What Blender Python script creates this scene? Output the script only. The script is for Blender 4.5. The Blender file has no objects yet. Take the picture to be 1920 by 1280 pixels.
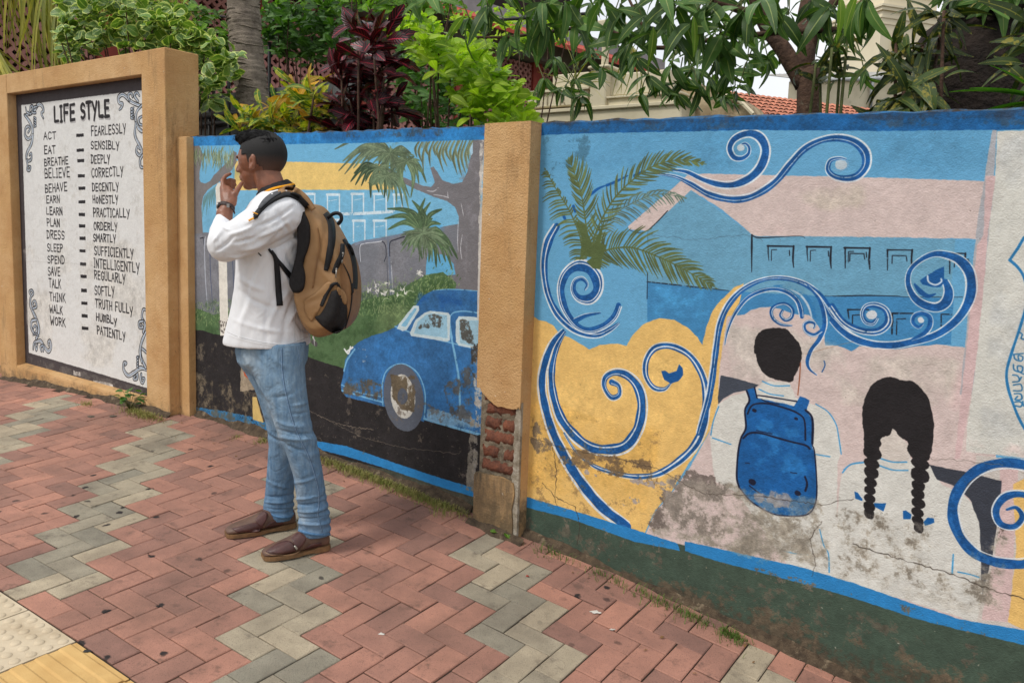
import bpy, bmesh, math, random
import numpy as np
from mathutils import Vector, Matrix, Euler, Quaternion

SC = bpy.context.scene
COL = SC.collection
R = math.radians
rng = random.Random(7)

# ------------------------------------------------------------------ camera
CZ = 1.35
F_PX, PITCH, ROLL = 1568.765, 0.1225101, 0.0362191      # focal length in px of a 1920 wide frame
cp_, sp_, cr_, sr_ = math.cos(PITCH), math.sin(PITCH), math.cos(ROLL), math.sin(ROLL)
_U = Vector((0, sp_, cp_)); _F = Vector((0, cp_, -sp_)); _X = Vector((1, 0, 0))
CAM_R = _X * cr_ + _U * sr_
CAM_U = -_X * sr_ + _U * cr_
camd = bpy.data.cameras.new('camera'); cam = bpy.data.objects.new('camera', camd); COL.objects.link(cam)
cam.matrix_world = Matrix(((CAM_R.x, CAM_U.x, -_F.x, 0), (CAM_R.y, CAM_U.y, -_F.y, 0), (CAM_R.z, CAM_U.z, -_F.z, CZ), (0, 0, 0, 1)))
camd.sensor_fit = 'HORIZONTAL'; camd.sensor_width = 36; camd.lens = 36 * F_PX / 1920
camd.clip_start = 0.05; camd.clip_end = 2000
SC.camera = cam

# ------------------------------------------------------------------ light
SUN_DIR = Vector((-0.62, -0.40, 0.95)).normalized()      # towards the sun: high, behind the photographer on the left
sun_el = math.asin(SUN_DIR.z); sun_az = math.atan2(SUN_DIR.x, SUN_DIR.y)
W = bpy.data.worlds.new('World'); SC.world = W; W.use_nodes = True
nt = W.node_tree; nt.nodes.clear()
sky = nt.nodes.new('ShaderNodeTexSky'); sky.sky_type = 'NISHITA'; sky.sun_disc = False
sky.sun_elevation = sun_el; sky.sun_rotation = sun_az; sky.air_density = 1.2; sky.dust_density = 4.0
tc = nt.nodes.new('ShaderNodeTexCoord')
nz_ = nt.nodes.new('ShaderNodeTexNoise'); nz_.inputs['Scale'].default_value = 2.2; nz_.inputs['Detail'].default_value = 5
rp = nt.nodes.new('ShaderNodeValToRGB')
rp.color_ramp.elements[0].position = 0.3; rp.color_ramp.elements[0].color = (9.0, 9.4, 10.0, 1)
rp.color_ramp.elements[1].position = 0.7; rp.color_ramp.elements[1].color = (12.0, 12.0, 12.0, 1)
mx = nt.nodes.new('ShaderNodeMixRGB'); mx.inputs[0].default_value = 0.88
bg = nt.nodes.new('ShaderNodeBackground'); bg.inputs['Strength'].default_value = 0.078
wo = nt.nodes.new('ShaderNodeOutputWorld')
nt.links.new(tc.outputs['Generated'], nz_.inputs['Vector']); nt.links.new(nz_.outputs['Fac'], rp.inputs[0])
nt.links.new(sky.outputs[0], mx.inputs[1]); nt.links.new(rp.outputs[0], mx.inputs[2])
nt.links.new(mx.outputs[0], bg.inputs[0]); nt.links.new(bg.outputs[0], wo.inputs[0])
sl = bpy.data.lights.new('sun', 'SUN'); sl.energy = 1.5; sl.angle = R(10); sl.color = (1.0, 0.95, 0.88)
so = bpy.data.objects.new('sun', sl); COL.objects.link(so)
so.rotation_euler = (-SUN_DIR).to_track_quat('-Z', 'Y').to_euler(); so.location = (-4, -3, 8)
SC.view_settings.view_transform = 'Standard'; SC.view_settings.look = 'None'
SC.view_settings.exposure = 0.38; SC.view_settings.gamma = 1.0; SC.view_settings.use_curve_mapping = False

# ------------------------------------------------------------------ frames of reference
AL, DW = -0.6176972, 3.0123577            # direction and distance of the street wall
US = Vector((math.cos(AL), math.sin(AL), 0)); UN = Vector((-math.sin(AL), math.cos(AL), 0))
GX, GY, GH, GYAW, GTX, GTY = -0.0492277, 0.120355, 1.7481408, -0.5968061, -0.1827970, 3.4646699
Q1, Q2, Q3 = -0.0129835, 0.0256440, 0.0081416

def GZ(x, y):                              # height of the paving
    x = min(max(x, -4.6), 2.6); y2 = min(max(y, 0.5), 7.2); Y = y2 - 3.5
    return CZ - GH + GX * x + GY * y2 + Q1 * x * x + Q2 * x * Y + Q3 * Y * Y
def ray(u, v):
    a = (u - 960) / F_PX; b = -(v - 640) / F_PX
    x = a * cr_ - b * sr_; U = a * sr_ + b * cr_
    return Vector((x, cp_ + U * sp_, -sp_ + U * cp_))
def WP(s, o, z):                           # wall frame: along the wall, towards the street, up
    v = US * s + UN * (DW - o); return Vector((v.x, v.y, z))
def uvs(u, v, o=0.0):                      # a point of the wall plane in wall coordinates
    r = ray(u, v); t = (DW - o) / r.dot(UN); p = r * t
    return p.dot(US), p.z + CZ
def at(u, v, y):                           # a point at depth y
    r = ray(u, v); r = r * (y / r.y); return Vector((r.x, r.y, r.z + CZ))
def ato(u, v, o):                          # a point at wall offset o (negative: behind the wall)
    s, z = uvs(u, v, o); return WP(s, o, z)
def gridp(b, a, dz=0.0):
    gx, gy = b * .1, -a * .1; c, s = math.cos(GYAW), math.sin(GYAW)
    x, y = gx * c - gy * s + GTX, gx * s + gy * c + GTY
    return Vector((x, y, GZ(x, y) + dz))
WALLM = Matrix(((US.x, -UN.x, 0, 0), (US.y, -UN.y, 0, 0), (0, 0, 1, 0), (0, 0, 0, 1)))

# ------------------------------------------------------------------ objects
def link(name, me, mats=None, parent=None, smooth=False):
    o = bpy.data.objects.new(name, me); COL.objects.link(o)
    if mats is not None:
        for m in (mats if isinstance(mats, (list, tuple)) else [mats]): me.materials.append(m)
    if parent: o.parent = parent
    if smooth:
        for p in me.polygons: p.use_smooth = True
    return o
def mesh(name, verts, faces, mats=None, parent=None, smooth=False, uvl=None):
    me = bpy.data.meshes.new(name); me.from_pydata([tuple(v) for v in verts], [], faces); me.update()
    if uvl is not None:
        l = me.uv_layers.new(name='UVMap'); k = 0
        for p in me.polygons:
            for li in p.loop_indices:
                l.data[li].uv = uvl[me.loops[li].vertex_index]
    return link(name, me, mats, parent, smooth)
def tag(o, label=None, cat=None, group=None, kind=None):
    if label: o['label'] = label
    if cat: o['category'] = cat
    if group: o['group'] = group
    if kind: o['kind'] = kind
    return o
def empty(name, loc, label, cat, group=None):
    o = bpy.data.objects.new(name, None); COL.objects.link(o); o.location = loc; o.empty_display_size = 0.05
    return tag(o, label, cat, group)
def keep(o, parent):                       # parent without moving
    o.parent = parent; o.matrix_parent_inverse = parent_world(parent).inverted(); return o
def parent_world(p):
    m = p.matrix_basis.copy()
    while p.parent: m = p.matrix_parent_inverse @ m; p = p.parent; m = p.matrix_basis @ m
    return m
class MB:                                   # collects shapes into one mesh
    def __init__(s): s.v = []; s.f = []; s.uv = None
    def add(s, vs, fs):
        n = len(s.v); s.v += [Vector(v) for v in vs]; s.f += [tuple(i + n for i in f) for f in fs]; return s
    def box(s, c, d, M=None):
        vs = [Vector((c[0] + x * d[0] / 2, c[1] + y * d[1] / 2, c[2] + z * d[2] / 2)) for x in (-1, 1) for y in (-1, 1) for z in (-1, 1)]
        if M is not None: vs = [M @ v for v in vs]
        return s.add(vs, [(0, 1, 3, 2), (4, 6, 7, 5), (0, 4, 5, 1), (2, 3, 7, 6), (0, 2, 6, 4), (1, 5, 7, 3)])
    def wbox(s, s0, s1, o0, o1, z0, z1):
        vs = [WP(a, b, c) for a in (s0, s1) for b in (o0, o1) for c in (z0, z1)]
        return s.add(vs, [(0, 1, 3, 2), (4, 6, 7, 5), (0, 4, 5, 1), (2, 3, 7, 6), (0, 2, 6, 4), (1, 5, 7, 3)])
    def tube(s, pts, rad, n=8, cap=True):
        pts = [Vector(p) for p in pts]; k = len(pts)
        rad = rad if isinstance(rad, (list, tuple)) else [rad] * k
        vs = []; up = Vector((0.13, 0.21, 1)).normalized()
        t0 = (pts[1] - pts[0]).normalized(); a = t0.cross(up)
        if a.length < .1: a = t0.cross(Vector((1, 0, 0)))
        a.normalize()
        for i, p in enumerate(pts):
            t = (pts[min(i + 1, k - 1)] - pts[max(i - 1, 0)]).normalized()
            a = (a - t * a.dot(t)).normalized(); b = t.cross(a)
            for j in range(n):
                q = 2 * math.pi * j / n; vs.append(p + (a * math.cos(q) + b * math.sin(q)) * rad[i])
        fs = [(i * n + j, i * n + (j + 1) % n, (i + 1) * n + (j + 1) % n, (i + 1) * n + j) for i in range(k - 1) for j in range(n)]
        if cap: fs += [tuple(range(n - 1, -1, -1)), tuple((k - 1) * n + j for j in range(n))]
        return s.add(vs, fs)
    def build(s, name, mats=None, parent=None, smooth=False, world=True):
        o = mesh(name, s.v, s.f, mats, None, smooth)
        if parent: keep(o, parent) if world else setattr(o, 'parent', parent)
        return o
def catmull(P, n=8):
    P = [Vector(p) for p in P]; out = []
    for i in range(len(P) - 1):
        a, b, c, d = P[max(i - 1, 0)], P[i], P[i + 1], P[min(i + 2, len(P) - 1)]
        for k in range(n):
            t = k / n; out.append(.5 * ((2 * b) + (c - a) * t + (2 * a - 5 * b + 4 * c - d) * t * t + (3 * b - a - 3 * c + d) * t ** 3))
    out.append(P[-1]); return out

# ------------------------------------------------------------------ materials
def lin(c):
    return tuple(((x / 255) / 12.92 if x <= 10 else (((x / 255) + .055) / 1.055) ** 2.4) for x in c[:3]) + (1,)
def newmat(name):
    m = bpy.data.materials.new(name); m.use_nodes = True; n = m.node_tree
    return m, n, n.nodes, n.links, n.nodes['Principled BSDF']
def noise(N, L, vec, scale, detail=4, rough=.55):
    t = N.new('ShaderNodeTexNoise'); t.inputs['Scale'].default_value = scale; t.inputs['Detail'].default_value = detail
    t.inputs['Roughness'].default_value = rough
    if vec is not None: L.new(vec, t.inputs['Vector'])
    return t.outputs['Fac']
def ramp(N, L, fac, p0, p1, c0=(0, 0, 0, 1), c1=(1, 1, 1, 1)):
    r = N.new('ShaderNodeValToRGB'); e = r.color_ramp.elements
    e[0].position = p0; e[1].position = p1; e[0].color = c0; e[1].color = c1; L.new(fac, r.inputs[0]); return r.outputs[0]
def mix(N, L, fac, a, b, mode='MIX'):
    m = N.new('ShaderNodeMixRGB'); m.blend_type = mode
    for i, x in ((0, fac), (1, a), (2, b)):
        if hasattr(x, 'type') or hasattr(x, 'is_linked'): L.new(x, m.inputs[i])
        else: m.inputs[i].default_value = x
    return m.outputs[0]
def bump(N, L, h, b, dist=.002, strength=1.0, prev=None):
    n = N.new('ShaderNodeBump'); n.inputs['Distance'].default_value = dist; n.inputs['Strength'].default_value = strength
    L.new(h, n.inputs['Height'])
    if prev is not None: L.new(prev, n.inputs['Normal'])
    L.new(n.outputs[0], b.inputs['Normal']); return n.outputs[0]
def surf(name, c, c2=None, scale=6, rough=.8, bs=120, bd=.002, dirt=None, dirt_scale=3, dirt_amt=(.5, .7), obj=False, spec=.3, metal=0):
    """paint / plaster / cloth: base colour, second tone, optional dirt patches, fine relief"""
    m, n, N, L, b = newmat(name)
    if obj: v = N.new('ShaderNodeTexCoord').outputs['Object']
    else: v = N.new('ShaderNodeNewGeometry').outputs['Position']
    c2 = c2 or tuple(int(x * .86) for x in c)
    col = mix(N, L, ramp(N, L, noise(N, L, v, scale, 6), .35, .65), lin(c), lin(c2))
    if dirt:
        col = mix(N, L, ramp(N, L, noise(N, L, v, dirt_scale, 8, .7), *dirt_amt), col, lin(dirt))
    L.new(col, b.inputs['Base Color']); b.inputs['Roughness'].default_value = rough
    b.inputs['Specular IOR Level'].default_value = spec; b.inputs['Metallic'].default_value = metal
    if bd: bump(N, L, noise(N, L, v, bs, 3), b, bd)
    return m
# ------------------------------------------------------------------ brush-painted murals (flat print on the walls)
def vnoise(h, w, cell, seed, octaves=4, pers=.55):
    out = np.zeros((h, w), np.float32); amp = 1.0; tot = 0
    for o in range(octaves):
        c = max(cell / 2 ** o, 1.0); gh, gw = int(h / c) + 3, int(w / c) + 3
        g = np.random.RandomState(seed * 31 + o).rand(gh, gw).astype(np.float32)
        y = np.arange(h) / c; x = np.arange(w) / c
        yi = y.astype(int); xi = x.astype(int); fy = (y - yi)[:, None]; fx = (x - xi)[None, :]
        fy = fy * fy * (3 - 2 * fy); fx = fx * fx * (3 - 2 * fx)
        a = g[yi][:, xi]; b_ = g[yi][:, xi + 1]; c_ = g[yi + 1][:, xi]; d = g[yi + 1][:, xi + 1]
        out += amp * ((a * (1 - fx) + b_ * fx) * (1 - fy) + (c_ * (1 - fx) + d * fx) * fy); tot += amp; amp *= pers
    return out / tot
def step(x, a, b): return np.clip((x - a) / (b - a), 0, 1)
class Canvas:
    def __init__(s, s0, s1, z0, z1, ppm, off, col, seed=1):
        s.s0, s.s1, s.z0, s.z1, s.ppm, s.off = s0, s1, z0, z1, ppm, off
        s.W = int((s1 - s0) * ppm); s.H = int((z1 - z0) * ppm)
        s.a = np.empty((s.H, s.W, 3), np.float32); s.a[:] = np.array(col, np.float32) / 255
        s.rs = np.random.RandomState(seed); s.seed = seed
        s.fine = vnoise(s.H, s.W, 5, seed + 5, 3); s.mid = vnoise(s.H, s.W, 26, seed + 6, 5); s.big = vnoise(s.H, s.W, 120, seed + 7, 5)
        s.grit = vnoise(s.H, s.W, 40, seed + 8, 7, .78)
        for k in ('fine', 'mid', 'big', 'grit'):
            f = getattr(s, k); setattr(s, k, (.5 + (f - f.mean()) / f.std() * .12).astype(np.float32))
    def px(s, p):
        a, z = uvs(p[0], p[1], s.off); return ((a - s.s0) * s.ppm, (s.z1 - z) * s.ppm)
    def pxs(s, pts, cv=None):
        return np.array([s.px(cv(*p) if cv else p) for p in pts], float)
    def scale(s, p):                        # texture px per photo px
        a = np.array(s.px(p)); b = np.array(s.px((p[0], p[1] + 2))); return np.hypot(*(b - a)) / 2
    def smooth(s, P, n=6, closed=False):
        Q = []; k = len(P)
        for i in range(k if closed else k - 1):
            a, b, c, d = (P[(i - 1) % k], P[i], P[(i + 1) % k], P[(i + 2) % k]) if closed else (P[max(i - 1, 0)], P[i], P[i + 1], P[min(i + 2, k - 1)])
            for j in range(n):
                t = j / n; Q.append(.5 * (2 * b + (c - a) * t + (2 * a - 5 * b + 4 * c - d) * t * t + (3 * b - a - 3 * c + d) * t ** 3))
        if not closed: Q.append(P[-1])
        return np.array(Q)
    def pmask(s, P, jit=.7):
        # densify + hand wobble
        Q = []
        for i in range(len(P)):
            a, b = P[i], P[(i + 1) % len(P)]; n = max(1, int(np.hypot(*(b - a)) / 7))
            for k in range(n): Q.append(a + (b - a) * k / n)
        Q = np.array(Q)
        if jit: Q = Q + s.rs.uniform(-jit, jit, Q.shape)
        x0, y0 = max(0, int(Q[:, 0].min()) - 1), max(0, int(Q[:, 1].min()) - 1)
        x1, y1 = min(s.W, int(Q[:, 0].max()) + 2), min(s.H, int(Q[:, 1].max()) + 2)
        if x1 <= x0 or y1 <= y0: return None
        m = np.zeros((y1 - y0, x1 - x0), np.float32); A = Q; B = np.roll(Q, -1, 0); xs = np.arange(x0, x1)
        for r in range(y1 - y0):
            for sub in (.25, .75):
                y = y0 + r + sub
                c = ((A[:, 1] <= y) & (B[:, 1] > y)) | ((B[:, 1] <= y) & (A[:, 1] > y))
                if not c.any(): continue
                a, b = A[c], B[c]; X = np.sort(a[:, 0] + (y - a[:, 1]) * (b[:, 0] - a[:, 0]) / (b[:, 1] - a[:, 1]))
                for k in range(0, len(X) - 1, 2):
                    i0, i1 = X[k] - x0, X[k + 1] - x0
                    a0, a1 = int(max(0, math.floor(i0))), int(min(x1 - x0, math.ceil(i1)))
                    if a1 > a0:
                        seg = np.clip(np.arange(a0, a1) + 1 - i0, 0, 1) * np.clip(i1 - np.arange(a0, a1), 0, 1)
                        m[r, a0:a1] = np.minimum(1, m[r, a0:a1] + .5 * seg)
        return m, x0, y0
    def put(s, m, x0, y0, col, alpha=1.0, dry=0.0, var=.06):
        h, w = m.shape; v = (slice(y0, y0 + h), slice(x0, x0 + w))
        c = np.array(col, np.float32) / 255
        c = c[None, None, :] * (1 + var * 2 * (s.mid[v] - .5) + var * 1.5 * (s.fine[v] - .5))[:, :, None]
        m = m * alpha
        if dry: m = m * step(s.fine[v] * .6 + s.mid[v] * .4, dry - .08, dry + .06)
        s.a[v] = s.a[v] * (1 - m[:, :, None]) + c * m[:, :, None]
    def fill(s, pts, col, cv=None, smooth=False, alpha=1.0, dry=0.0, jit=.7, var=.06, raw=False):
        P = np.array(pts, float) if raw else s.pxs(pts, cv)
        if smooth: P = s.smooth(P, 6, True)
        r = s.pmask(P, jit)
        if r: s.put(*r, col, alpha, dry, var)
    def smask(s, P, Wd, x0, y0, x1, y1):
        m = np.zeros((y1 - y0, x1 - x0), np.float32)
        for (x, y), w in zip(P, Wd):
            r = max(w / 2, .45); a0, a1 = int(max(x0, x - r - 2)), int(min(x1, x + r + 3)); b0, b1 = int(max(y0, y - r - 2)), int(min(y1, y + r + 3))
            if a1 <= a0 or b1 <= b0: continue
            d = np.hypot(np.arange(a0, a1)[None, :] + .5 - x, np.arange(b0, b1)[:, None] + .5 - y)
            t = m[b0 - y0:b1 - y0, a0 - x0:a1 - x0]; np.maximum(t, np.clip(r - d + .5, 0, 1), out=t)
        return m
    def rawstroke(s, P, w, col, alpha=1.0, dry=0.0, var=.08, dens=.3, sm=True):
        P = np.array(P, float)
        w = np.array(w if hasattr(w, '__len__') else [w] * len(P), float)
        if sm and len(P) > 2:
            Q = s.smooth(P, 8); w = np.interp(np.linspace(0, len(P) - 1, len(Q)), np.arange(len(P)), w); P = Q
        d = np.r_[0, np.cumsum(np.hypot(*np.diff(P, axis=0).T))]
        if d[-1] < .5: return
        n = max(3, int(d[-1] / max(.45, w.mean() * dens * .5))); t = np.linspace(0, d[-1], n)
        P2 = np.c_[np.interp(t, d, P[:, 0]), np.interp(t, d, P[:, 1])]; w2 = np.interp(t, d, w)
        w2 = w2 * (1 + .07 * np.sin(t * .11 + s.rs.rand() * 6) + .04 * s.rs.randn(n).cumsum() / math.sqrt(n))
        r = w2.max() / 2 + 2; x0, y0 = int(max(0, P2[:, 0].min() - r)), int(max(0, P2[:, 1].min() - r))
        x1, y1 = int(min(s.W, P2[:, 0].max() + r + 1)), int(min(s.H, P2[:, 1].max() + r + 1))
        if x1 <= x0 or y1 <= y0: return
        s.put(s.smask(P2, w2, x0, y0, x1, y1), x0, y0, col, alpha, dry, var)
    def stroke(s, pts, w, col, cv=None, k=1.0, **kw):   # w in crop px, k = crop px per photo px
        P = s.pxs(pts, cv); w = w if hasattr(w, '__len__') else [w] * len(P)
        sc = [s.scale(cv(*p) if cv else p) for p in pts]
        s.rawstroke(P, [a * b / k for a, b in zip(w, sc)], col, **kw)
    def swirl(s, pts, w, col, cv, k, lines=((-.62, .3), (.12, .14)), lc=(212, 220, 226)):
        P = s.pxs(pts, cv); w = np.array(w if hasattr(w, '__len__') else [w] * len(P), float)
        if len(w) != len(P): w = np.interp(np.linspace(0, 1, len(P)), np.linspace(0, 1, len(w)), w)
        w = w * 1.14 * np.array([s.scale(cv(*p)) for p in pts]) / k
        Q = s.smooth(P, 8); wq = np.interp(np.linspace(0, len(P) - 1, len(Q)), np.arange(len(P)), w)
        T = np.gradient(Q, axis=0); T /= np.hypot(*T.T)[:, None] + 1e-9; Nn = np.c_[T[:, 1], -T[:, 0]]
        for off, lw in lines:
            if abs(off) > .45: s.rawstroke(Q + Nn * (wq * off)[:, None], np.maximum(wq * lw * 1.1, 1.6), lc, dry=.2, sm=False)
        s.rawstroke(Q, wq, col, sm=False, var=.2)
        s.rawstroke(Q + Nn * (wq * -.22)[:, None], wq * .3, tuple(min(255, x + 26) for x in col), sm=False, dry=.5, alpha=.5)
        for off, lw in lines:
            if abs(off) <= .45: s.rawstroke(Q + Nn * (wq * off)[:, None], np.maximum(wq * lw * .8, 1.2), lc, dry=.3, sm=False)
    def blotch(s, pts, col, cv=None, thr=(.48, .58), alpha=1.0, n='mid', feather=22, var=.2, seedn=None):
        """paint loss / mould inside a loose outline"""
        P = s.pxs(pts, cv) if pts is not None else None
        if P is not None:
            r = s.pmask(P, 2)
            if r is None: return
            m, x0, y0 = r
            pad = 0
            k = max(1, int(feather)); c = np.cumsum(np.pad(m, ((k, k), (0, 0)), mode='edge'), 0); m2 = (c[2 * k:] - c[:-2 * k]) / (2 * k)
            c = np.cumsum(np.pad(m2, ((0, 0), (k, k)), mode='constant'), 1); m = (c[:, 2 * k:] - c[:, :-2 * k]) / (2 * k)
        else: m = np.ones((s.H, s.W), np.float32); x0 = y0 = 0
        v = (slice(y0, y0 + m.shape[0]), slice(x0, x0 + m.shape[1]))
        f = {'mid': s.mid, 'fine': s.fine, 'big': s.big, 'mix': None}[n]
        f = (s.grit * .8 + s.big * .25 - .025)[v] if f is None else f[v]
        mm = step(f + (m - .97) * .5, thr[0], thr[1]) * np.clip(m * 1.6, 0, 1)
        s.put(mm.astype(np.float32), x0, y0, col, alpha, 0, var)
    def crack(s, pts, col=(60, 52, 45), cv=None, w=1.4, alpha=.85):
        P = s.pxs(pts, cv); Q = []
        for a, b in zip(P[:-1], P[1:]):
            n = max(2, int(np.hypot(*(b - a)) / 6))
            for i in range(n): Q.append(a + (b - a) * i / n + s.rs.uniform(-2.2, 2.2, 2))
        Q.append(P[-1]); s.rawstroke(np.array(Q), [w * (.5 + s.rs.rand()) for _ in Q], col, alpha=alpha, sm=False)
    def speck(s, n, col, x=(0, 1), y=(0, 1), r=(.5, 2), alpha=.8):
        for i in range(n):
            cx, cy = s.rs.uniform(x[0], x[1]) * s.W, s.rs.uniform(y[0], y[1]) * s.H; a = s.rs.rand() * 6.3; l = s.rs.uniform(*r)
            s.rawstroke([(cx, cy), (cx + math.cos(a) * l * 1.5, cy + math.sin(a) * l * 1.5)], s.rs.uniform(*r), col, alpha=alpha, sm=False)
    def image(s, name):
        im = bpy.data.images.new(name, s.W, s.H)
        a = np.ones((s.H, s.W, 4), np.float32); a[:, :, :3] = np.clip(s.a, 0, 1)
        im.pixels.foreach_set(np.ascontiguousarray(a[::-1]).ravel()); im.update(); im.pack(); return im
def mural_mat(name, cv, bs=190, bd=.0022, rough=.78, gain=1.0):
    m, n, N, L, b = newmat(name)
    t = N.new('ShaderNodeTexImage'); t.image = cv.image(name + '_paint'); t.extension = 'EXTEND'
    v = N.new('ShaderNodeNewGeometry').outputs['Position']
    g = ramp(N, L, noise(N, L, v, 45, 8, .75), .3, .72, (.91, .90, .89, 1), (1.04, 1.04, 1.04, 1))
    col = mix(N, L, 1.0, t.outputs[0], g, 'MULTIPLY')
    col = mix(N, L, 1.0, col, (gain, gain, gain, 1), 'MULTIPLY')
    L.new(col, b.inputs['Base Color']); b.inputs['Roughness'].default_value = rough; b.inputs['Specular IOR Level'].default_value = .25
    n1 = bump(N, L, noise(N, L, v, bs, 2), b, bd)
    n2 = bump(N, L, noise(N, L, v, 24, 5), b, .006, .6, n1)
    return m
def shade(c, col, a, b):
    k = c.rs.uniform(a, b); return tuple(int(x * k) for x in col)
cA = lambda x, y: (980 + x / 3.048, 200 + y / 3.048)
cB = lambda x, y: (1180 + x / 3.765, 220 + y / 3.765)
cC = lambda x, y: (1300 + x / 4, 480 + y / 4)
cD = lambda x, y: (1560 + x / 3.556, 420 + y / 3.556)
cE = lambda x, y: (970 + x / 2.7825, 560 + y / 2.7825)
cF = lambda x, y: (1300 + x / 3.047, 680 + y / 3.047)
cG = lambda x, y: (1560 + x / 2.286, 680 + y / 2.286)
SKY, BLD, MID, PINK, YEL = (100, 163, 203), (104, 158, 188), (64, 132, 182), (203, 186, 182), (224, 185, 112)
SW, BLK, WHT = (22, 84, 148), (34, 31, 33), (206, 206, 200)

def frond(c, spine, cv, k, n, ln, col, side=(1, 1), w=8, ang=(58, 22), curl=.5, hl=None, dry=.0):
    P = c.smooth(c.pxs(spine, cv), 10); sc = c.scale(cv(*spine[0])) / k
    T = np.gradient(P, axis=0); T /= np.hypot(*T.T)[:, None] + 1e-9
    for i in range(n):
        t = (i + .3) / n; j = int(t * (len(P) - 1)); base = P[j]; tg = T[j]
        prof = math.sin(math.pi * min(1, .12 + t * .9)) ** .6
        for sd in (-1, 1):
            f = side[0] if sd < 0 else side[1]
            if not f: continue
            L_ = ln * 1.12 * sc * prof * f * c.rs.uniform(.8, 1.12)
            a = R(ang[0] * (1 - t) + ang[1] * t) * sd + c.rs.uniform(-.08, .08)
            d = np.array([tg[0] * math.cos(a) - tg[1] * math.sin(a), tg[0] * math.sin(a) + tg[1] * math.cos(a)])
            m_ = base + d * L_ * .5 + np.array([0, curl * L_ * .08]); e = base + d * L_ * .85 + tg * L_ * .1 + np.array([0, curl * L_ * .38])
            q = np.array([base, m_, e]); cc = shade(c, col, .85, 1.15)
            c.rawstroke(q, [w * sc * 1.0, w * sc * 1.35, w * sc * .35], cc, dry=dry if c.rs.rand() < .4 else 0, var=.15)
            if hl and c.rs.rand() < .5: c.rawstroke(q + np.array([1.0, -.8]), [w * sc * .2, w * sc * .3, .6], hl, alpha=.55)
    c.rawstroke(P, np.linspace(w * sc * 1.5, w * sc * .5, len(P)), col, sm=False)

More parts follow.
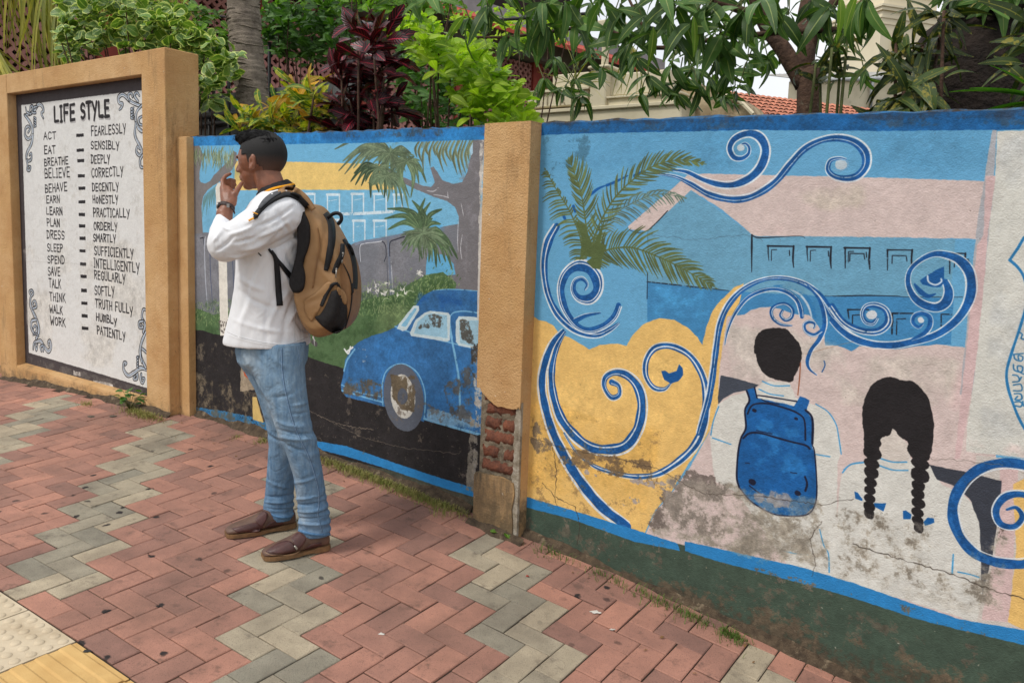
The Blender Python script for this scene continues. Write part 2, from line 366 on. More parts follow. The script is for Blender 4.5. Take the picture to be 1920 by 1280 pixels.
def paint_right():
    c = Canvas(-2.10, 1.60, -0.75, 1.92, 560, 0, SKY, 3)
    F = c.fill
    # sky tone is deeper near the coping
    c.blotch([(1000, 235), (1920, 215), (1920, 330), (1000, 330)], (78, 140, 180), thr=(.35, .7), alpha=.5, n='big')
    # house: walls and pink roofs
    F([(130, 800), (430, 515), (865, 825), (1732, 845), (2300, 860), (2260, 1330), (2080, 1330), (720, 1230), (130, 1160)], BLD, cB)
    F([(410, 410), (520, 398), (1740, 425), (2545, 452), (2532, 860), (1732, 845), (900, 838), (865, 825), (640, 640), (435, 515), (130, 800), (0, 790), (-10, 770)], PINK, cB)
    F([(435, 515), (130, 800), (130, 860), (600, 900), (865, 840)], BLD, cB)
    for y0_, al_ in ((790, .5), (600, .25)): c.blotch([(900, y0_), (2530, y0_ + 20), (2530, y0_ + 60), (900, y0_ + 48)], (206, 172, 172), cB, (.3, .6), al_)
    c.blotch([(500, 420), (1700, 440), (1700, 700), (700, 640)], (196, 188, 170), cB, (.45, .6), .5, 'big')
    F([(125, 1340), (125, 1160), (720, 1228), (1440, 1265), (1740, 1258), (2290, 1275), (2270, 1600), (1400, 1700), (125, 1600), (125, 1400)], MID, cB)
    F([(125, 1160), (125, 1500), (-10, 1500), (-10, 1160)], SKY, cB)
    c.blotch([(130, 1180), (720, 1240), (720, 1500), (130, 1500)], (70, 145, 195), cB, (.4, .65), .6)
    K = (28, 32, 42)
    c.stroke([(130, 800), (200, 735), (270, 660)], 7, K, cB, 3.765, dry=.35); c.stroke([(0, 795), (60, 815), (130, 800)], 4, K, cB, 3.765, dry=.4)
    c.stroke([(130, 810), (130, 900)], 3, K, cB, 3.765, dry=.4, alpha=.6); c.stroke([(128, 1095), (125, 1280)], 6, K, cB, 3.765, dry=.2)
    c.stroke([(865, 830), (864, 950), (864, 1090)], [13, 13, 5], K, cB, 3.765, dry=.3); c.stroke([(864, 830), (905, 848), (1030, 846), (1200, 838), (1240, 852)], [8, 10, 7, 4, 2], K, cB, 3.765, dry=.3)
    c.stroke([(125, 1160), (400, 1190), (720, 1225)], [8, 9, 4], K, cB, 3.765, dry=.45)
    c.stroke([(960, 300), (1150, 300), (1360, 294)], [3, 6, 5], K, cC, 4, dry=.3); c.stroke([(0, 480), (200, 476), (420, 480), (510, 486), (870, 486)], [3, 8, 6, 3, 4], K, cD, 3.556, dry=.3)
    for x, y, wd in ((980, 905, 180), (1255, 910, 170), (1523, 918, 175)):
        c.stroke([(x + 5, y + 105), (x, y + 50), (x, y)], [4, 9, 10], K, cB, 3.765, dry=.3, sm=False); c.stroke([(x - 5, y + 3), (x + wd, y + 6)], [13, 11], K, cB, 3.765, dry=.22)
        c.stroke([(x + wd, y + 3), (x + wd - 5, y + 90), (x + wd, y + 155)], [12, 14, 6], K, cB, 3.765, dry=.33)
        c.stroke([(x + 22, y + 105), (x + 24, y + 30), (x + 60, y + 28)], [6, 6, 6], K, cB, 3.765, dry=.3, sm=False); c.stroke([(x + 150, y + 35), (x + 152, y + 70)], 7, K, cB, 3.765, dry=.3)
    for x, y, wd in ((88, 158, 165), (370, 172, 165), (785, 195, 105)):
        c.stroke([(x, y + 135), (x, y)], [6, 11], K, cD, 3.556, dry=.3, sm=False); c.stroke([(x, y), (x + wd, y + 2)], [9, 8], K, cD, 3.556, dry=.25)
        c.stroke([(x + wd, y), (x + wd - 5, y + 70), (x + wd, y + 130)], [12, 12, 5], K, cD, 3.556, dry=.33); c.stroke([(x + 30, y + 90), (x + 32, y + 38), (x + 125, y + 40), (x + 130, y + 75)], 7, K, cD, 3.556, dry=.35, sm=False)
    for x, y in ((105, 570), (400, 595)):
        c.stroke([(x + 8, y + 60), (x, y), (x + 140, y)], [5, 11, 8], K, cD, 3.556, dry=.3, sm=False); c.stroke([(x + 30, y + 140), (x + 32, y + 38), (x + 90, y + 35)], 7, K, cD, 3.556, dry=.35, sm=False)
    c.stroke([(400, 730), (402, 600)], 10, K, cD, 3.556, dry=.35); c.stroke([(728, 680), (728, 600), (800, 602)], 8, K, cD, 3.556, dry=.5, sm=False)
    # yellow hill of cloud
    F([(30, 60), (85, 90), (110, 112), (150, 118), (190, 140), (215, 180), (270, 200), (330, 235), (375, 265), (430, 240), (520, 232), (570, 245), (600, 190), (660, 130), (740, 100), (820, 110), (890, 150), (940, 200), (965, 240),
       (985, 150), (1020, 60), (1065, 5), (1130, -60), (1180, -80), (1150, 60), (1100, 300), (1060, 600), (960, 760), (880, 880), (800, 1010), (720, 1100), (655, 1240), (30, 1060)], YEL, cE)
    c.blotch([(100, 160), (400, 250), (960, 300), (900, 700), (200, 700)], (236, 198, 122), cE, (.4, .62), .55, 'big')
    c.blotch([(40, 500), (800, 650), (700, 1150), (40, 1000)], (214, 168, 84), cE, (.42, .62), .5, 'big')
    # pink ground
    F([(1098, 300), (1075, 330), (1060, 500), (1000, 700), (900, 880), (800, 1020), (720, 1110), (655, 1260), (2700, 1900), (2400, 300)], PINK, cE)
    F([(190, 900), (230, 600), (255, 450), (340, 445), (385, 440), (430, 405), (500, 385), (580, 380), (650, 395), (740, 430), (800, 440), (870, 440), (905, 480), (985, 600), (988, 670), (1040, 668), (1085, 672), (1140, 690), (1190, 715), (1240, 685), (1360, 680), (1360, 1000), (190, 1000)], PINK, cC)
    F([(0, 808), (60, 818), (130, 850), (180, 815), (260, 805), (420, 835), (560, 815), (700, 802), (800, 812), (912, 826), (925, 600), (980, 560), (1000, 800), (960, 1000), (0, 1000)], PINK, cD)
    c.blotch([(200, 450), (1300, 690), (1300, 1100), (200, 1100)], (196, 192, 182), cC, (.44, .6), .6, 'big')
    c.blotch([(0, 830), (900, 840), (900, 1280), (0, 1280)], (198, 192, 180), cD, (.44, .6), .6, 'big')
    c.blotch([(880, 900), (980, 880), (900, 1280), (700, 1280)], (205, 170, 172), cD, (.3, .6), .6, 'big')
    # lilac-grey edge strip and the white field to the right
    F([(1856, 270), (1862, 236), (1869, 243), (1858, 420), (1830, 740), (1800, 740), (1832, 420)], (170, 172, 178))
    F([(1848, 330), (1868, 330), (1852, 440), (1838, 640), (1800, 860), (1790, 860), (1832, 460), (1844, 440)], (203, 176, 176))
    F([(1870, 246), (2700, 228), (2700, 1300), (1955, 1300), (1940, 860), (1811, 846), (1813, 800), (1828, 700), (1842, 560), (1856, 420), (1866, 330)], (204, 204, 197))
    c.blotch([(1860, 240), (1960, 240), (1960, 840), (1815, 840)], (186, 190, 192), None, (.45, .62), .55, 'big')
    c.blotch([(1815, 830), (1960, 840), (1960, 870), (1815, 870)], (200, 182, 178), None, (.3, .6), .7)
    # lower strip colours at the right edge
    F([(620, 395), (830, 420), (830, 1200), (560, 1120)], (196, 190, 184), cG)
    F([(720, 430), (800, 440), (790, 600), (775, 900), (760, 1110), (640, 1100), (720, 700)], (205, 180, 178), cG)
    F([(775, 520), (850, 480), (1400, 560), (1400, 1420), (755, 1110), (790, 800)], YEL, cG)
    # white shirts
    F([(95, 420), (110, 340), (140, 240), (210, 190), (300, 170), (360, 150), (400, 105), (550, 112), (585, 200), (660, 230), (740, 252), (800, 310), (830, 400), (850, 500), (825, 560), (820, 900), (800, 1260), (600, 1240), (250, 740), (130, 680), (112, 600)], WHT, cF, smooth=False)
    F([(30, 560), (40, 480), (90, 432), (190, 412), (200, 330), (262, 282), (330, 370), (335, 410), (420, 440), (470, 520), (560, 560), (620, 620), (640, 750), (645, 1000), (620, 1110), (300, 1010), (0, 930), (20, 700)], WHT, cG)
    F([(195, 412), (204, 330), (262, 282), (325, 350), (332, 420), (260, 425)], (204, 196, 188), cG)
    ol = (70, 150, 200)
    for q in ([(45, 470), (80, 435), (140, 425)], [(205, 408), (260, 424), (320, 424)], [(200, 438), (260, 458), (325, 460)], [(520, 820), (515, 900)], [(540, 895), (590, 905), (630, 918)]): c.stroke(q, 6, ol, cG, 2.286, dry=.25)
    for q in ([(100, 412), (115, 330), (145, 250)], [(110, 428), (215, 465)], [(700, 235), (770, 280), (815, 350), (830, 420), (845, 520)], [(700, 522), (780, 535)], [(375, 150), (440, 178), (515, 188)], [(395, 105), (460, 130), (550, 130)], [(722, 950), (745, 1040), (772, 1090), (776, 1195)], [(510, 1070), (570, 1085), (660, 1095)], [(860, 610), (900, 580), (975, 568)]): c.stroke(q, 7, ol, cF, 3.047, dry=.3)
    # mortar-board shapes
    F([(155, 72), (165, 70), (375, 125), (340, 148), (230, 170), (170, 205), (142, 235), (140, 200)], (66, 72, 84), cF)
    F([(415, 435), (560, 465), (727, 505), (722, 600), (702, 720), (690, 820), (662, 920), (645, 1000), (640, 940), (637, 780), (630, 680), (590, 580), (530, 530), (450, 498)], (56, 60, 70), cG)
    # weathering
    mo = (138, 130, 116)
    c.blotch([(1215, 960), (1290, 900), (1380, 900), (1450, 970), (1560, 985), (1560, 1075), (1220, 1005)], (150, 144, 132), None, (.36, .56), .8, 'mix', 10)
    c.blotch([(1230, 890), (1420, 900), (1640, 960), (1640, 1090), (1280, 1030)], mo, None, (.50, .60), .65, 'mix', 14)
    c.blotch([(1540, 940), (1900, 1000), (1880, 1150), (1540, 1080)], mo, None, (.55, .63), .65, 'mix', 14); c.blotch([(1540, 920), (1900, 960), (1880, 1160), (1540, 1080)], (84, 76, 66), None, (.62, .70), .8, 'mix', 10)
    c.blotch([(1260, 900), (1700, 980), (1880, 1150), (1260, 1020)], (96, 88, 76), None, (.60, .70), .7, 'mix', 10)
    # boy
    F([(475, 600), (520, 555), (600, 538), (690, 545), (722, 570), (760, 615), (795, 655), (812, 720), (808, 790), (785, 850), (760, 895), (738, 942), (660, 935), (590, 915), (530, 880), (495, 825), (478, 790), (468, 740), (455, 715), (460, 650)], BLK, cC, smooth=True, var=.15)
    B1 = (24, 90, 154)
    F([(300, 155), (350, 140), (365, 200), (575, 245), (610, 190), (665, 212), (648, 270), (680, 330), (680, 480), (695, 520), (705, 720), (690, 820), (640, 868), (540, 875), (440, 855), (330, 790), (270, 725), (248, 650), (255, 520), (270, 430), (300, 360), (292, 280), (320, 215)], B1, cF, smooth=False, var=.16)
    c.blotch([(330, 300), (640, 320), (680, 700), (280, 640)], (40, 110, 170), cF, (.5, .62), .6)
    bl = (22, 28, 52)
    for q, w_ in (([(305, 160), (320, 215), (295, 270), (300, 370), (272, 430), (255, 520), (248, 650), (262, 710)], 11), ([(262, 710), (330, 790), (440, 855), (520, 872), (640, 868), (690, 820), (706, 720), (694, 520), (680, 470)], 8), ([(642, 270), (680, 320), (680, 460)], 13), ([(350, 140), (365, 200), (372, 186), (500, 205), (590, 220)], 8), ([(390, 208), (430, 225), (490, 235)], 6),
                  ([(310, 290), (340, 240), (420, 232), (530, 260), (600, 290), (635, 330), (640, 440)], 10), ([(285, 430), (320, 402), (380, 400), (470, 425), (560, 450), (640, 470), (665, 490)], 11), ([(360, 385), (450, 405)], 5), ([(320, 700), (380, 745), (450, 775), (560, 782)], 7), ([(638, 650), (650, 690), (640, 730)], 12), ([(298, 570), (322, 574)], 5), ([(555, 625), (590, 630)], 5)): c.stroke(q, w_, bl, cF, 3.047, dry=.15)
    for x, y, r_ in ((348, 270, 18), (587, 317, 15), (335, 678, 34), (596, 742, 30)): c.stroke([(x - 3, y), (x + 4, y + 3)], r_, bl, cF, 3.047, dry=.2)
    c.blotch([(280, 700), (700, 740), (700, 880), (330, 850)], (120, 122, 132), cF, (.5, .56), .9)
    # girl with two plaits
    F([(130, 250), (133, 180), (160, 110), (200, 72), (250, 60), (300, 75), (350, 82), (400, 130), (425, 190), (437, 260), (432, 340), (420, 395), (385, 402), (345, 400), (322, 370), (325, 340), (292, 316), (262, 282), (248, 308), (212, 322), (204, 360), (196, 395), (160, 395), (140, 370), (136, 300)], BLK, cG, smooth=True, var=.15)
    for x, y, a_, b_ in ((174, 335, 38, 30), (173, 385, 40, 30), (170, 430, 34, 24), (168, 468, 33, 26), (165, 510, 27, 22), (163, 545, 26, 20), (162, 580, 26, 20), (160, 615, 27, 22), (160, 645, 23, 24),
                         (375, 390, 46, 32), (378, 430, 40, 26), (378, 480, 42, 34), (370, 525, 30, 24), (368, 560, 30, 24), (370, 600, 30, 24), (366, 640, 27, 22), (368, 675, 26, 22), (372, 705, 22, 24)):
        F([(x + a_ * math.cos(t), y + b_ * math.sin(t) + .25 * a_ * math.cos(t)) for t in np.linspace(0, 6.28, 13)[:-1]], BLK, cG, var=.2)
    for q in ([(95, 550), (112, 556), (132, 585), (128, 592), (100, 580)], [(180, 600), (232, 600), (222, 635), (185, 618)], [(305, 635), (318, 630), (340, 648), (338, 668), (305, 668)], [(392, 680), (410, 662), (438, 665), (440, 685), (400, 697)]): F(q, (22, 92, 158), cG)
    # scrolls
    c.swirl([(280, 370), (400, 385), (520, 440), (640, 475), (740, 475), (840, 435), (910, 375), (950, 300), (962, 220), (930, 150), (870, 115), (800, 122), (735, 160), (708, 220), (735, 280), (790, 292), (838, 262), (846, 215), (818, 185), (785, 200), (790, 225)], [8, 18, 24, 30, 34, 42, 46, 46, 44, 42, 38, 34, 32, 30, 26, 22, 18, 14, 10, 8, 7], SW, cB, 3.765, ((.68, .22), (-.6, .3)))
    F([(765 + 28 * math.cos(t) + 20, 215 + 26 * math.sin(t)) for t in np.linspace(0, 6, 10)], (188, 202, 210), cB)
    c.swirl([(195, 402), (320, 420), (430, 470), (560, 545), (700, 580), (820, 575), (930, 530), (1040, 450), (1140, 330), (1240, 225), (1360, 165), (1480, 150), (1590, 180), (1660, 250), (1665, 340), (1610, 410), (1530, 430), (1450, 415), (1405, 370), (1420, 310), (1480, 292), (1530, 300)], [8, 16, 26, 34, 38, 38, 38, 40, 40, 38, 36, 38, 44, 48, 46, 40, 36, 30, 26, 24, 18, 10], SW, cB, 3.765, ((.66, .22), (-.1, .13)))
    F([(1495 + 44 * math.cos(t), 335 + 38 * math.sin(t)) for t in np.linspace(0, 6, 12)], (178, 194, 204), cB); c.stroke([(1440, 370), (1490, 380), (1540, 350), (1540, 310), (1500, 300)], 8, (120, 165, 200), cB, 3.765)
    c.swirl([(195, 685), (150, 770), (127, 870), (128, 970), (150, 1080), (200, 1180), (270, 1250), (345, 1290), (430, 1300), (500, 1270), (550, 1235)], [34, 44, 36, 32, 30, 34, 34, 30, 26, 20, 8], SW, cA, 3.048, ((-.66, .2), (.02, .2)))
    c.swirl([(548, 1135), (520, 1200), (460, 1250), (385, 1275), (320, 1255), (270, 1200), (232, 1120), (222, 1030), (250, 955), (310, 912), (375, 925), (420, 980), (425, 1045), (385, 1095), (325, 1092), (292, 1050), (300, 1000), (340, 985), (368, 1015), (355, 1045)], [30, 28, 28, 26, 26, 30, 36, 38, 40, 46, 52, 56, 48, 44, 34, 26, 22, 20, 14, 8], SW, cA, 3.048, ((.62, .2), (.3, .16)))
    c.swirl([(300, 1225), (360, 1195), (445, 1178)], [24, 18, 5], SW, cA, 3.048, ((.5, .3),))
    for q in ([(640, 395), (690, 372), (700, 380)], [(480, 450), (530, 430), (600, 395)], [(385, 505), (430, 470), (470, 452)], [(290, 570), (300, 600)], [(235, 625), (245, 650)]): c.stroke(q, [18, 16, 8][:len(q)], (20, 90, 160), cA, 3.048, dry=.2)
    c.swirl([(240, 165), (180, 240), (140, 350), (128, 450), (145, 560), (180, 680), (230, 790), (300, 910), (390, 1030), (470, 1110), (575, 1185)], [14, 26, 32, 34, 36, 38, 42, 44, 46, 44, 36], SW, cE, 2.7825, ((-.66, .24), (.6, .16)))
    c.swirl([(250, 175), (205, 260), (180, 380), (190, 500), (230, 620), (300, 710), (380, 770), (470, 785), (560, 765), (620, 690), (645, 600), (645, 520), (620, 450), (570, 400), (510, 385), (462, 410), (455, 460), (490, 512), (530, 500), (528, 455), (492, 435)], [10, 24, 34, 38, 44, 46, 44, 44, 46, 44, 44, 44, 42, 34, 28, 24, 22, 22, 20, 20, 26], SW, cE, 2.7825, ((-.64, .18), (.2, .16)))
    c.swirl([(245, 700), (310, 800), (400, 870), (500, 905), (610, 925), (720, 915), (820, 860), (910, 780), (960, 690), (980, 580), (982, 470), (950, 370), (890, 290), (800, 248), (720, 258), (675, 320), (672, 400), (710, 460), (765, 470), (800, 440)], [8, 12, 16, 20, 22, 24, 28, 32, 34, 34, 32, 28, 26, 26, 26, 26, 24, 22, 16, 6], SW, cE, 2.7825, ((.1, .32), (-.62, .14)))
    F([(750, 378), (772, 374), (792, 388), (830, 375), (845, 340), (863, 360), (864, 400), (840, 430), (800, 442), (765, 420)], SW, cE)
    c.swirl([(40, 1330), (80, 1200), (120, 1060), (150, 880), (172, 700), (200, 520), (255, 385), (345, 275), (450, 208), (560, 172), (670, 168), (780, 190), (880, 240), (960, 320), (1030, 440), (1130, 560), (1240, 630), (1360, 672)], [26, 36, 40, 38, 36, 36, 36, 32, 26, 22, 24, 26, 28, 30, 32, 34, 34, 32], SW, cC, 4, ((.62, .3), (.05, .12)))
    c.swirl([(0, 640), (60, 705), (150, 765), (270, 800), (400, 808), (530, 785), (690, 740), (820, 650), (900, 540), (930, 430), (915, 320), (850, 240), (760, 205), (680, 200), (590, 240), (520, 310), (508, 400), (550, 490), (620, 540), (700, 555), (760, 520), (778, 450), (755, 380)], [26, 30, 34, 34, 34, 34, 34, 36, 42, 46, 46, 42, 34, 26, 22, 20, 24, 32, 38, 44, 46, 40, 26], SW, cD, 3.556, ((.6, .22), (-.62, .12)))
    F([(585, 375), (640, 335), (745, 282), (748, 390), (720, 420), (660, 418), (600, 400)], (24, 86, 148), cD); c.stroke([(550, 400), (590, 450), (640, 480), (690, 465)], [10, 34, 30, 8], SW, cD, 3.556, dry=.25)
    c.stroke([(637, 345), (645, 385), (690, 405), (728, 385), (728, 365)], 11, (186, 200, 214), cD, 3.556)
    c.swirl([(840, 200), (950, 280), (1040, 400), (1120, 490), (1220, 545), (1300, 568), (1370, 572)], [10, 18, 24, 28, 30, 30, 30], SW, cC, 4, ((-.55, .28),))
    c.swirl([(0, 545), (70, 640), (150, 692), (240, 715), (320, 705), (372, 650), (355, 575), (290, 542), (228, 552), (205, 600), (225, 650), (272, 660), (300, 625)], [30, 30, 32, 34, 36, 36, 30, 28, 24, 20, 20, 20, 14], SW, cD, 3.556, ((-.1, .25), (-.6, .15)))
    F([(265 + 38 * math.cos(t), 605 + 32 * math.sin(t)) for t in np.linspace(0, 6, 10)], (200, 206, 212), cD)
    c.swirl([(530, 770), (610, 730), (650, 680), (650, 620), (600, 595), (550, 612), (540, 655), (575, 685), (605, 665)], [10, 26, 28, 24, 22, 22, 20, 18, 8], SW, cD, 3.556, ((-.5, .25),))
    F([(592 + 22 * math.cos(t), 640 + 20 * math.sin(t)) for t in np.linspace(0, 6, 9)], (200, 206, 212), cD)
    c.swirl([(235, 665), (255, 560), (310, 430), (395, 320), (500, 262), (610, 245), (710, 270), (780, 330), (808, 400), (815, 455)], [6, 14, 20, 22, 22, 22, 24, 26, 28, 22], SW, cC, 4, ((-.6, .35), (.3, .2)))
    c.stroke([(600, 222), (720, 235), (830, 300), (890, 380), (915, 460)], [6, 26, 40, 40, 20], (48, 120, 176), cC, 4, dry=.42); c.stroke([(730, 250), (800, 290), (860, 370), (890, 470)], [6, 14, 18, 8], (180, 200, 216), cC, 4, dry=.3)
    c.swirl([(860, 225), (940, 320), (975, 420), (982, 520), (945, 620), (885, 700), (855, 785), (870, 845), (925, 892)], [10, 20, 26, 28, 26, 24, 22, 16, 5], SW, cC, 4, ((.55, .3),))
    c.swirl([(738, 520), (660, 512), (600, 470), (585, 410), (620, 370), (690, 358), (742, 400), (735, 460), (690, 480), (655, 445), (668, 410)], [8, 18, 22, 22, 20, 22, 24, 22, 22, 22, 18], SW, cC, 4, ((-.2, .3),))
    c.swirl([(960, 560), (905, 592), (845, 565), (832, 515), (870, 490), (912, 505), (905, 540)], [26, 24, 20, 22, 26, 20, 10], SW, cC, 4, ((.3, .3),)); F([(885 + 20 * math.cos(t), 525 + 16 * math.sin(t)) for t in np.linspace(0, 6, 9)], (196, 204, 212), cC)
    c.stroke([(980, 785), (987, 820), (965, 868)], 8, SW, cC, 4)
    c.swirl([(905, 470), (823, 437), (730, 428), (640, 450), (570, 502), (525, 580), (518, 660), (548, 745), (610, 815), (690, 850), (770, 862), (840, 858), (930, 820), (990, 740), (1000, 640), (960, 540), (905, 470)], 34, SW, cG, 2.286, ((.62, .12),))
    c.swirl([(900, 620), (850, 575), (790, 562), (735, 580), (703, 632), (722, 688), (780, 700), (815, 660), (790, 620), (750, 628)], [22, 24, 24, 24, 22, 20, 20, 16, 12, 8], SW, cG, 2.286, ((-.6, .25),))
    # shield outline and lettering
    sh = (40, 118, 172)
    c.stroke([(1500, -40), (1380, 20), (1280, 90), (1240, 160), (1185, 240)], 18, sh, cD, 3.556, sm=False); c.stroke([(1185, 240), (1240, 290), (1280, 355), (1300, 450), (1290, 560), (1250, 700), (1200, 850), (1165, 980), (1172, 1080), (1205, 1190), (1260, 1320), (1340, 1440), (1440, 1520)], 17, sh, cD, 3.556)
    lt = (46, 112, 158)
    for q in ([(1250, 720), (1268, 735), (1262, 760), (1285, 770)], [(1212, 868), (1222, 900), (1262, 912), (1272, 885), (1242, 876), (1246, 905)], [(1212, 868), (1275, 862)], [(1210, 935), (1216, 972), (1262, 985), (1270, 952), (1238, 946), (1242, 978), (1278, 1000)],
              [(1205, 1005), (1238, 1012), (1248, 1045), (1206, 1052)], [(1248, 1045), (1262, 1020)], [(1210, 1072), (1258, 1068), (1264, 1108), (1212, 1110)], [(1216, 1130), (1258, 1132), (1264, 1166), (1222, 1170), (1236, 1148)], [(1218, 1186), (1250, 1182), (1268, 1196), (1256, 1216), (1224, 1210)], [(1272, 1180), (1278, 1212)]):
        c.stroke(q, 9, lt, cD, 3.556)
    # palm
    G = (92, 106, 66)
    frond(c, [(440, 720), (520, 620), (640, 545), (780, 500), (940, 525)], cA, 3.048, 30, 105, (98, 118, 104), (1, 1), 6, (52, 25), .9, None, .45)
    frond(c, [(345, 870), (330, 750), (270, 600), (190, 470), (125, 350)], cA, 3.048, 30, 110, G, (1.15, .45), 8, (75, 35), 1.0)
    frond(c, [(380, 840), (360, 660), (335, 500), (300, 390), (262, 290)], cA, 3.048, 30, 110, G, (.8, 1.25), 8, (55, 35), -.1)
    frond(c, [(390, 830), (430, 690), (520, 530), (640, 410), (760, 335), (900, 305), (1050, 330)], cA, 3.048, 40, 125, G, (1, .95), 8, (62, 22), .1)
    frond(c, [(400, 870), (480, 820), (620, 805), (780, 860), (930, 935), (1115, 1042)], cA, 3.048, 42, 150, (90, 104, 64), (1.1, 1.0), 8, (65, 28), .25)
    F([(325, 880), (340, 760), (300, 650), (360, 680), (400, 800), (470, 640), (440, 780), (480, 790), (455, 860), (445, 930), (400, 925), (365, 885), (395, 860), (350, 855)], (84, 100, 60), cA)
    # coping band, skirting stripe, green skirting
    tb = (26, 92, 150)
    F([(990, 180), (2600, 120), (2600, 224), (1920, 243), (1640, 246), (1400, 244), (1230, 248), (1100, 250), (1010, 254)], tb, None, var=.22)
    c.blotch([(990, 190), (2600, 120), (2600, 232), (990, 252)], (70, 66, 66), None, (.54, .72), .5, 'mix', 6); c.blotch([(990, 200), (2600, 170), (2600, 214), (990, 238)], (42, 56, 80), None, (.42, .68), .5, 'mix', 4)
    F([(975, 1000), (975, 942), (1120, 976), (1270, 1018), (1500, 1078), (1700, 1140), (1920, 1196), (2700, 1396), (2700, 2200), (975, 1500)], (64, 80, 68), None, var=.12)
    F([(975, 928), (985, 930), (1070, 955), (1190, 992), (1270, 1018), (1275, 1032), (1190, 1015), (1070, 972), (985, 950), (975, 950)], (42, 126, 188))
    F([(1284, 1014), (1340, 1026), (1500, 1062), (1600, 1092), (1720, 1134), (1800, 1160), (1920, 1180), (2700, 1380), (2700, 1408), (1920, 1208), (1800, 1180), (1720, 1160), (1600, 1120), (1500, 1092), (1340, 1050), (1284, 1032)], (42, 126, 188))
    c.blotch([(1000, 790), (1060, 850), (1240, 860), (1240, 920), (1000, 860)], (122, 100, 72), None, (.50, .58), .9, 'mix', 8)
    c.blotch([(100, 620), (130, 700), (200, 760), (200, 800), (100, 820), (60, 740)], (122, 108, 90), cE, (.36, .46), .95, 'mix', 7)
    c.blotch([(200, 740), (380, 790), (700, 850), (760, 830), (720, 910), (400, 860), (210, 800)], (118, 98, 74), cE, (.42, .54), .9, 'mix', 9); c.blotch([(260, 880), (800, 930), (840, 1060), (500, 1100), (240, 900)], (150, 142, 140), cE, (.60, .64), .9, 'mid', 12)
    c.blotch([(990, 760), (1260, 800), (1240, 1010), (990, 950)], (128, 104, 74), None, (.62, .70), .55, 'mix', 12)
    c.blotch([(780, 930), (900, 860), (1113, 950), (1113, 1280), (660, 1200)], (112, 102, 96), cE, (.48, .56), .9, 'mix', 12)
    c.blotch([(990, 950), (1920, 1190), (1920, 1215), (990, 975)], (108, 100, 88), None, (.62, .67), .9, 'mix', 4)
    c.blotch([(975, 960), (1500, 1110), (1920, 1230), (2500, 1500), (2500, 1900), (975, 1200)], (92, 86, 74), None, (.60, .66), .8, 'mix', 8)
    c.blotch([(975, 1000), (1300, 1105), (1600, 1215), (1920, 1300), (2500, 1560), (2500, 1900), (975, 1200)], (74, 66, 54), None, (.34, .50), .9, 'mix', 16)
    # cracks and paint chips
    c.blotch([(1240, 880), (1900, 1000), (1900, 1180), (1240, 1010)], (172, 166, 154), None, (.46, .62), .45, 'mix', 14)
    c.blotch([(975, 990), (1300, 1090), (1600, 1190), (1920, 1270), (2500, 1560), (2500, 1900), (975, 1200)], (98, 86, 70), None, (.50, .60), .8, 'mix', 12)
    c.crack([(1037, 840), (1044, 880), (1040, 930), (1078, 950), (1088, 985), (1082, 1020)], cv=None, w=1.7); c.crack([(1018, 905), (1036, 925), (1045, 948)], w=1.6)
    c.crack([(970, 812), (1050, 838), (1150, 858), (1230, 878), (1320, 925), (1420, 930), (1540, 945), (1600, 935)], w=1.1); c.crack([(1600, 1020), (1690, 1048), (1800, 1080), (1870, 1110), (1925, 1122)], w=1.6)
    c.crack([(1220, 440), (1300, 450), (1400, 440), (1430, 452)], (80, 110, 130), w=1); c.crack([(1540, 975), (1520, 1010), (1530, 1060), (1522, 1080)], w=1.1)
    c.crack([(1745, 860), (1800, 862), (1880, 872)], (120, 110, 104), w=1)
    c.stroke([(1501, 680), (1499, 710), (1496, 740)], 2.2, (150, 90, 60)); c.stroke([(1510, 664), (1560, 650), (1600, 640)], 1, (150, 110, 80), alpha=.6)
    c.blotch([(1015, 250), (1120, 250), (1100, 330), (1010, 340)], (60, 100, 120), None, (.55, .62), .6, 'mix', 10)
    c.speck(260, (150, 138, 116), (0, 1), (.60, .95), (.5, 1.8)); c.speck(160, (70, 60, 50), (0, .75), (.05, .8), (.4, 1.1), .7); c.speck(60, (196, 190, 176), (0, .7), (.62, .9), (.5, 1.6))
    return c
dL = lambda x, y: (330 + x / 3.254, 240 + y / 3.254)
dR = lambda x, y: (560 + x / 4, 240 + y / 4)
dC = lambda x, y: (600 + x / 2.462, 500 + y / 2.462)
dH = lambda x, y: (345 + x / 6.093, 250 + y / 6.093)
dB = lambda x, y: (350 + x / 4.2655, 560 + y / 4.2655)

def tuft(c, cv, k, ctr, tips, col, w=22, hl=(160, 176, 134), bend=.25):
    cx, cy = ctr
    for tx_, ty_ in tips:
        mx_, my_ = (cx + tx_) / 2, (cy + ty_) / 2; dx, dy = tx_ - cx, ty_ - cy
        b = bend * (1 if dx > 0 else -1); m_ = (mx_ + dy * b * .5, my_ - abs(dx) * .22 - 6)
        cc = shade(c, col, .85, 1.15)
        c.stroke([(cx, cy), m_, (tx_, ty_)], [w * .7, w * 1.25, w * .3], cc, cv, k, var=.2)
        c.stroke([(cx, cy), (m_[0] + 3, m_[1] - 3), ((m_[0] + tx_) / 2 + 2, (m_[1] + ty_) / 2)], [w * .14, w * .2, w * .05], hl, cv, k, alpha=.6, dry=.35)

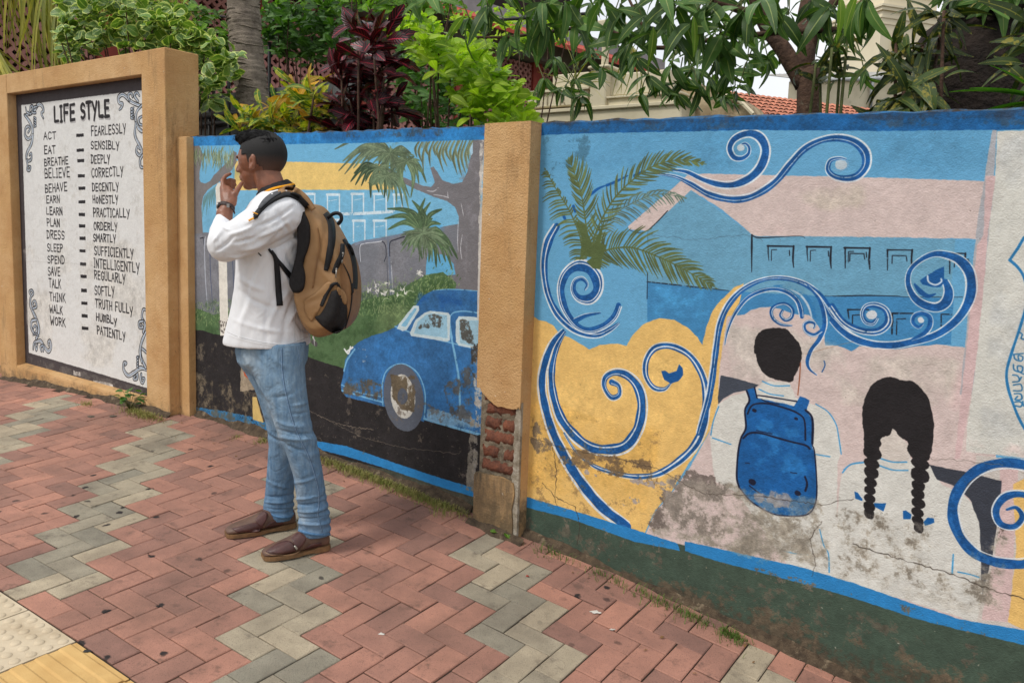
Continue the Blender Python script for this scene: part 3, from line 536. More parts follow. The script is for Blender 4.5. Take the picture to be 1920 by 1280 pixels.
def paint_left():
    LSKY = (112, 178, 216)
    c = Canvas(-4.60, -2.20, -0.35, 1.95, 560, 0, LSKY, 11)
    F = c.fill
    F([(345, 345), (345, 900), (950, 1000), (950, 340)], (118, 180, 214))
    F([(440, 302), (532, 303), (640, 306), (720, 308), (745, 356), (560, 356), (440, 357)], (230, 198, 122))
    wl = (206, 224, 234)
    for x, y, w_, h in ((50, 495, 70, 150), (215, 500, 90, 140), (400, 495, 85, 140), (565, 495, 90, 140), (715, 500, 60, 120), (410, 695, 85, 150), (565, 695, 90, 120), (250, 690, 60, 100)):
        c.stroke([(x, y + h), (x, y)], 14, wl, dR, 4, dry=.28); c.stroke([(x - 6, y), (x + w_, y)], 18, wl, dR, 4, dry=.22); c.stroke([(x + w_, y), (x + w_, y + h)], 14, wl, dR, 4, dry=.3); c.stroke([(x + 10, y + 48), (x + w_ - 18, y + 38)], 6, wl, dR, 4, dry=.4, alpha=.7)
    c.stroke([(290, 645), (460, 642), (700, 628)], 22, wl, dR, 4, dry=.34)
    c.stroke([(340, 665), (480, 660)], 8, (70, 140, 190), dR, 4, dry=.45, alpha=.7)
    GW = (118, 121, 129)
    F([(345, 436), (560, 437), (640, 470), (665, 455), (700, 448), (760, 438), (800, 430), (860, 420), (870, 700), (345, 700)], GW)
    c.blotch([(345, 440), (860, 440), (860, 640), (345, 640)], (134, 134, 140), None, (.45, .62), .5, 'big')
    c.stroke([(425, 870), (500, 850), (640, 830), (770, 800), (850, 780)], [20, 20, 20, 18, 12], (122, 132, 150), dR, 4); c.stroke([(668, 830), (690, 1200), (694, 1270)], [22, 20, 18], (118, 126, 142), dR, 4)
    for q, w_ in (([(640, 1000), (655, 950), (645, 870), (600, 852), (480, 872), (455, 890), (458, 1000)], 8), ): c.stroke(q, w_, (46, 48, 62), dR, 4, dry=.25)
    c.stroke([(462, 1000), (458, 892), (490, 868), (620, 850)], 7, (210, 214, 222), dR, 4, dry=.3); c.stroke([(682, 960), (684, 860), (730, 835), (790, 815)], 9, (44, 46, 60), dR, 4, dry=.25); c.stroke([(692, 1000), (706, 1260)], 6, (188, 194, 206), dR, 4, dry=.4); c.stroke([(660, 960), (668, 1240)], 5, (60, 64, 80), dR, 4, dry=.4)
    c.stroke([(185, 1200), (220, 1190), (228, 1280)], 14, (40, 40, 50), dH, 6.093, sm=False); c.stroke([(245, 1180), (252, 1280)], 8, (190, 194, 202), dH, 6.093)
    for x in (383, 393): c.stroke([(x, 448), (x + 2, 520), (x + 7, 585)], [3, 2.4, 1.4], (84, 92, 116) if x > 390 else (176, 182, 194), dry=.3)
    c.stroke([(435, 470), (438, 540), (436, 600)], 3, (84, 92, 112), dry=.3)
    # tree left
    TR = (124, 120, 120)
    F([(40, 100), (130, 100), (170, 130), (215, 250), (200, 330), (180, 430), (175, 520), (190, 560), (240, 575), (300, 545), (340, 480), (420, 400), (520, 300), (560, 200), (600, 220), (600, 330), (540, 430), (430, 540), (330, 600), (270, 650), (220, 720), (200, 830), (208, 1000), (215, 1140), (40, 1160)], TR, dH, smooth=False)
    F([(90, 235), (108, 230), (118, 300), (100, 310)], LSKY, dH)
    # tree right
    F([(1395, 85), (1300, 90), (1290, 200), (1262, 330), (1225, 405), (1150, 420), (1075, 390), (1040, 330), (1010, 290), (985, 300), (1005, 360), (1020, 410), (990, 445), (920, 430), (850, 395), (780, 370), (700, 320), (640, 280), (620, 300), (700, 370), (800, 425), (900, 470), (1010, 515), (1110, 550), (1170, 590), (1197, 660), (1200, 760), (1190, 900), (1172, 1060), (1165, 1210), (1345, 1230), (1350, 900), (1365, 400)], (118, 116, 120), dR)
    c.blotch([(1395, 85), (1180, 120), (1200, 1200), (1345, 1200)], (130, 128, 134), dR, (.5, .64), .6)
    for q in ([(960, 470), (1010, 475), (1050, 445)], [(1010, 500), (1080, 510), (1125, 525)], [(1115, 470), (1118, 520)], [(1225, 800), (1212, 900), (1222, 985)], [(1215, 560), (1235, 660)], [(1195, 700), (1190, 830), (1195, 930)]): c.stroke(q, [3, 8, 3][:len(q)], (196, 196, 202), dR, 4, dry=.38)
    F([(1285, 110), (1303, 100), (1305, 190), (1290, 208), (1282, 170)], (170, 204, 224), dR)
    F([(975, 900), (1010, 905), (1040, 940), (1110, 960), (1160, 1020), (1175, 1100), (950, 1110), (955, 1020)], (100, 172, 214), dR)
    c.blotch([(985, 650), (1060, 640), (1090, 900), (960, 900)], (70, 150, 204), dR, (.3, .6), .6)
    # lawn, shrub
    GR = (82, 110, 72)
    F([(345, 590), (370, 578), (400, 590), (430, 582), (470, 595), (560, 590), (640, 575), (690, 560), (740, 552), (770, 530), (800, 515), (830, 510), (855, 530), (850, 560), (845, 800), (345, 800)], GR, None, smooth=False)
    c.blotch([(345, 560), (700, 540), (860, 500), (860, 700), (345, 700)], (60, 88, 52), None, (.42, .6), .7, 'mix'); c.blotch([(345, 560), (860, 500), (860, 600), (345, 620)], (126, 148, 98), None, (.55, .66), .6, 'fine')
    c.blotch([(640, 560), (800, 560), (760, 640), (600, 640)], (126, 142, 100), None, (.54, .7), .5, 'big')
    for i in range(260):
        x = c.rs.uniform(350, 850); y0_ = 592 - max(0, x - 600) * .2 + c.rs.uniform(-12, 20)
        if 445 < x < 570: continue
        c.stroke([(x, y0_), (x + c.rs.uniform(-3, 3), y0_ - c.rs.uniform(4, 13))], [1.6, .6], (70, 98, 58) if c.rs.rand() < .6 else (138, 154, 112))
    for i in range(150):
        x, y = c.rs.normal(815, 22), c.rs.normal(540, 16); c.stroke([(x, y), (x + 2, y - 3)], 1.8, (74, 104, 56) if c.rs.rand() < .6 else (132, 154, 104))
    for x, y in ((895, 1090), (918, 1100), (585, 1180), (590, 1230), (660, 1180), (700, 1230), (630, 1250), (650, 1240), (780, 1220), (800, 1235), (525, 1215), (740, 1265), (910, 1085)):
        for k_ in range(4): c.stroke([(x + c.rs.uniform(-16, 16), y + c.rs.uniform(-16, 16)), (x + c.rs.uniform(-22, 22), y - c.rs.uniform(6, 34))], [8, 3], (226, 226, 220), dR, 4, dry=.25)
    for x, y in ((395, 130), (270, 100), (350, 150), (285, 165)): c.stroke([(x, y), (x + 16, y - 20), (x + 40, y - 12)], [2, 4, 2], (170, 188, 150), dC, 2.462, dry=.3)
    # foliage of the painted trees
    LF = (98, 114, 92)
    for i in range(90):
        x = c.rs.uniform(55, 570); y = c.rs.uniform(140, 260); l = c.rs.uniform(70, 230) * (1 if 200 < x < 500 else .75)
        c.stroke([(x, y), (x + c.rs.uniform(-25, 10), y + l * .5), (x + c.rs.uniform(-30, 20), y + l)], [6, 15, 3], shade(c, (104, 118, 92), .85, 1.35), dH, 6.093, dry=.2 if c.rs.rand() < .5 else 0)
    for i in range(70):
        x = c.rs.uniform(60, 570); y = c.rs.uniform(140, 290); c.stroke([(x, y), (x - 6, y + 60), (x + c.rs.uniform(-25, 15), y + c.rs.uniform(80, 150))], [3, 5, 2], (168, 178, 146), dH, 6.093, dry=.35)
    for x in range(215, 360, 14):
        y = 600 + abs(x - 340) * .9; c.stroke([(x + 20, y), (x + 6, y + 80), (x - 4 + c.rs.uniform(-10, 10), y + c.rs.uniform(150, 260))], [6, 13, 3], (88, 110, 86), dH, 6.093)
    for x in range(560, 660, 12): c.stroke([(x, 370 + c.rs.uniform(0, 40)), (x - 4, 440), (x + 8, 540)], [4, 9, 3], (110, 134, 104), dH, 6.093, dry=.2)
    tuft(c, dR, 4, (690, 185), [(270, 160), (300, 320), (345, 345), (410, 300), (430, 180), (480, 190), (385, 110), (455, 290), (640, 330), (700, 340), (740, 400), (760, 360), (830, 290), (840, 190), (560, 130), (520, 250), (600, 260), (330, 250)], LF, 30)
    tuft(c, dR, 4, (600, 300), [(390, 400), (415, 340), (425, 425), (540, 520), (500, 400), (470, 430), (640, 520), (600, 480)], (64, 84, 62), 32)
    tuft(c, dR, 4, (640, 330), [(665, 550), (735, 570), (780, 590), (825, 610), (700, 480), (830, 520), (630, 500), (600, 420)], (96, 116, 92), 26)
    tuft(c, dR, 4, (805, 245), [(955, 408), (900, 415), (920, 330), (870, 400), (840, 520), (790, 470), (760, 420), (735, 340)], (92, 112, 84), 30)
    for x, l in ((880, 130), (905, 170), (935, 240), (985, 200), (1040, 170), (1060, 240), (1085, 200), (1110, 160), (1140, 190), (1165, 260), (1200, 270), (1225, 250), (1255, 220), (1275, 160), (960, 130), (1020, 120), (1180, 150)):
        c.stroke([(x + 30, 90), (x - 6, 90 + l * .5), (x + c.rs.uniform(0, 30), 90 + l)], [12, 28, 4], shade(c, (102, 112, 88), .9, 1.15), dR, 4); c.stroke([(x + 28, 92), (x + 2, 90 + l * .45), (x + 14, 90 + l * .8)], [3, 6, 2], (158, 168, 134), dR, 4, dry=.35)
    c.blotch([(600, 85), (1390, 85), (1390, 130), (600, 150)], (110, 118, 98), dR, (.35, .55), .9)
    tuft(c, dR, 4, (930, 780), [(645, 680), (665, 605), (670, 760), (780, 600), (850, 545), (865, 660), (945, 530), (985, 560), (1000, 680), (1070, 610), (1060, 720), (1185, 960), (1150, 960), (1190, 980), (1100, 1000), (1030, 1040), (975, 1000), (925, 980), (860, 930), (820, 900), (775, 880), (1150, 1060), (900, 620), (930, 610), (1120, 840)], (74, 96, 68), 34, (140, 162, 116))
    tuft(c, dR, 4, (925, 800), [(880, 900), (930, 930), (980, 920), (1030, 900), (860, 860), (1000, 1000), (1060, 1010), (1130, 960)], (96, 116, 86), 24, (168, 184, 136))
    for (cx_, cy_, R_, n_) in ((690, 190, 190, 46), (600, 300, 150, 26), (660, 360, 150, 26), (805, 250, 140, 24), (930, 790, 210, 46)):
        for i in range(n_):
            a = c.rs.uniform(0, 6.28); l = R_ * c.rs.uniform(.45, 1.0); ex_, ey_ = cx_ + math.cos(a) * l, cy_ + math.sin(a) * l * .7 + l * .35
            cc = shade(c, (96, 114, 88), .85, 1.2); m_ = (cx_ + (ex_ - cx_) * .55, cy_ + (ey_ - cy_) * .4 - 10)
            c.stroke([(cx_, cy_), m_, (ex_, ey_)], [12, 24, 6], cc, dR, 4, var=.2, alpha=.9); c.stroke([(cx_, cy_), (m_[0], m_[1] - 4), (ex_ * .4 + m_[0] * .6, ey_ * .4 + m_[1] * .6)], [3, 5, 1], (160, 174, 138), dR, 4, alpha=.5, dry=.35)
    # road
    RD = (40, 37, 38)
    F([(345, 622), (361, 618), (380, 619), (400, 626), (440, 631), (520, 640), (575, 668), (600, 677), (643, 690), (700, 700), (950, 780), (950, 1000), (345, 800)], RD, None, var=.25)
    # post
    F([(404, 352), (408, 343), (416, 342), (420, 350), (424, 440), (427, 560), (429, 629), (413, 629), (410, 500)], (226, 222, 212))
    c.blotch([(410, 600), (430, 600), (430, 625), (410, 625)], (90, 84, 80), None, (.45, .55), .9, 'fine', 3)
    # car
    CB = (54, 108, 162)
    F([(100, 575), (96, 545), (110, 480), (115, 430), (150, 370), (180, 345), (240, 318), (300, 300), (345, 280), (380, 250), (440, 180), (480, 130), (520, 110), (600, 102), (680, 105), (760, 115), (800, 120), (800, 790), (740, 775), (600, 740), (480, 708), (478, 715), (330, 650), (295, 645), (200, 620), (120, 600)], CB, dC, smooth=False, var=.2)
    c.blotch([(110, 350), (400, 290), (740, 400), (740, 720), (110, 560)], (54, 120, 184), dC, (.44, .62), .5, 'big'); c.blotch([(440, 110), (740, 110), (740, 200), (440, 200)], (16, 66, 132), dC, (.4, .62), .5)
    lb = (120, 178, 216)
    for q, w_ in (([(290, 640), (285, 560), (300, 490), (340, 455), (390, 450), (440, 480), (470, 530), (485, 600), (480, 700)], 7), ([(590, 220), (600, 300), (620, 400), (640, 520), (645, 640), (650, 720)], 12), ([(610, 330), (600, 230), (650, 205), (740, 215)], 6),
                  ([(100, 570), (200, 600), (290, 625)], 7), ([(480, 700), (600, 735), (740, 775)], 12), ([(345, 275), (410, 300), (470, 320), (600, 350), (740, 385)], 6), ([(110, 480), (125, 430), (160, 380)], 9), ([(100, 545), (180, 580), (290, 600)], 5), ([(520, 110), (600, 104), (730, 112)], 4)): c.stroke(q, w_, lb, dC, 2.462, dry=.33)
    c.blotch([(490, 650), (740, 700), (740, 775), (490, 710)], (128, 170, 200), dC, (.4, .52), .9, 'mix', 5)
    gl = (196, 214, 220)
    F([(432, 178), (455, 180), (458, 200), (400, 290), (380, 297), (355, 285), (365, 262)], gl, dC); F([(436, 190), (446, 194), (395, 278), (372, 272)], (130, 184, 214), dC)
    F([(480, 212), (510, 203), (590, 212), (600, 225), (598, 340), (585, 345), (420, 320), (413, 305), (440, 245)], gl, dC); F([(488, 222), (515, 215), (585, 224), (588, 330), (432, 308), (450, 255)], (150, 192, 214), dC)
    F([(625, 250), (640, 228), (760, 235), (760, 385), (640, 365), (626, 345)], gl, dC); F([(640, 250), (750, 246), (750, 375), (645, 352)], (156, 194, 214), dC)
    dk = (72, 66, 58)
    c.blotch([(500, 215), (590, 220), (590, 290), (440, 290)], dk, dC, (.48, .56), .85, 'mix', 5); c.blotch([(640, 240), (690, 240), (730, 380), (650, 340)], dk, dC, (.42, .50), .85, 'mix', 5)
    F([(385 + 92 * math.cos(t) + 14 * math.sin(t), 604 + 155 * math.sin(t)) for t in np.linspace(0, 6.28, 25)[:-1]], (92, 98, 110), dC, smooth=True)
    F([(382 + 56 * math.cos(t) + 8 * math.sin(t), 598 + 102 * math.sin(t)) for t in np.linspace(0, 6.28, 21)[:-1]], (206, 204, 196), dC, smooth=True)
    c.blotch([(325, 500), (440, 500), (440, 680), (380, 660), (325, 600)], (96, 84, 66), dC, (.34, .46), .95, 'mix', 4)
    F([(380 + 24 * math.cos(t), 597 + 38 * math.sin(t)) for t in np.linspace(0, 6.28, 15)[:-1]], (84, 90, 102), dC)
    c.blotch([(140, 360), (230, 380), (210, 500), (160, 470)], (206, 206, 200), dC, (.53, .58), .95, 'mix', 5); c.blotch([(120, 500), (300, 520), (290, 625), (100, 590)], (92, 78, 60), dC, (.42, .54), .85, 'mix', 7)
    c.blotch([(560, 560), (740, 380), (740, 760), (600, 700)], (86, 82, 78), dC, (.50, .58), .85, 'mix', 8); c.blotch([(700, 380), (760, 380), (750, 780), (715, 760)], (180, 178, 172), dC, (.42, .52), .9, 'mix', 4); c.blotch([(690, 350), (760, 350), (760, 600), (700, 500)], (60, 56, 52), dC, (.46, .54), .9, 'mix', 4)
    for q in ([(112, 380), (130, 400), (140, 370)], [(125, 390), (150, 372)]): c.stroke(q, 9, (222, 226, 226), dC, 2.462)
    # bare margins
    c.blotch([(899, 262), (908, 262), (902, 500), (896, 500)], (196, 192, 186), None, (.3, .45), .95, 'mix', 2); F([(901, 400), (905, 400), (898, 600), (894, 600), (896, 500)], (206, 202, 196)); c.blotch([(893, 740), (902, 740), (892, 900), (884, 900)], (176, 172, 166), None, (.4, .5), .9, 'mix', 2)
    F([(345, 250), (356, 250), (366, 790), (345, 790)], (92, 88, 84))
    # coping
    F([(345, 240), (960, 220), (960, 262), (907, 262), (700, 268), (520, 271), (345, 274)], (46, 128, 192), None, var=.2)
    c.blotch([(600, 235), (920, 225), (920, 262), (600, 266)], (32, 96, 156), None, (.3, .6), .8, 'big', 10); c.blotch([(520, 240), (920, 225), (920, 256), (520, 262)], (70, 66, 64), None, (.56, .68), .6, 'mix', 3)
    # bottom
    mud = (88, 82, 70)
    F([(361, 778), (420, 800), (500, 822), (600, 850), (742, 884), (888, 931), (960, 960), (960, 1100), (361, 900)], (70, 74, 64), None, var=.2)
    F([(500, 792), (597, 827), (650, 836), (742, 868), (830, 897), (888, 914), (960, 940), (960, 955), (888, 931), (830, 914), (742, 884), (660, 858), (597, 842), (500, 808)], (44, 128, 190))
    c.blotch([(361, 762), (420, 770), (479, 782), (505, 795), (505, 812), (440, 796), (361, 780)], (44, 128, 190), None, (.36, .44), .95, 'mix', 2)
    c.blotch([(361, 700), (500, 740), (500, 840), (361, 800)], (96, 86, 70), None, (.44, .60), .8, 'mix', 8); c.blotch([(361, 640), (420, 640), (500, 700), (500, 800), (361, 760)], (118, 108, 92), None, (.56, .66), .7, 'mix', 12)
    c.blotch([(500, 640), (700, 700), (900, 800), (900, 930), (500, 820)], (108, 98, 88), None, (.66, .74), .7, 'mix', 10); c.blotch([(880, 780), (900, 780), (895, 930), (872, 920)], (140, 134, 122), None, (.46, .56), .9, 'mix', 4)
    c.blotch([(361, 790), (600, 850), (888, 931), (888, 975), (361, 830)], mud, None, (.36, .52), .85, 'mix', 5)
    c.speck(300, (168, 152, 130), (0, 1), (.62, .98), (.4, 1.3)); c.speck(60, (40, 40, 44), (0, 1), (.05, .6), (.4, .9), .6)
    F([(473, 744), (481, 744), (487, 768), (494, 792), (474, 786)], (204, 176, 110))
    c.blotch([(452, 680), (472, 680), (478, 730), (450, 735)], (150, 136, 116), None, (.2, .34), .98, 'mix', 2); F([(456, 694), (466, 690), (474, 706), (468, 712), (458, 704)], (176, 86, 52)); c.crack([(580, 770), (620, 790), (660, 800), (700, 805)], (150, 136, 120), w=1.4); c.crack([(600, 780), (680, 820), (760, 840), (860, 850)], (130, 118, 104), w=1)
    c.stroke([(587, 632), (590, 640)], 4, (220, 218, 210)); c.stroke([(586, 641), (592, 645)], 9, (78, 74, 74), dry=.2)
    return c

# ------------------------------------------------------------------ hand lettering
GL = {'A': ['0,0 .5,1 1,0', '.22,.38 .8,.38'], 'B': ['.1,0 .1,1', '.1,1 .75,.9 .7,.58 .1,.52', '.1,.52 .95,.4 .9,.06 .1,0'], 'C': ['.95,.85 .55,1 .12,.75 .08,.3 .45,0 .95,.15'], 'D': ['.12,0 .12,1', '.0,1 .6,.95 .95,.55 .7,.1 .0,.02'],
      'E': ['.15,0 .15,1', '.1,1 .95,1', '.15,.52 .8,.52', '.1,0 .95,0'], 'F': ['.15,0 .15,1', '.1,1 .95,1', '.15,.52 .8,.52'], 'G': ['.95,.85 .5,1 .1,.7 .1,.25 .5,0 .92,.15 .92,.45 .6,.45'], 'H': ['.1,0 .1,1', '.9,0 .9,1', '.1,.48 .9,.52'], 'I': ['.5,0 .5,1', '.1,1 .9,1', '.1,0 .9,0'],
      'K': ['.1,0 .1,1', '.9,1 .15,.48', '.3,.55 1,-.05'], 'L': ['.12,1 .12,.03 .95,.03'], 'M': ['.05,0 .1,1 .5,.35 .9,1 .95,0'], 'N': ['.1,0 .1,1 .9,0 .9,1'], 'O': ['.5,1 .1,.75 .1,.25 .5,0 .9,.25 .9,.75 .5,1'], 'P': ['.12,0 .12,1', '.0,1 .85,.92 .85,.55 .12,.45'],
      'R': ['.12,0 .12,1', '.0,1 .85,.92 .8,.58 .15,.5', '.4,.5 .95,-.02'], 'S': ['.92,.85 .5,1 .12,.8 .25,.55 .75,.45 .9,.2 .5,0 .08,.12'], 'T': ['.5,0 .5,1', '.02,1 .98,1'], 'U': ['.1,1 .12,.2 .5,0 .88,.2 .9,1'], 'V': ['.02,1 .5,0 .98,1'], 'W': ['.02,1 .25,0 .5,.65 .75,0 .98,1'], 'Y': ['.05,1 .5,.45', '.95,1 .35,-.15']}
GL['u'] = GL['U']; GL['o'] = ['.5,.8 .15,.6 .15,.2 .5,0 .85,.2 .85,.6 .5,.8']; GL['m'] = ['.05,0 .1,.85 .5,.7 .5,.1', '.5,.7 .9,.85 .95,0']; GL['y'] = ['.05,.75 .4,.25', '.95,.8 .3,-.35']
def letters(c, txt, lb, rb, h, w, col, serif=True):
    a, b = np.array(c.px(lb)), np.array(c.px(rb)); sc = (c.scale(lb) + c.scale(rb)) / 2; H = h * sc; n = len(txt)
    wd = [.45 if ch == 'I' else (1.35 if ch in 'MW' else (.5 if ch == ' ' else 1)) for ch in txt]; tot = sum(wd) + .28 * (n - 1); adv = (b - a) / tot; x = 0
    up = np.array([0.0, -1.0])
    for ch, q in zip(txt, wd):
        if ch != ' ':
            o = a + adv * x + up * c.rs.uniform(-.02, .02) * H; hh = H * c.rs.uniform(.93, 1.06)
            for st in GL[ch]:
                P = [o + adv * q * (float(p.split(',')[0]) + c.rs.uniform(-.03, .03)) + up * hh * (float(p.split(',')[1]) + c.rs.uniform(-.02, .02)) for p in st.split(' ')]
                W_ = [w * sc * c.rs.uniform(.8, 1.15) for _ in P]
                c.rawstroke(P, W_, col, sm=len(P) > 3 and ch in 'BCDGOPRSUoumW' and ch != 'W', var=.15)
        x += q + .28
def scroll(c, pts, w, ol=(30, 30, 34), fillc=(186, 200, 214), cv=None, k=1.0):
    c.stroke(pts, [a + 3.6 * k for a in (w if hasattr(w, '__len__') else [w] * len(pts))], ol, cv, k)
    c.stroke(pts, [a * .95 for a in (w if hasattr(w, '__len__') else [w] * len(pts))], (210, 213, 216), cv, k); c.stroke([(x + .25 * k, y - .2 * k) for x, y in pts], [a * .35 for a in (w if hasattr(w, '__len__') else [w] * len(pts))], (132, 158, 186), cv, k, dry=.3); c.stroke(pts[1:-1], .6 * k, ol, cv, k, alpha=.8)

def paint_board():
    c = Canvas(-6.90, -4.80, -0.02, 2.42, 560, .0526, (70, 64, 66), 21)
    F = c.fill
    c.a[:] = c.a * (1 + .15 * (c.mid[:, :, None] - .5))
    F([(40, 197.5), (100, 190), (180, 180), (264, 169.7), (300, 165), (312, 735), (275.3, 727), (160, 692), (54.2, 661)], (216, 216, 214), var=.03)
    c.blotch([(40, 460), (280, 440), (290, 720), (50, 650)], (200, 196, 188), None, (.42, .62), .6, 'big'); c.blotch([(40, 200), (280, 180), (280, 700), (50, 650)], (186, 182, 174), None, (.60, .68), .35, 'mix')
    K = (36, 33, 36)
    # title with pale drop edge
    for dx, dy, cc, w_ in ((.9, 3.0, (170, 168, 168), 5.0), (0, 0, K, 5.6)):
        letters(c, 'LIFE', (101.5 + dx, 229 + dy), (140.5 + dx, 224 + dy), 28, w_ * 1.15, cc); letters(c, 'STYLE', (151.5 + dx, 223 + dy), (205 + dx, 218 + dy), 28, w_ * 1.15, cc)
    c1 = lambda x, y: (x / 3.2, y / 3.2)
    L = [('ACT', 82, 262, 105, 260.5, 13.5), ('EAT', 83, 289, 104, 287, 14.5), ('BREATHE', 83, 311.5, 128, 307.5, 14), ('BELIEVE', 84, 334, 131, 331.5, 17), ('BEHAVE', 84.5, 361, 126, 357.5, 14.5), ('EARN', 87, 381, 112, 380, 13.5),
         ('LEARN', 87, 402, 117, 403, 13), ('PLAN', 88, 423.5, 112, 425.5, 14), ('DRESS', 88, 447, 121, 449, 15), ('SLEEP', 89, 471, 117.5, 472, 14), ('SPEND', 89.5, 493, 121, 494.5, 14), ('SAVE', 90, 516, 113, 517, 15), ('TALK', 92, 538, 114.5, 540.5, 15.5), ('THINK', 93, 563, 123, 566.5, 15.5), ('WALK', 93, 585.5, 117.5, 589, 15), ('WORK', 94.5, 608, 123, 612.5, 15)]
    for t, a, b, d, e, h in L: letters(c, t, (a, b), (d, e), h, 2.6, K)
    Rr = [('FEARLESSLY', 171, 254.5, 236, 250, 17), ('SENSIBLY', 170.5, 279.5, 223.5, 280, 14.5), ('DEEPLY', 171, 306, 206, 306, 15), ('CORRECTLY', 172, 332.5, 231, 329.5, 16), ('DECENTLY', 173, 358.5, 222.5, 357, 14.5), ('HoNESTLY', 174, 381, 221.5, 381.5, 14), ('PRACTICALLY', 175, 406, 243, 408, 15.5),
          ('ORDERLY', 176, 430.5, 220, 432.5, 14), ('SMARTLY', 175, 452, 217, 454.5, 13.5), ('SuFFICIENTLY', 177, 477.5, 250, 484, 16), ('INTELLIGENTLY', 176, 501, 261.5, 511.5, 17), ('REGULARLY', 177, 522.5, 235, 531, 16), ('SOFTLY', 177.5, 552, 214.5, 555, 16.5), ('TRUTH FuLLy', 179, 576, 249, 588.5, 16.5), ('HumBLy', 180.5, 600.5, 219, 608, 14.5), ('PATIENTLY', 182, 625, 235, 638.5, 15.5)]
    for t, a, b, d, e, h in Rr: letters(c, t, (a, b), (d, e), h, 2.7, K)
    D = [(143, 157, 251, 257), (143.5, 157.5, 279, 285), (145, 158, 298.5, 304.5), (146, 159, 327, 333), (147, 160, 350, 356), (147, 160, 375.5, 381.5), (147.6, 159.5, 399, 405.3), (148, 160, 420.5, 426.6), (149, 160.5, 443.5, 450), (149, 160.5, 467.5, 473), (150, 161.5, 492, 498), (151, 162.5, 515, 521), (152, 163, 541, 547.5), (152.5, 164, 565.3, 571), (153, 164.5, 588.5, 595), (153.5, 166, 612, 618)]
    for i, (x0, x1, y0, y1) in enumerate(D):
        sl_ = (i - 5) * .09 + .0; F([(x0, y0 - sl_ * .5), (x1, y0 + sl_ * .9), (x1, y1 + sl_), (x0, y1 - sl_ * .4)], K)
    # corner scrolls
    t1 = lambda x, y: (20 + x / 4.267, 160 + y / 4.267); t2 = lambda x, y: (20 + x / 4.267, 440 + y / 4.267); k = 4.267
    S = lambda pts, w, cv: scroll(c, pts, w, cv=cv, k=k)
    S([(262, 265), (245, 225), (262, 205), (250, 165), (220, 155), (190, 200), (150, 232), (110, 238)], [5, 14, 18, 22, 24, 26, 18, 8], t1)
    S([(200, 222), (175, 218), (185, 180), (210, 172)], [10, 12, 12, 8], t1); S([(160, 230), (130, 215), (120, 180)], [14, 10, 4], t1); S([(150, 218), (158, 175), (175, 170), (170, 200)], [6, 12, 14, 8], t1)
    S([(112, 240), (150, 290), (175, 350), (170, 400), (140, 430), (115, 400), (118, 350), (140, 330), (155, 350), (140, 378)], [8, 22, 26, 22, 20, 18, 16, 14, 12, 8], t1)
    S([(178, 400), (165, 470), (135, 530), (125, 580), (140, 605), (165, 590), (165, 545), (150, 560)], [20, 22, 20, 18, 16, 16, 12, 8], t1); S([(128, 600), (135, 640), (132, 675), (150, 680), (158, 655), (145, 650)], [12, 12, 14, 14, 12, 8], t1)
    for y in (265, 285, 305, 325): S([(185, y - 8), (202, y), (188, y + 8)], [4, 8, 4], t1)
    S([(870, 195), (885, 180), (895, 150), (868, 140), (862, 100), (890, 75), (920, 90), (960, 130), (1010, 155), (1060, 170)], [10, 16, 18, 22, 26, 26, 26, 26, 22, 14], t1)
    S([(950, 120), (940, 80), (965, 65), (975, 95)], [12, 16, 14, 8], t1); S([(1020, 130), (990, 85), (1010, 60), (1030, 85)], [14, 18, 16, 8], t1)
    S([(1050, 160), (1010, 210), (1000, 280), (1020, 340), (1050, 370)], [12, 18, 24, 24, 20], t1); S([(1050, 250), (1025, 270), (1030, 310), (1055, 320)], [12, 14, 16, 10], t1)
    S([(1000, 300), (995, 400), (1030, 480), (1050, 530), (1030, 560), (1005, 530), (1015, 490), (1030, 510)], [10, 22, 22, 20, 20, 18, 14, 8], t1); S([(1055, 560), (1035, 600), (1040, 650), (1060, 660)], [14, 18, 16, 10], t1)
    for y in (190, 215, 240, 262): S([(985, y - 10), (962, y), (982, y + 8)], [4, 10, 4], t1)
    S([(160, 480), (150, 455), (170, 445), (180, 470), (160, 500), (158, 560), (180, 620), (215, 700), (225, 770), (205, 830)], [8, 12, 14, 14, 14, 22, 26, 26, 24, 16], t2)
    S([(175, 590), (205, 575), (195, 530), (175, 545), (185, 565)], [8, 16, 16, 12, 8], t2); S([(205, 680), (170, 690), (165, 740), (190, 790), (210, 760), (195, 725), (182, 745)], [14, 20, 22, 20, 16, 12, 8], t2)
    S([(180, 800), (200, 790), (225, 810)], 5, t2); S([(180, 915), (185, 870), (205, 855), (240, 850), (265, 890), (300, 930), (322, 900), (315, 850), (300, 860), (305, 885)], [4, 12, 18, 22, 24, 26, 24, 18, 14, 8], t2); S([(195, 870), (205, 920), (215, 880)], [6, 16, 6], t2); S([(245, 930), (240, 895), (262, 890), (260, 930)], [8, 14, 16, 8], t2)
    S([(915, 1040), (925, 1025), (905, 1025), (905, 1080), (940, 1125), (990, 1100), (1040, 1065), (1085, 1080)], [8, 14, 16, 22, 26, 26, 24, 14], t2); S([(990, 1130), (985, 1155), (1010, 1150), (1015, 1110), (1000, 1130)], [10, 14, 16, 12, 6], t2); S([(1045, 1110), (1040, 1160), (1055, 1185), (1070, 1150), (1052, 1145)], [10, 16, 16, 12, 6], t2)
    S([(1085, 940), (1045, 910), (1040, 970), (1080, 1060)], [12, 18, 26, 16], t2); S([(1085, 770), (1050, 850), (1035, 940), (1050, 1020)], [10, 24, 22, 12], t2); S([(1080, 600), (1060, 600), (1050, 660), (1075, 720), (1060, 780)], [10, 14, 18, 20, 14], t2); S([(1060, 690), (1028, 700), (1030, 740), (1058, 740), (1045, 720)], [10, 16, 16, 12, 6], t2)
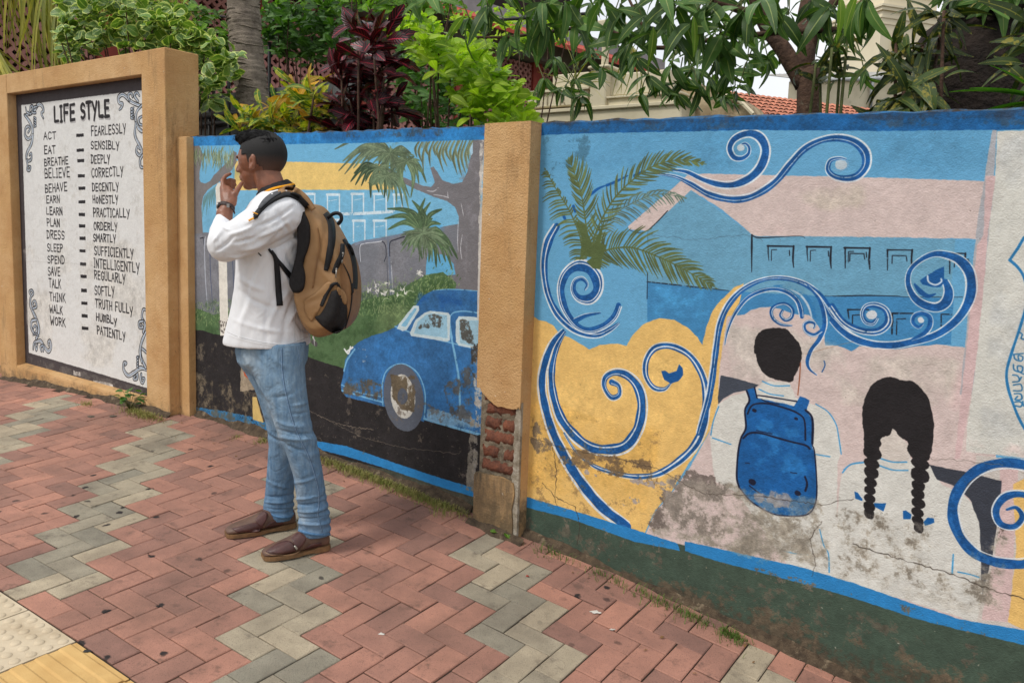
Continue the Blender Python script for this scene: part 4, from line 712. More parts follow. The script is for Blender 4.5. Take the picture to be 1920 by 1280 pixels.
    for y in (980, 1005, 1030, 1050): S([(1022, y - 8), (1010, y), (1022, y + 8)], [4, 8, 4], t2)
    c.blotch([(500, 1080), (560, 1095), (560, 1135), (500, 1120)], (196, 192, 186), t2, (.3, .44), .9, 'mix', 3); c.blotch([(660, 1160), (820, 1190), (820, 1225), (660, 1190)], (200, 196, 190), t2, (.36, .46), .95, 'mix', 3)
    c.blotch([(120, 960), (1085, 1230), (1085, 1290), (120, 1040)], (108, 104, 100), t2, (.50, .62), .6, 'mix', 5); c.crack([(48, 490), (120, 492), (190, 500), (270, 520)], (170, 166, 160), w=.8)
    return c
# ------------------------------------------------------------------ walls
def ochre(name, c=(192, 152, 102), c2=(182, 140, 92), dirt=(120, 98, 70), amt=(.60, .72), bd=.004, bs=110):
    m, n, N, L, b = newmat(name)
    v = N.new('ShaderNodeNewGeometry').outputs['Position']
    col = mix(N, L, ramp(N, L, noise(N, L, v, 5, 6), .35, .65), lin(c), lin(c2))
    col = mix(N, L, ramp(N, L, noise(N, L, v, 1.7, 7, .7), .46, .70), col, lin((208, 172, 126)))
    sx = N.new('ShaderNodeMapping'); sx.inputs['Scale'].default_value = (1, 1, .16); L.new(v, sx.inputs[0])
    col = mix(N, L, ramp(N, L, noise(N, L, sx.outputs[0], 6, 10, .76), amt[0] - .05, amt[1] + .02), col, lin(dirt))
    col = mix(N, L, ramp(N, L, noise(N, L, v, 60, 4, .7), .66, .70), col, lin((120, 96, 64)))
    col = mix(N, L, ramp(N, L, noise(N, L, v, 26, 3, .6), .735, .75), col, lin((206, 198, 182)))
    sz = N.new('ShaderNodeSeparateXYZ'); L.new(v, sz.inputs[0]); gr_ = N.new('ShaderNodeMath'); gr_.operation = 'MULTIPLY_ADD'; gr_.inputs[1].default_value = -1.6; gr_.inputs[2].default_value = .62; L.new(sz.outputs['Z'], gr_.inputs[0]); cl = N.new('ShaderNodeClamp'); cl.inputs['Max'].default_value = .42; L.new(gr_.outputs[0], cl.inputs[0])
    sp = N.new('ShaderNodeMath'); sp.operation = 'ADD'; L.new(cl.outputs[0], sp.inputs[0]); L.new(noise(N, L, v, 14, 8, .75), sp.inputs[1])      # mud splashed up from the pavement
    col = mix(N, L, ramp(N, L, sp.outputs[0], .72, .98), col, lin((104, 88, 66)))
    L.new(col, b.inputs['Base Color']); b.inputs['Roughness'].default_value = .8; b.inputs['Specular IOR Level'].default_value = .25
    n1 = bump(N, L, noise(N, L, v, bs, 3), b, bd)
    bump(N, L, noise(N, L, v, 16, 4), b, .01, .5, n1)
    return m
M_OCHRE = ochre('ochre_paint'); M_OCHRE2 = ochre('ochre_paint_rough', bd=.006, bs=130, amt=(.60, .74)); M_OCHRE3 = ochre('ochre_paint_stained', (186, 146, 94), (152, 118, 76), (92, 80, 64), (.44, .58))
M_CONC = surf('old_render', (112, 104, 92), (84, 78, 68), 9, .95, 140, .004, (58, 52, 46), 5)
M_MORTAR = surf('mortar', (150, 138, 118), (112, 100, 84), 22, .95, 120, .008, (74, 64, 54), 14)
def brickm(name, c, c2, bd=.006):
    m, n, N, L, b = newmat(name)
    v = N.new('ShaderNodeNewGeometry').outputs['Position']; oi = N.new('ShaderNodeObjectInfo')
    col = mix(N, L, ramp(N, L, noise(N, L, v, 22, 6, .7), .35, .65), lin(c), lin(c2))
    r = ramp(N, L, oi.outputs['Random'], 0, 1, (.78, .78, .78, 1), (1.15, 1.12, 1.1, 1)); col = mix(N, L, 1, col, r, 'MULTIPLY')
    L.new(col, b.inputs['Base Color']); b.inputs['Roughness'].default_value = .92
    bump(N, L, noise(N, L, v, 90, 6, .7), b, bd); return m
M_BRICK = brickm('old_clay_brick', (156, 96, 70), (98, 62, 50), .016)

class WallMesh(MB):
    pass
def front_panel(name, s0, s1, zt, zb, off, mat, cv, parent, n=60):
    """front face with the painted picture; zt/zb give the top and bottom edge as functions of s"""
    vs, uvl, fs = [], [], []
    rr = random.Random(len(name) + int(s0 * 10))
    for i in range(n + 1):
        s = s0 + (s1 - s0) * i / n
        for z in (zt(s) + rr.uniform(-.003, .003), zb(s)):
            vs.append(WP(s, off, z)); uvl.append(((s - cv.s0) / (cv.s1 - cv.s0), (z - cv.z0) / (cv.z1 - cv.z0)))
    for i in range(n): fs.append((2 * i, 2 * i + 1, 2 * i + 3, 2 * i + 2))
    o = mesh(name, vs, fs, mat, None, False, uvl); return o, vs
def painted_wall(name, label, s0, s1, tops, off, thick, mat, cv, capm, backm, cat='wall'):
    import bisect
    zt = lambda s: float(np.interp(s, [t[0] for t in tops], [t[1] for t in tops]))
    root = empty(name, WP((s0 + s1) / 2, off - thick / 2, 0), label, cat)
    o, vs = front_panel('painted_face', s0, s1, zt, lambda s: -.9, off, mat, cv, root); keep(o, root)
    b = MB(); n = len(vs) // 2
    for i in range(n):
        s = s0 + (s1 - s0) * i / (n - 1); z = vs[2 * i].z; jag = rng.uniform(-.004, .004)
        b.v += [WP(s, off, z - .0005), WP(s, off - .012, z + .008 + jag), WP(s, off - thick + .012, z + .01 + jag), WP(s, off - thick, z - .002), WP(s, off - thick, -.9)]
    for i in range(n - 1):
        for k in range(4): b.f.append((5 * i + k, 5 * i + k + 1, 5 * i + 5 + k + 1, 5 * i + 5 + k))
    m = len(b.v)
    b.f.append((0, 1, 2, 3, 4)); b.f.append(tuple(5 * (n - 1) + k for k in (4, 3, 2, 1, 0)))
    cb = b.build('wall_body', [capm], root); return root

# ---- street-side walls
cvR = paint_right(); cvL = paint_left(); cvB = paint_board()
M_MR = mural_mat('mural_right', cvR); M_ML = mural_mat('mural_left', cvL); M_MB = mural_mat('board', cvB, 160, .0012, .7)
M_CAPB = surf('blue_coping_paint', (40, 100, 150), (60, 74, 84), 18, .85, 120, .004, (50, 46, 42), 9, (.48, .6))

topL = [uvs(*p) for p in ((351, 258), (372, 256), (382, 258.5), (391, 256.5), (500, 252.5), (640, 247.5), (800, 242), (907, 238))]
topR = [uvs(*p) for p in ((1008, 232), (1100, 229), (1280, 223), (1440, 217), (1640, 213), (1800, 209), (1919, 206))]
s_e = topR[-1]; topR.append((1.6, s_e[1] + (s_e[1] - topR[-3][1]) / (s_e[0] - topR[-3][0]) * (1.6 - s_e[0])))
SP0, SP1 = uvs(909, 231.8, .08)[0], -2.027               # brick pillar
s_pil = -4.56
wL = painted_wall('mural_wall', 'stained boundary wall painted with a blue car, palms and a grey road', s_pil, SP0 + .004, topL, 0, .17, M_ML, cvL, M_CAPB, M_CONC)
wR = painted_wall('mural_wall', 'boundary wall painted with blue scrolls, a boy with backpack and a girl with plaits', SP1 - .004, 1.6, topR, 0, .17, M_MR, cvR, M_CAPB, M_CONC)

def bevel_obj(o, w=.006, seg=2):
    m = o.modifiers.new('bevel', 'BEVEL'); m.width = w; m.segments = seg; m.limit_method = 'ANGLE'; m.angle_limit = R(50); return o
# ---- billboard-like ochre frame with the lettered board
FO, BO, BK = .1157, .0526, -.1094
sL0, sL1, sR0, sR1 = -6.86, -6.60, -4.862, -4.6135
zT, zIT = uvs(308.5, 88, FO)[1], uvs(264, 139.6, FO)[1]; zSill0, zSill1 = uvs(29.1, 683.4, FO)[1], uvs(275.7, 752.5, FO)[1]
zTl = uvs(0, 141, FO)[1]; zITl = uvs(13.4, 175.6, FO)[1]
bb = empty('notice_board_wall', WP(-5.7, 0, GZ(*WP(-5.7, 0, 0).xy)), 'tall ochre wall framing the LIFE STYLE lettered board', 'notice board')
def wquad(name, s0, s1, o0, o1, zb, zt, mat, parent, bev=.006, zb1=None, zt1=None, sub=0):
    zb1 = zb if zb1 is None else zb1; zt1 = zt if zt1 is None else zt1
    vs = [WP(s0, o0, zb), WP(s0, o0, zt), WP(s0, o1, zb), WP(s0, o1, zt), WP(s1, o0, zb1), WP(s1, o0, zt1), WP(s1, o1, zb1), WP(s1, o1, zt1)]
    b = MB(); b.add(vs, [(0, 1, 3, 2), (4, 6, 7, 5), (0, 4, 5, 1), (2, 3, 7, 6), (0, 2, 6, 4), (1, 5, 7, 3)])
    o = b.build(name, [mat], parent)
    if bev: bevel_obj(o, bev)
    return o
zt_at = lambda s: zTl + (zT - zTl) * (s - uvs(0, 141, FO)[0]) / (sR1 - uvs(0, 141, FO)[0])
zi_at = lambda s: zITl + (zIT - zITl) * (s - sL1) / (sR0 - sL1)
wquad('frame_post', sL0, sL1, BK, FO, -.6, zt_at(sL0), M_OCHRE, bb, zt1=zt_at(sL1))
wquad('frame_post', sR0, sR1, BK, FO, -.6, zt_at(sR0), M_OCHRE, bb, zt1=zt_at(sR1))
wquad('frame_beam', sL1 - .001, sR0 + .001, BK + .002, FO - .0015, zi_at(sL1), zt_at(sL1) - .001, M_OCHRE, bb, zb1=zi_at(sR0), zt1=zt_at(sR0) - .001, bev=.004)
# sill with a sloping top
bs_ = MB(); sb = [(BK + .004, -.6), (BK + .004, zSill0 + .01), (BO - .01, zSill0 + .012), (FO - .004, zSill0 - .004), (FO - .001, zSill0 - .02), (FO - .001, -.6)]
dz = zSill1 - zSill0
bs_.add([WP(s, o, z + (dz if (s > -5.5 and z > 0) else 0)) for s in (sL1 - .001, sR0 + .001) for o, z in sb], [tuple(range(6)), tuple(range(11, 5, -1))] + [(i, (i + 1) % 6, 6 + (i + 1) % 6, 6 + i) for i in range(6)])
bs_.build('sill', [M_OCHRE], bb)
o, _ = front_panel('lettered_board', sL1 + .001, sR0 - .001, lambda s: zi_at(s) - .0005, lambda s: zSill0 - .02, BO, M_MB, cvB, bb); keep(o, bb)
wquad('back_panel', sL1 + .001, sR0 - .001, BK + .006, BO - .004, .1, zi_at(sL1) - .001, M_CONC, bb, bev=0)
# ---- narrow ochre pilaster
zP = uvs(345, 256, .047)[1]
pl = wquad('pilaster', sR1 + .001, -4.512, -.14, .047, -.6, zP, M_OCHRE, None, .004)
tag(pl, 'narrow ochre pilaster between the lettered board wall and the car mural', 'pilaster')
M_GRIME = surf('bare_edge', (96, 88, 80), (70, 64, 58), 30, .95, 160, .003)
# ---- plain ochre wall continuing on the left, wall continuing on the right
pw = wquad('boundary_wall', -12.0, sL0 - .001, -.16, .0, -.6, 1.75, M_OCHRE, None, .006); tag(pw, 'plain ochre boundary wall running on beyond the board, left of frame', 'wall')

# ---- brick pillar with fallen plaster
PO = .080
zPt = uvs(950, 231, PO)[1]
pil = empty('brick_pillar', WP((SP0 + SP1) / 2, PO / 2, GZ(*WP(-2.17, 0, 0).xy)), 'ochre pillar between the murals with plaster fallen off its bricks', 'pillar')
PI_ = lambda x, y: uvs(860 + x / 3.88, 700 + y / 3.88, PO)
jl = [PI_(*q) for q in ((158, 105), (172, 135), (200, 165), (225, 195), (255, 222), (285, 240), (330, 246), (375, 256), (415, 262), (425, 258))]
pe = SP1                                                    # right edge
def slab(name, poly, o0, o1, mat, parent, bev=.003):
    n = len(poly); vs = [WP(a, o1, z) for a, z in poly] + [WP(a, o0, z) for a, z in poly]
    m = bmesh.new(); V = [m.verts.new(v) for v in vs]; m.faces.new(V[:n]); m.faces.new(V[n:][::-1])
    for i in range(n): m.faces.new((V[i], V[(i + 1) % n], V[n + (i + 1) % n], V[n + i]))
    bmesh.ops.recalc_face_normals(m, faces=m.faces); bmesh.ops.triangulate(m, faces=[f for f in m.faces if len(f.verts) > 4])
    me = bpy.data.meshes.new(name); m.to_mesh(me); m.free(); o = link(name, me, [mat]); keep(o, parent)
    return o
def wob(p, a=.0025): return (p[0] + rng.uniform(-a, a), p[1] + rng.uniform(-a, a))
def dens(pts, st=.02, a=.0022):
    out = []
    for p, q in zip(pts[:-1], pts[1:]):
        n = max(1, int(math.hypot(q[0] - p[0], q[1] - p[1]) / st)); out += [wob((p[0] + (q[0] - p[0]) * k / n, p[1] + (q[1] - p[1]) * k / n), a) for k in range(n)]
    return out + [pts[-1]]
crk = PI_(452, 262)
upper = [(SP0, jl[0][1])] + dens(jl, .012) + [(pe - .012, jl[-1][1] + .012), (pe - .004, jl[-1][1] + .0)] + [(pe, jl[-1][1] + .03), (pe, zPt), (SP0, zPt)]
slab('plaster_shell', upper, PO - .022, PO, M_OCHRE2, pil)
lo = [PI_(*q) for q in ((112, 760), (125, 712), (160, 730), (230, 745), (300, 760), (360, 785), (395, 800))]
lower = [(SP0, -.6)] + [(SP0, lo[1][1] - .01)] + dens(lo[1:], .012) + [(lo[-1][0] + .008, lo[-1][1] - .05), (lo[-1][0] - .004, lo[-1][1] - .12), (lo[-1][0] + .004, lo[-1][1] - .2), (lo[-1][0], -.6)]
slab('plaster_shell', lower, PO - .022, PO - .001, M_OCHRE3, pil)
wquad('mortar_core', SP0 + .006, pe - .012, -.16, PO - .032, -.6, zPt - .01, M_MORTAR, pil, bev=0)
# right cheek plaster, thicker than the hole
ck = [(PO - .0225, -.6), (PO - .0225, zPt), (.0, zPt), (.0, -.6)]
b = MB(); b.add([WP(s, oo, zz) for s in (pe - .03, pe) for oo, zz in ck], [(0, 1, 2, 3), (7, 6, 5, 4)] + [(i, (i + 1) % 4, 4 + (i + 1) % 4, 4 + i) for i in range(4)]); b.build('plaster_cheek', [M_OCHRE2], pil)
for a_, z0_, z1_ in ((.0, PI_(0, 1000)[1], jl[-1][1]),):
    pol = [(pe - .045, jl[-1][1] - .002)] + dens([(pe - .03, jl[-1][1] - .002), (pe - .034, jl[-1][1] - .12), (pe - .03, jl[-1][1] - .25), (pe - .038, lo[-1][1] + .01), (pe - .03, lo[-1][1] - .12), (pe - .028, -.2), (pe - .028, -.6)], .014, .004)[:]
    pol = pol[1:] + [(pe, -.6), (pe, jl[-1][1] + .028)]
    slab('plaster_corner', pol, PO - .024, PO - .008, surf('chipped_corner', (134, 124, 106), (168, 160, 146), 30, .95, 120, .006, (104, 92, 76), 20), pil)
wquad('pillar_cap', SP0 - .001, pe + .001, -.165, PO - .001, zPt, zPt + .004, M_OCHRE2, pil, bev=0)
wquad('plaster_side', SP0 - .0005, SP0 + .0055, -.16, PO - .0225, jl[0][1], zPt, M_OCHRE2, pil, bev=0); wquad('plaster_side', SP0 - .0005, SP0 + .0055, -.16, PO - .0225, -.6, lo[1][1] - .012, M_OCHRE3, pil, bev=0)
mv, mf, rm = [], [], random.Random(4)
za, zb_m = lo[1][1] - .06, jl[0][1] + .06
for i in range(31):
    for j in range(19): mv.append(WP(SP0 + .002 + (pe - .018 - SP0) * j / 18 + rm.uniform(-.003, .003), PO - .030 + rm.uniform(-.007, .009) - (.02 if j in (0,) else 0), za + (zb_m - za) * i / 30))
for i in range(30):
    for j in range(18): a = i * 19 + j; mf.append((a, a + 1, a + 20, a + 19))
keep(mesh('mortar', mv, mf, [M_MORTAR], None, True), pil)
def rough_brick(name, s0, s1, z0, z1, o0, o1, mat, parent, skew=0.0, seed=0):
    r = random.Random(seed); nx, nz_2 = 8, 3; vs = []; fs = []
    for iz in range(nz_2 + 1):
        for ix in range(nx + 1):
            fx, fz = ix / nx, iz / nz_2; e = (ix in (0, nx)) or (iz in (0, nz_2))
            vs.append(WP(s0 + (s1 - s0) * fx + r.uniform(-.004, .004) * e, o1 - (.008 + r.uniform(0, .008) if e else r.uniform(-.005, .005)), z0 + (z1 - z0) * fz + r.uniform(-.003, .003) * e + skew * fx))
    for iz in range(nz_2):
        for ix in range(nx): a = iz * (nx + 1) + ix; fs.append((a, a + 1, a + nx + 2, a + nx + 1))
    ring = [ix for ix in range(nx + 1)] + [(iz + 1) * (nx + 1) - 1 for iz in range(1, nz_2 + 1)] + [nz_2 * (nx + 1) + ix for ix in range(nx - 1, -1, -1)] + [iz * (nx + 1) for iz in range(nz_2 - 1, 0, -1)]
    k = len(vs); vs += [vs[i] + UN * (o1 - o0) for i in ring]
    for i in range(len(ring)): fs.append((ring[i], k + i, k + (i + 1) % len(ring), ring[(i + 1) % len(ring)]))
    o = mesh(name, vs, fs, [mat], None, True); keep(o, parent); return o
for i, (x0, y0, x1, y1) in enumerate(((165, 120, 235, 192), (176, 215, 415, 318), (160, 322, 285, 405), (296, 352, 420, 436), (166, 425, 415, 530), (150, 530, 272, 612), (302, 572, 413, 640), (146, 640, 418, 742))):
    a0, zt_ = PI_(x0, y0 if i not in (1, 4, 7) else y0); a1, zb_ = PI_(x1, y1 + (20 if i in (1, 4, 7) else 6)); z_l = PI_(x0, y0)[1]
    ht = .052
    zc = (PI_(x0, y0)[1] + PI_(x1, y1)[1]) / 2
    rough_brick('brick', max(a0, SP0 + .004), min(a1, pe - .034), zc - ht / 2 - .002, zc + ht / 2, -.05, PO - .018, M_BRICK, pil, 0, i + 3)
# ------------------------------------------------------------------ paving
def paver_mat(name, c, c2, c3, spots=True, bd=.0016):
    m, n, N, L, b = newmat(name)
    v = N.new('ShaderNodeNewGeometry').outputs['Position']; oi = N.new('ShaderNodeObjectInfo')
    col = mix(N, L, ramp(N, L, noise(N, L, v, 7, 6, .6), .32, .68), lin(c), lin(c2))
    col = mix(N, L, ramp(N, L, noise(N, L, v, 260, 2, .6), .55, .75), col, lin(c3))
    r = ramp(N, L, oi.outputs['Random'], 0, 1, (.72, .74, .77, 1), (1.20, 1.12, 1.06, 1)); col = mix(N, L, 1, col, r, 'MULTIPLY')
    # trodden-in dirt, heavier towards the wall
    col = mix(N, L, ramp(N, L, noise(N, L, v, 1.3, 9, .72), .46, .72), col, mix(N, L, .55, col, lin((78, 66, 58))))
    col = mix(N, L, ramp(N, L, noise(N, L, v, 11, 6, .75), .56, .68), col, mix(N, L, .5, col, lin((70, 60, 54))))
    if spots:
        w = N.new('ShaderNodeTexVoronoi'); w.voronoi_dimensions = '2D'; w.inputs['Scale'].default_value = 6.0; w.inputs['Randomness'].default_value = 1
        dd = N.new('ShaderNodeVectorMath'); dd.operation = 'ADD'; nn = N.new('ShaderNodeTexNoise'); nn.inputs['Scale'].default_value = 40; L.new(v, nn.inputs['Vector'])
        sc = N.new('ShaderNodeVectorMath'); sc.operation = 'SCALE'; sc.inputs['Scale'].default_value = .03; L.new(nn.outputs['Color'], sc.inputs[0]); L.new(v, dd.inputs[0]); L.new(sc.outputs[0], dd.inputs[1]); L.new(dd.outputs[0], w.inputs['Vector'])
        sp_ = ramp(N, L, w.outputs['Distance'], .06, .10, (1, 1, 1, 1), (0, 0, 0, 1))
        sel = ramp(N, L, noise(N, L, v, .9, 2), .52, .58); sel2 = N.new('ShaderNodeSeparateColor'); L.new(w.outputs['Color'], sel2.inputs[0]); s3 = ramp(N, L, sel2.outputs[0], .50, .54)
        f = mix(N, L, 1, mix(N, L, 1, sp_, sel, 'MULTIPLY'), s3, 'MULTIPLY')
        col = mix(N, L, f, col, lin((44, 38, 37)))
    L.new(col, b.inputs['Base Color']); b.inputs['Roughness'].default_value = .86; b.inputs['Specular IOR Level'].default_value = .3
    n1 = bump(N, L, noise(N, L, v, 300, 2), b, bd); bump(N, L, noise(N, L, v, 30, 4), b, .004, .5, n1)
    return m
M_RED = paver_mat('red_paver', (170, 126, 110), (148, 110, 97), (108, 84, 75)); M_GREY = paver_mat('grey_paver', (174, 165, 144), (148, 140, 122), (104, 98, 88), bd=.003)
M_JOINT = surf('joint_sand', (66, 56, 46), (46, 40, 34), 40, .98, 200, .003, (70, 74, 44), 6, (.58, .7))
M_GROUND = surf('packed_earth', (110, 96, 76), (84, 74, 58), 2, .95, 30, .01)
M_GRASSG = surf('garden_soil', (72, 68, 44), (54, 58, 34), 3, .95, 30, .01)
# base sheet under the bricks, following the fall of the pavement
vs, fs = [], []; NI, NJ = 60, 30; S0_, S1_, O0_, O1_ = -12.0, 3.2, -.02, 2.72
for i in range(NI + 1):
    for j in range(NJ + 1):
        p = WP(S0_ + (S1_ - S0_) * i / NI, O0_ + (O1_ - O0_) * j / NJ, 0); vs.append(Vector((p.x, p.y, GZ(p.x, p.y) - .006)))
for i in range(NI):
    for j in range(NJ): a = i * (NJ + 1) + j; fs.append((a, a + NJ + 1, a + NJ + 2, a + 1))
pav = mesh('pavement', vs, fs, [M_JOINT], None, True); tag(pav, 'herringbone pavement of red brick pavers with grey bands', kind='structure')
g = 900.0; gr = mesh('ground', [(-g, -g, -1.3), (g, -g, -1.3), (g, g, -1.3), (-g, g, -1.3)], [(0, 1, 2, 3)], [M_GROUND]); tag(gr, 'earth around the street', kind='structure')
gb = MB(); gb.wbox(-30, 25, -60, -.165, -.5, .12); gb.build('garden_ground', [M_GRASSG]); tag(bpy.data.objects['garden_ground'], 'garden ground behind the wall', kind='structure')

def chamfer_brick(L_, W_, H=.05, c=.0028, jit=0, seed=0):
    r = random.Random(seed); x, y = L_ / 2, W_ / 2; vs = []
    for (dx, dy, z) in ((0, 0, -H), (0, 0, -c), (c, c, 0)):
        for sx, sy in ((-1, -1), (1, -1), (1, 1), (-1, 1)):
            n = 1
            vs.append(((x - dx) * sx + r.uniform(-jit, jit), (y - dy) * sy + r.uniform(-jit, jit), z))
    f = [(8, 9, 10, 11)]
    for k in (0, 4):
        for i in range(4): f.append((k + i, k + (i + 1) % 4, k + 4 + (i + 1) % 4, k + 4 + i))
    me = bpy.data.meshes.new('paver'); me.from_pydata(vs, [], f); me.update(); return me
PM = {}
for nm, mt in (('red', M_RED), ('grey', M_GREY)):
    for kind, (l, w) in (('B', (.1965, .0965)), ('H', (.0965, .0965))):
        PM[nm, kind] = []
        for q in range(4):
            me = chamfer_brick(l, w, jit=.0014, seed=q + (7 if kind == 'H' else 0)); me.materials.append(mt); PM[nm, kind].append(me)
def frame_at(b, a, rot=0.0, dz=0.0):
    p = gridp(b, a, dz); e = .05
    ex = (gridp(b + .5, a) - gridp(b - .5, a)).normalized(); ey = (gridp(b, a - .5) - gridp(b, a + .5)).normalized()
    z = ex.cross(ey).normalized(); x = (ex * math.cos(rot) + ey * math.sin(rot)).normalized(); y = z.cross(x)
    return Matrix(((x.x, y.x, z.x, p.x), (x.y, y.y, z.y, p.y), (x.z, y.z, z.z, p.z), (0, 0, 0, 1)))
def offwall(p): return DW - (p.x * UN.x + p.y * UN.y)
brk = []
A_EDGE = 14
for m_ in range(-110, 60):
    for n_ in range(-60, 60):
        grey = (m_ % 6) in (0, 1)
        for typ in 'BA':
            if typ == 'B': b0, a0, db, da = m_ + 2 * n_, -m_ + 2 * n_, 2, 1
            else: b0, a0, db, da = m_ + 2 * n_ + 2, -m_ + 2 * n_, 1, 2
            cb, ca = b0 + db / 2, a0 + da / 2
            if ca > A_EDGE or ca < -9 or cb < -100 or cb > 40: continue
            half = False
            if a0 + da > A_EDGE: half = True; ca = a0 + .5; da = 1
            p = gridp(cb, ca); o_ = offwall(p); s_ = p.x * US.x + p.y * US.y
            if s_ > 2.6 or s_ < -11: continue
            lim = -.1
            if o_ < lim: continue
            fr = sL0 < s_ < sR1
            if fr and o_ < FO - .03: continue
            d = p.length if p.y > 0 else 99
            # pixel position for visibility ordering
            v = p - Vector((0, 0, CZ)); zc = v.dot(_F)
            vis = False
            if zc > .3:
                u = 960 + F_PX * v.dot(CAM_R) / zc; w_ = 640 - F_PX * v.dot(CAM_U) / zc; vis = -40 < u < 1960 and w_ < 1330
            gg = grey and ca > -1.3 and (True if m_ % 6 in (0, 1) else False) and not (ca > 13)
            brk.append((zc if vis else 50 + zc, cb, ca, 'H' if half else 'B', 0 if typ == 'B' or half else math.pi / 2, 'grey' if gg else 'red'))
brk.sort(key=lambda t: t[0])
cnt = {'red': 0, 'grey': 0}; rest = {'red': MB(), 'grey': MB()}
for q, cb, ca, kind, rot, nm in brk:
    M = frame_at(cb, ca, rot + rng.uniform(-.008, .008) + (math.pi if rng.random() < .5 else 0), rng.uniform(-.0022, .0014)) @ Euler((rng.uniform(-.008, .008), rng.uniform(-.008, .008), 0)).to_matrix().to_4x4()
    me = rng.choice(PM[nm, kind])
    if cnt[nm] < (290 if nm == 'red' else 290) and q < 50:
        o = bpy.data.objects.new(nm + '_paving_brick', me); COL.objects.link(o); o.matrix_basis = M; o.parent = pav; cnt[nm] += 1
    else:
        rest[nm].add([M @ v.co for v in me.vertices], [tuple(p.vertices) for p in me.polygons])
for nm, mt in (('red', M_RED), ('grey', M_GREY)):
    if rest[nm].v: o = rest[nm].build(nm + '_paving_bricks', [mt], pav); o['kind'] = 'stuff'
# tactile tiles
def tactile_mat(name, c, c2, c3):
    m = surf(name, c, c2, 9, .75, 220, .0012, c3, 3, (.52, .72)); return m
M_DOT = tactile_mat('cream_tile', (204, 188, 162), (188, 172, 146), (160, 140, 112)); M_RIB = tactile_mat('yellow_tile', (206, 170, 110), (190, 152, 94), (150, 118, 72))
def tile_mesh(kind):
    m = MB(); H = .03; e = .1505
    m.add([(x * e, y * e, z) for z in (-H, 0) for x, y in ((-1, -1), (1, -1), (1, 1), (-1, 1))], [(0, 1, 5, 4), (1, 2, 6, 5), (2, 3, 7, 6), (3, 0, 4, 7), (4, 5, 6, 7)])
    if kind == 'dot':
        for i in range(6):
            for j in range(6):
                cx, cy = -.125 + i * .05, -.125 + j * .05; vs = []
                for r_, z in ((.0165, .0004), (.014, .003), (.009, .0046)):
                    vs += [(cx + r_ * math.cos(2 * math.pi * k / 12), cy + r_ * math.sin(2 * math.pi * k / 12), z) for k in range(12)]
                m.add(vs, [(r * 12 + k, r * 12 + (k + 1) % 12, r * 12 + 12 + (k + 1) % 12, r * 12 + 12 + k) for r in range(2) for k in range(12)] + [tuple(24 + k for k in range(12))])
    else:
        for j in range(4):
            cy = -.112 + j * .075; prof = [(-.024, .0003), (-.016, .004), (.016, .0045), (.024, .0003)]
            vs = [(x, cy + a, z) for x in (-.149, .149) for a, z in prof]; m.add(vs, [(0, 1, 5, 4), (1, 2, 6, 5), (2, 3, 7, 6), (3, 2, 1, 0), (4, 5, 6, 7)])
    me = bpy.data.meshes.new('tile'); me.from_pydata([tuple(v) for v in m.v], [], m.f); me.update()
    for p in me.polygons: p.use_smooth = kind == 'dot' and p.center.z > .0002
    return me
TD, TRr = tile_mesh('dot'), tile_mesh('rib'); TD.materials.append(M_DOT); TRr.materials.append(M_RIB)
for k in range(-4, 6):
    for row in range(3):
        dot = -3 <= k <= -1
        o = bpy.data.objects.new('dotted_tactile_tile' if dot else 'ribbed_tactile_tile', TD if dot else TRr); COL.objects.link(o)
        o.matrix_basis = frame_at(-4.97 + 3.08 * (k + .5), A_EDGE + .04 + 3.08 * (row + .5), 0, .0005 + rng.uniform(-.001, .001)); o.parent = pav
# kerb side: plain far side of the footway
# ---- soil and debris lying against the wall foot
M_SOIL = surf('debris_soil', (92, 78, 62), (62, 52, 42), 30, .98, 140, .008, (126, 112, 92), 16, (.56, .66))
def fillet(name, s0, s1, h, w, label, o_in=0.0, n=90, seed=1):
    r = random.Random(seed); vs = []; fs = []; K = 6; ph = [r.uniform(0, 6) for _ in range(6)]
    for i in range(n + 1):
        s = s0 + (s1 - s0) * i / n; k_ = 1 + .35 * math.sin(s * 5 + ph[0]) + .25 * math.sin(s * 13 + ph[1]) + .15 * math.sin(s * 37 + ph[2])
        hh = h(s) * k_; ww = w(s) * k_
        for j in range(K + 1):
            t = j / K; o_ = o_in + ww * t; p = WP(s, o_, 0); z = GZ(p.x, p.y) + hh * (1 - t) ** 1.7 + (.004 if j < K else -.004) + r.uniform(-.003, .003)
            vs.append(Vector((p.x, p.y, z)))
    for i in range(n):
        for j in range(K): a = i * (K + 1) + j; fs.append((a, a + 1, a + K + 2, a + K + 1))
    o = mesh(name, vs, fs, [M_SOIL], None, True); tag(o, label, kind='stuff'); return o
fillet('soil_strip', -2.05, 1.6, lambda s: .022, lambda s: .030 - .012 * min(1, max(0, (s + 1.9) / 1.2)), 'crumbled render and soil along the foot of the scroll mural', .001, 160, 2)
fillet('soil_strip', -4.50, -2.33, lambda s: .03, lambda s: .035, 'dirt along the foot of the car mural', .001, 90, 3)
fillet('soil_strip', -6.9, -4.6, lambda s: .022, lambda s: .03, 'dirt along the foot of the board wall', FO + .001, 90, 4)
fillet('soil_strip', SP0 - .02, SP1 + .05, lambda s: .02, lambda s: .04, 'dirt round the pillar foot', PO + .001, 30, 5)
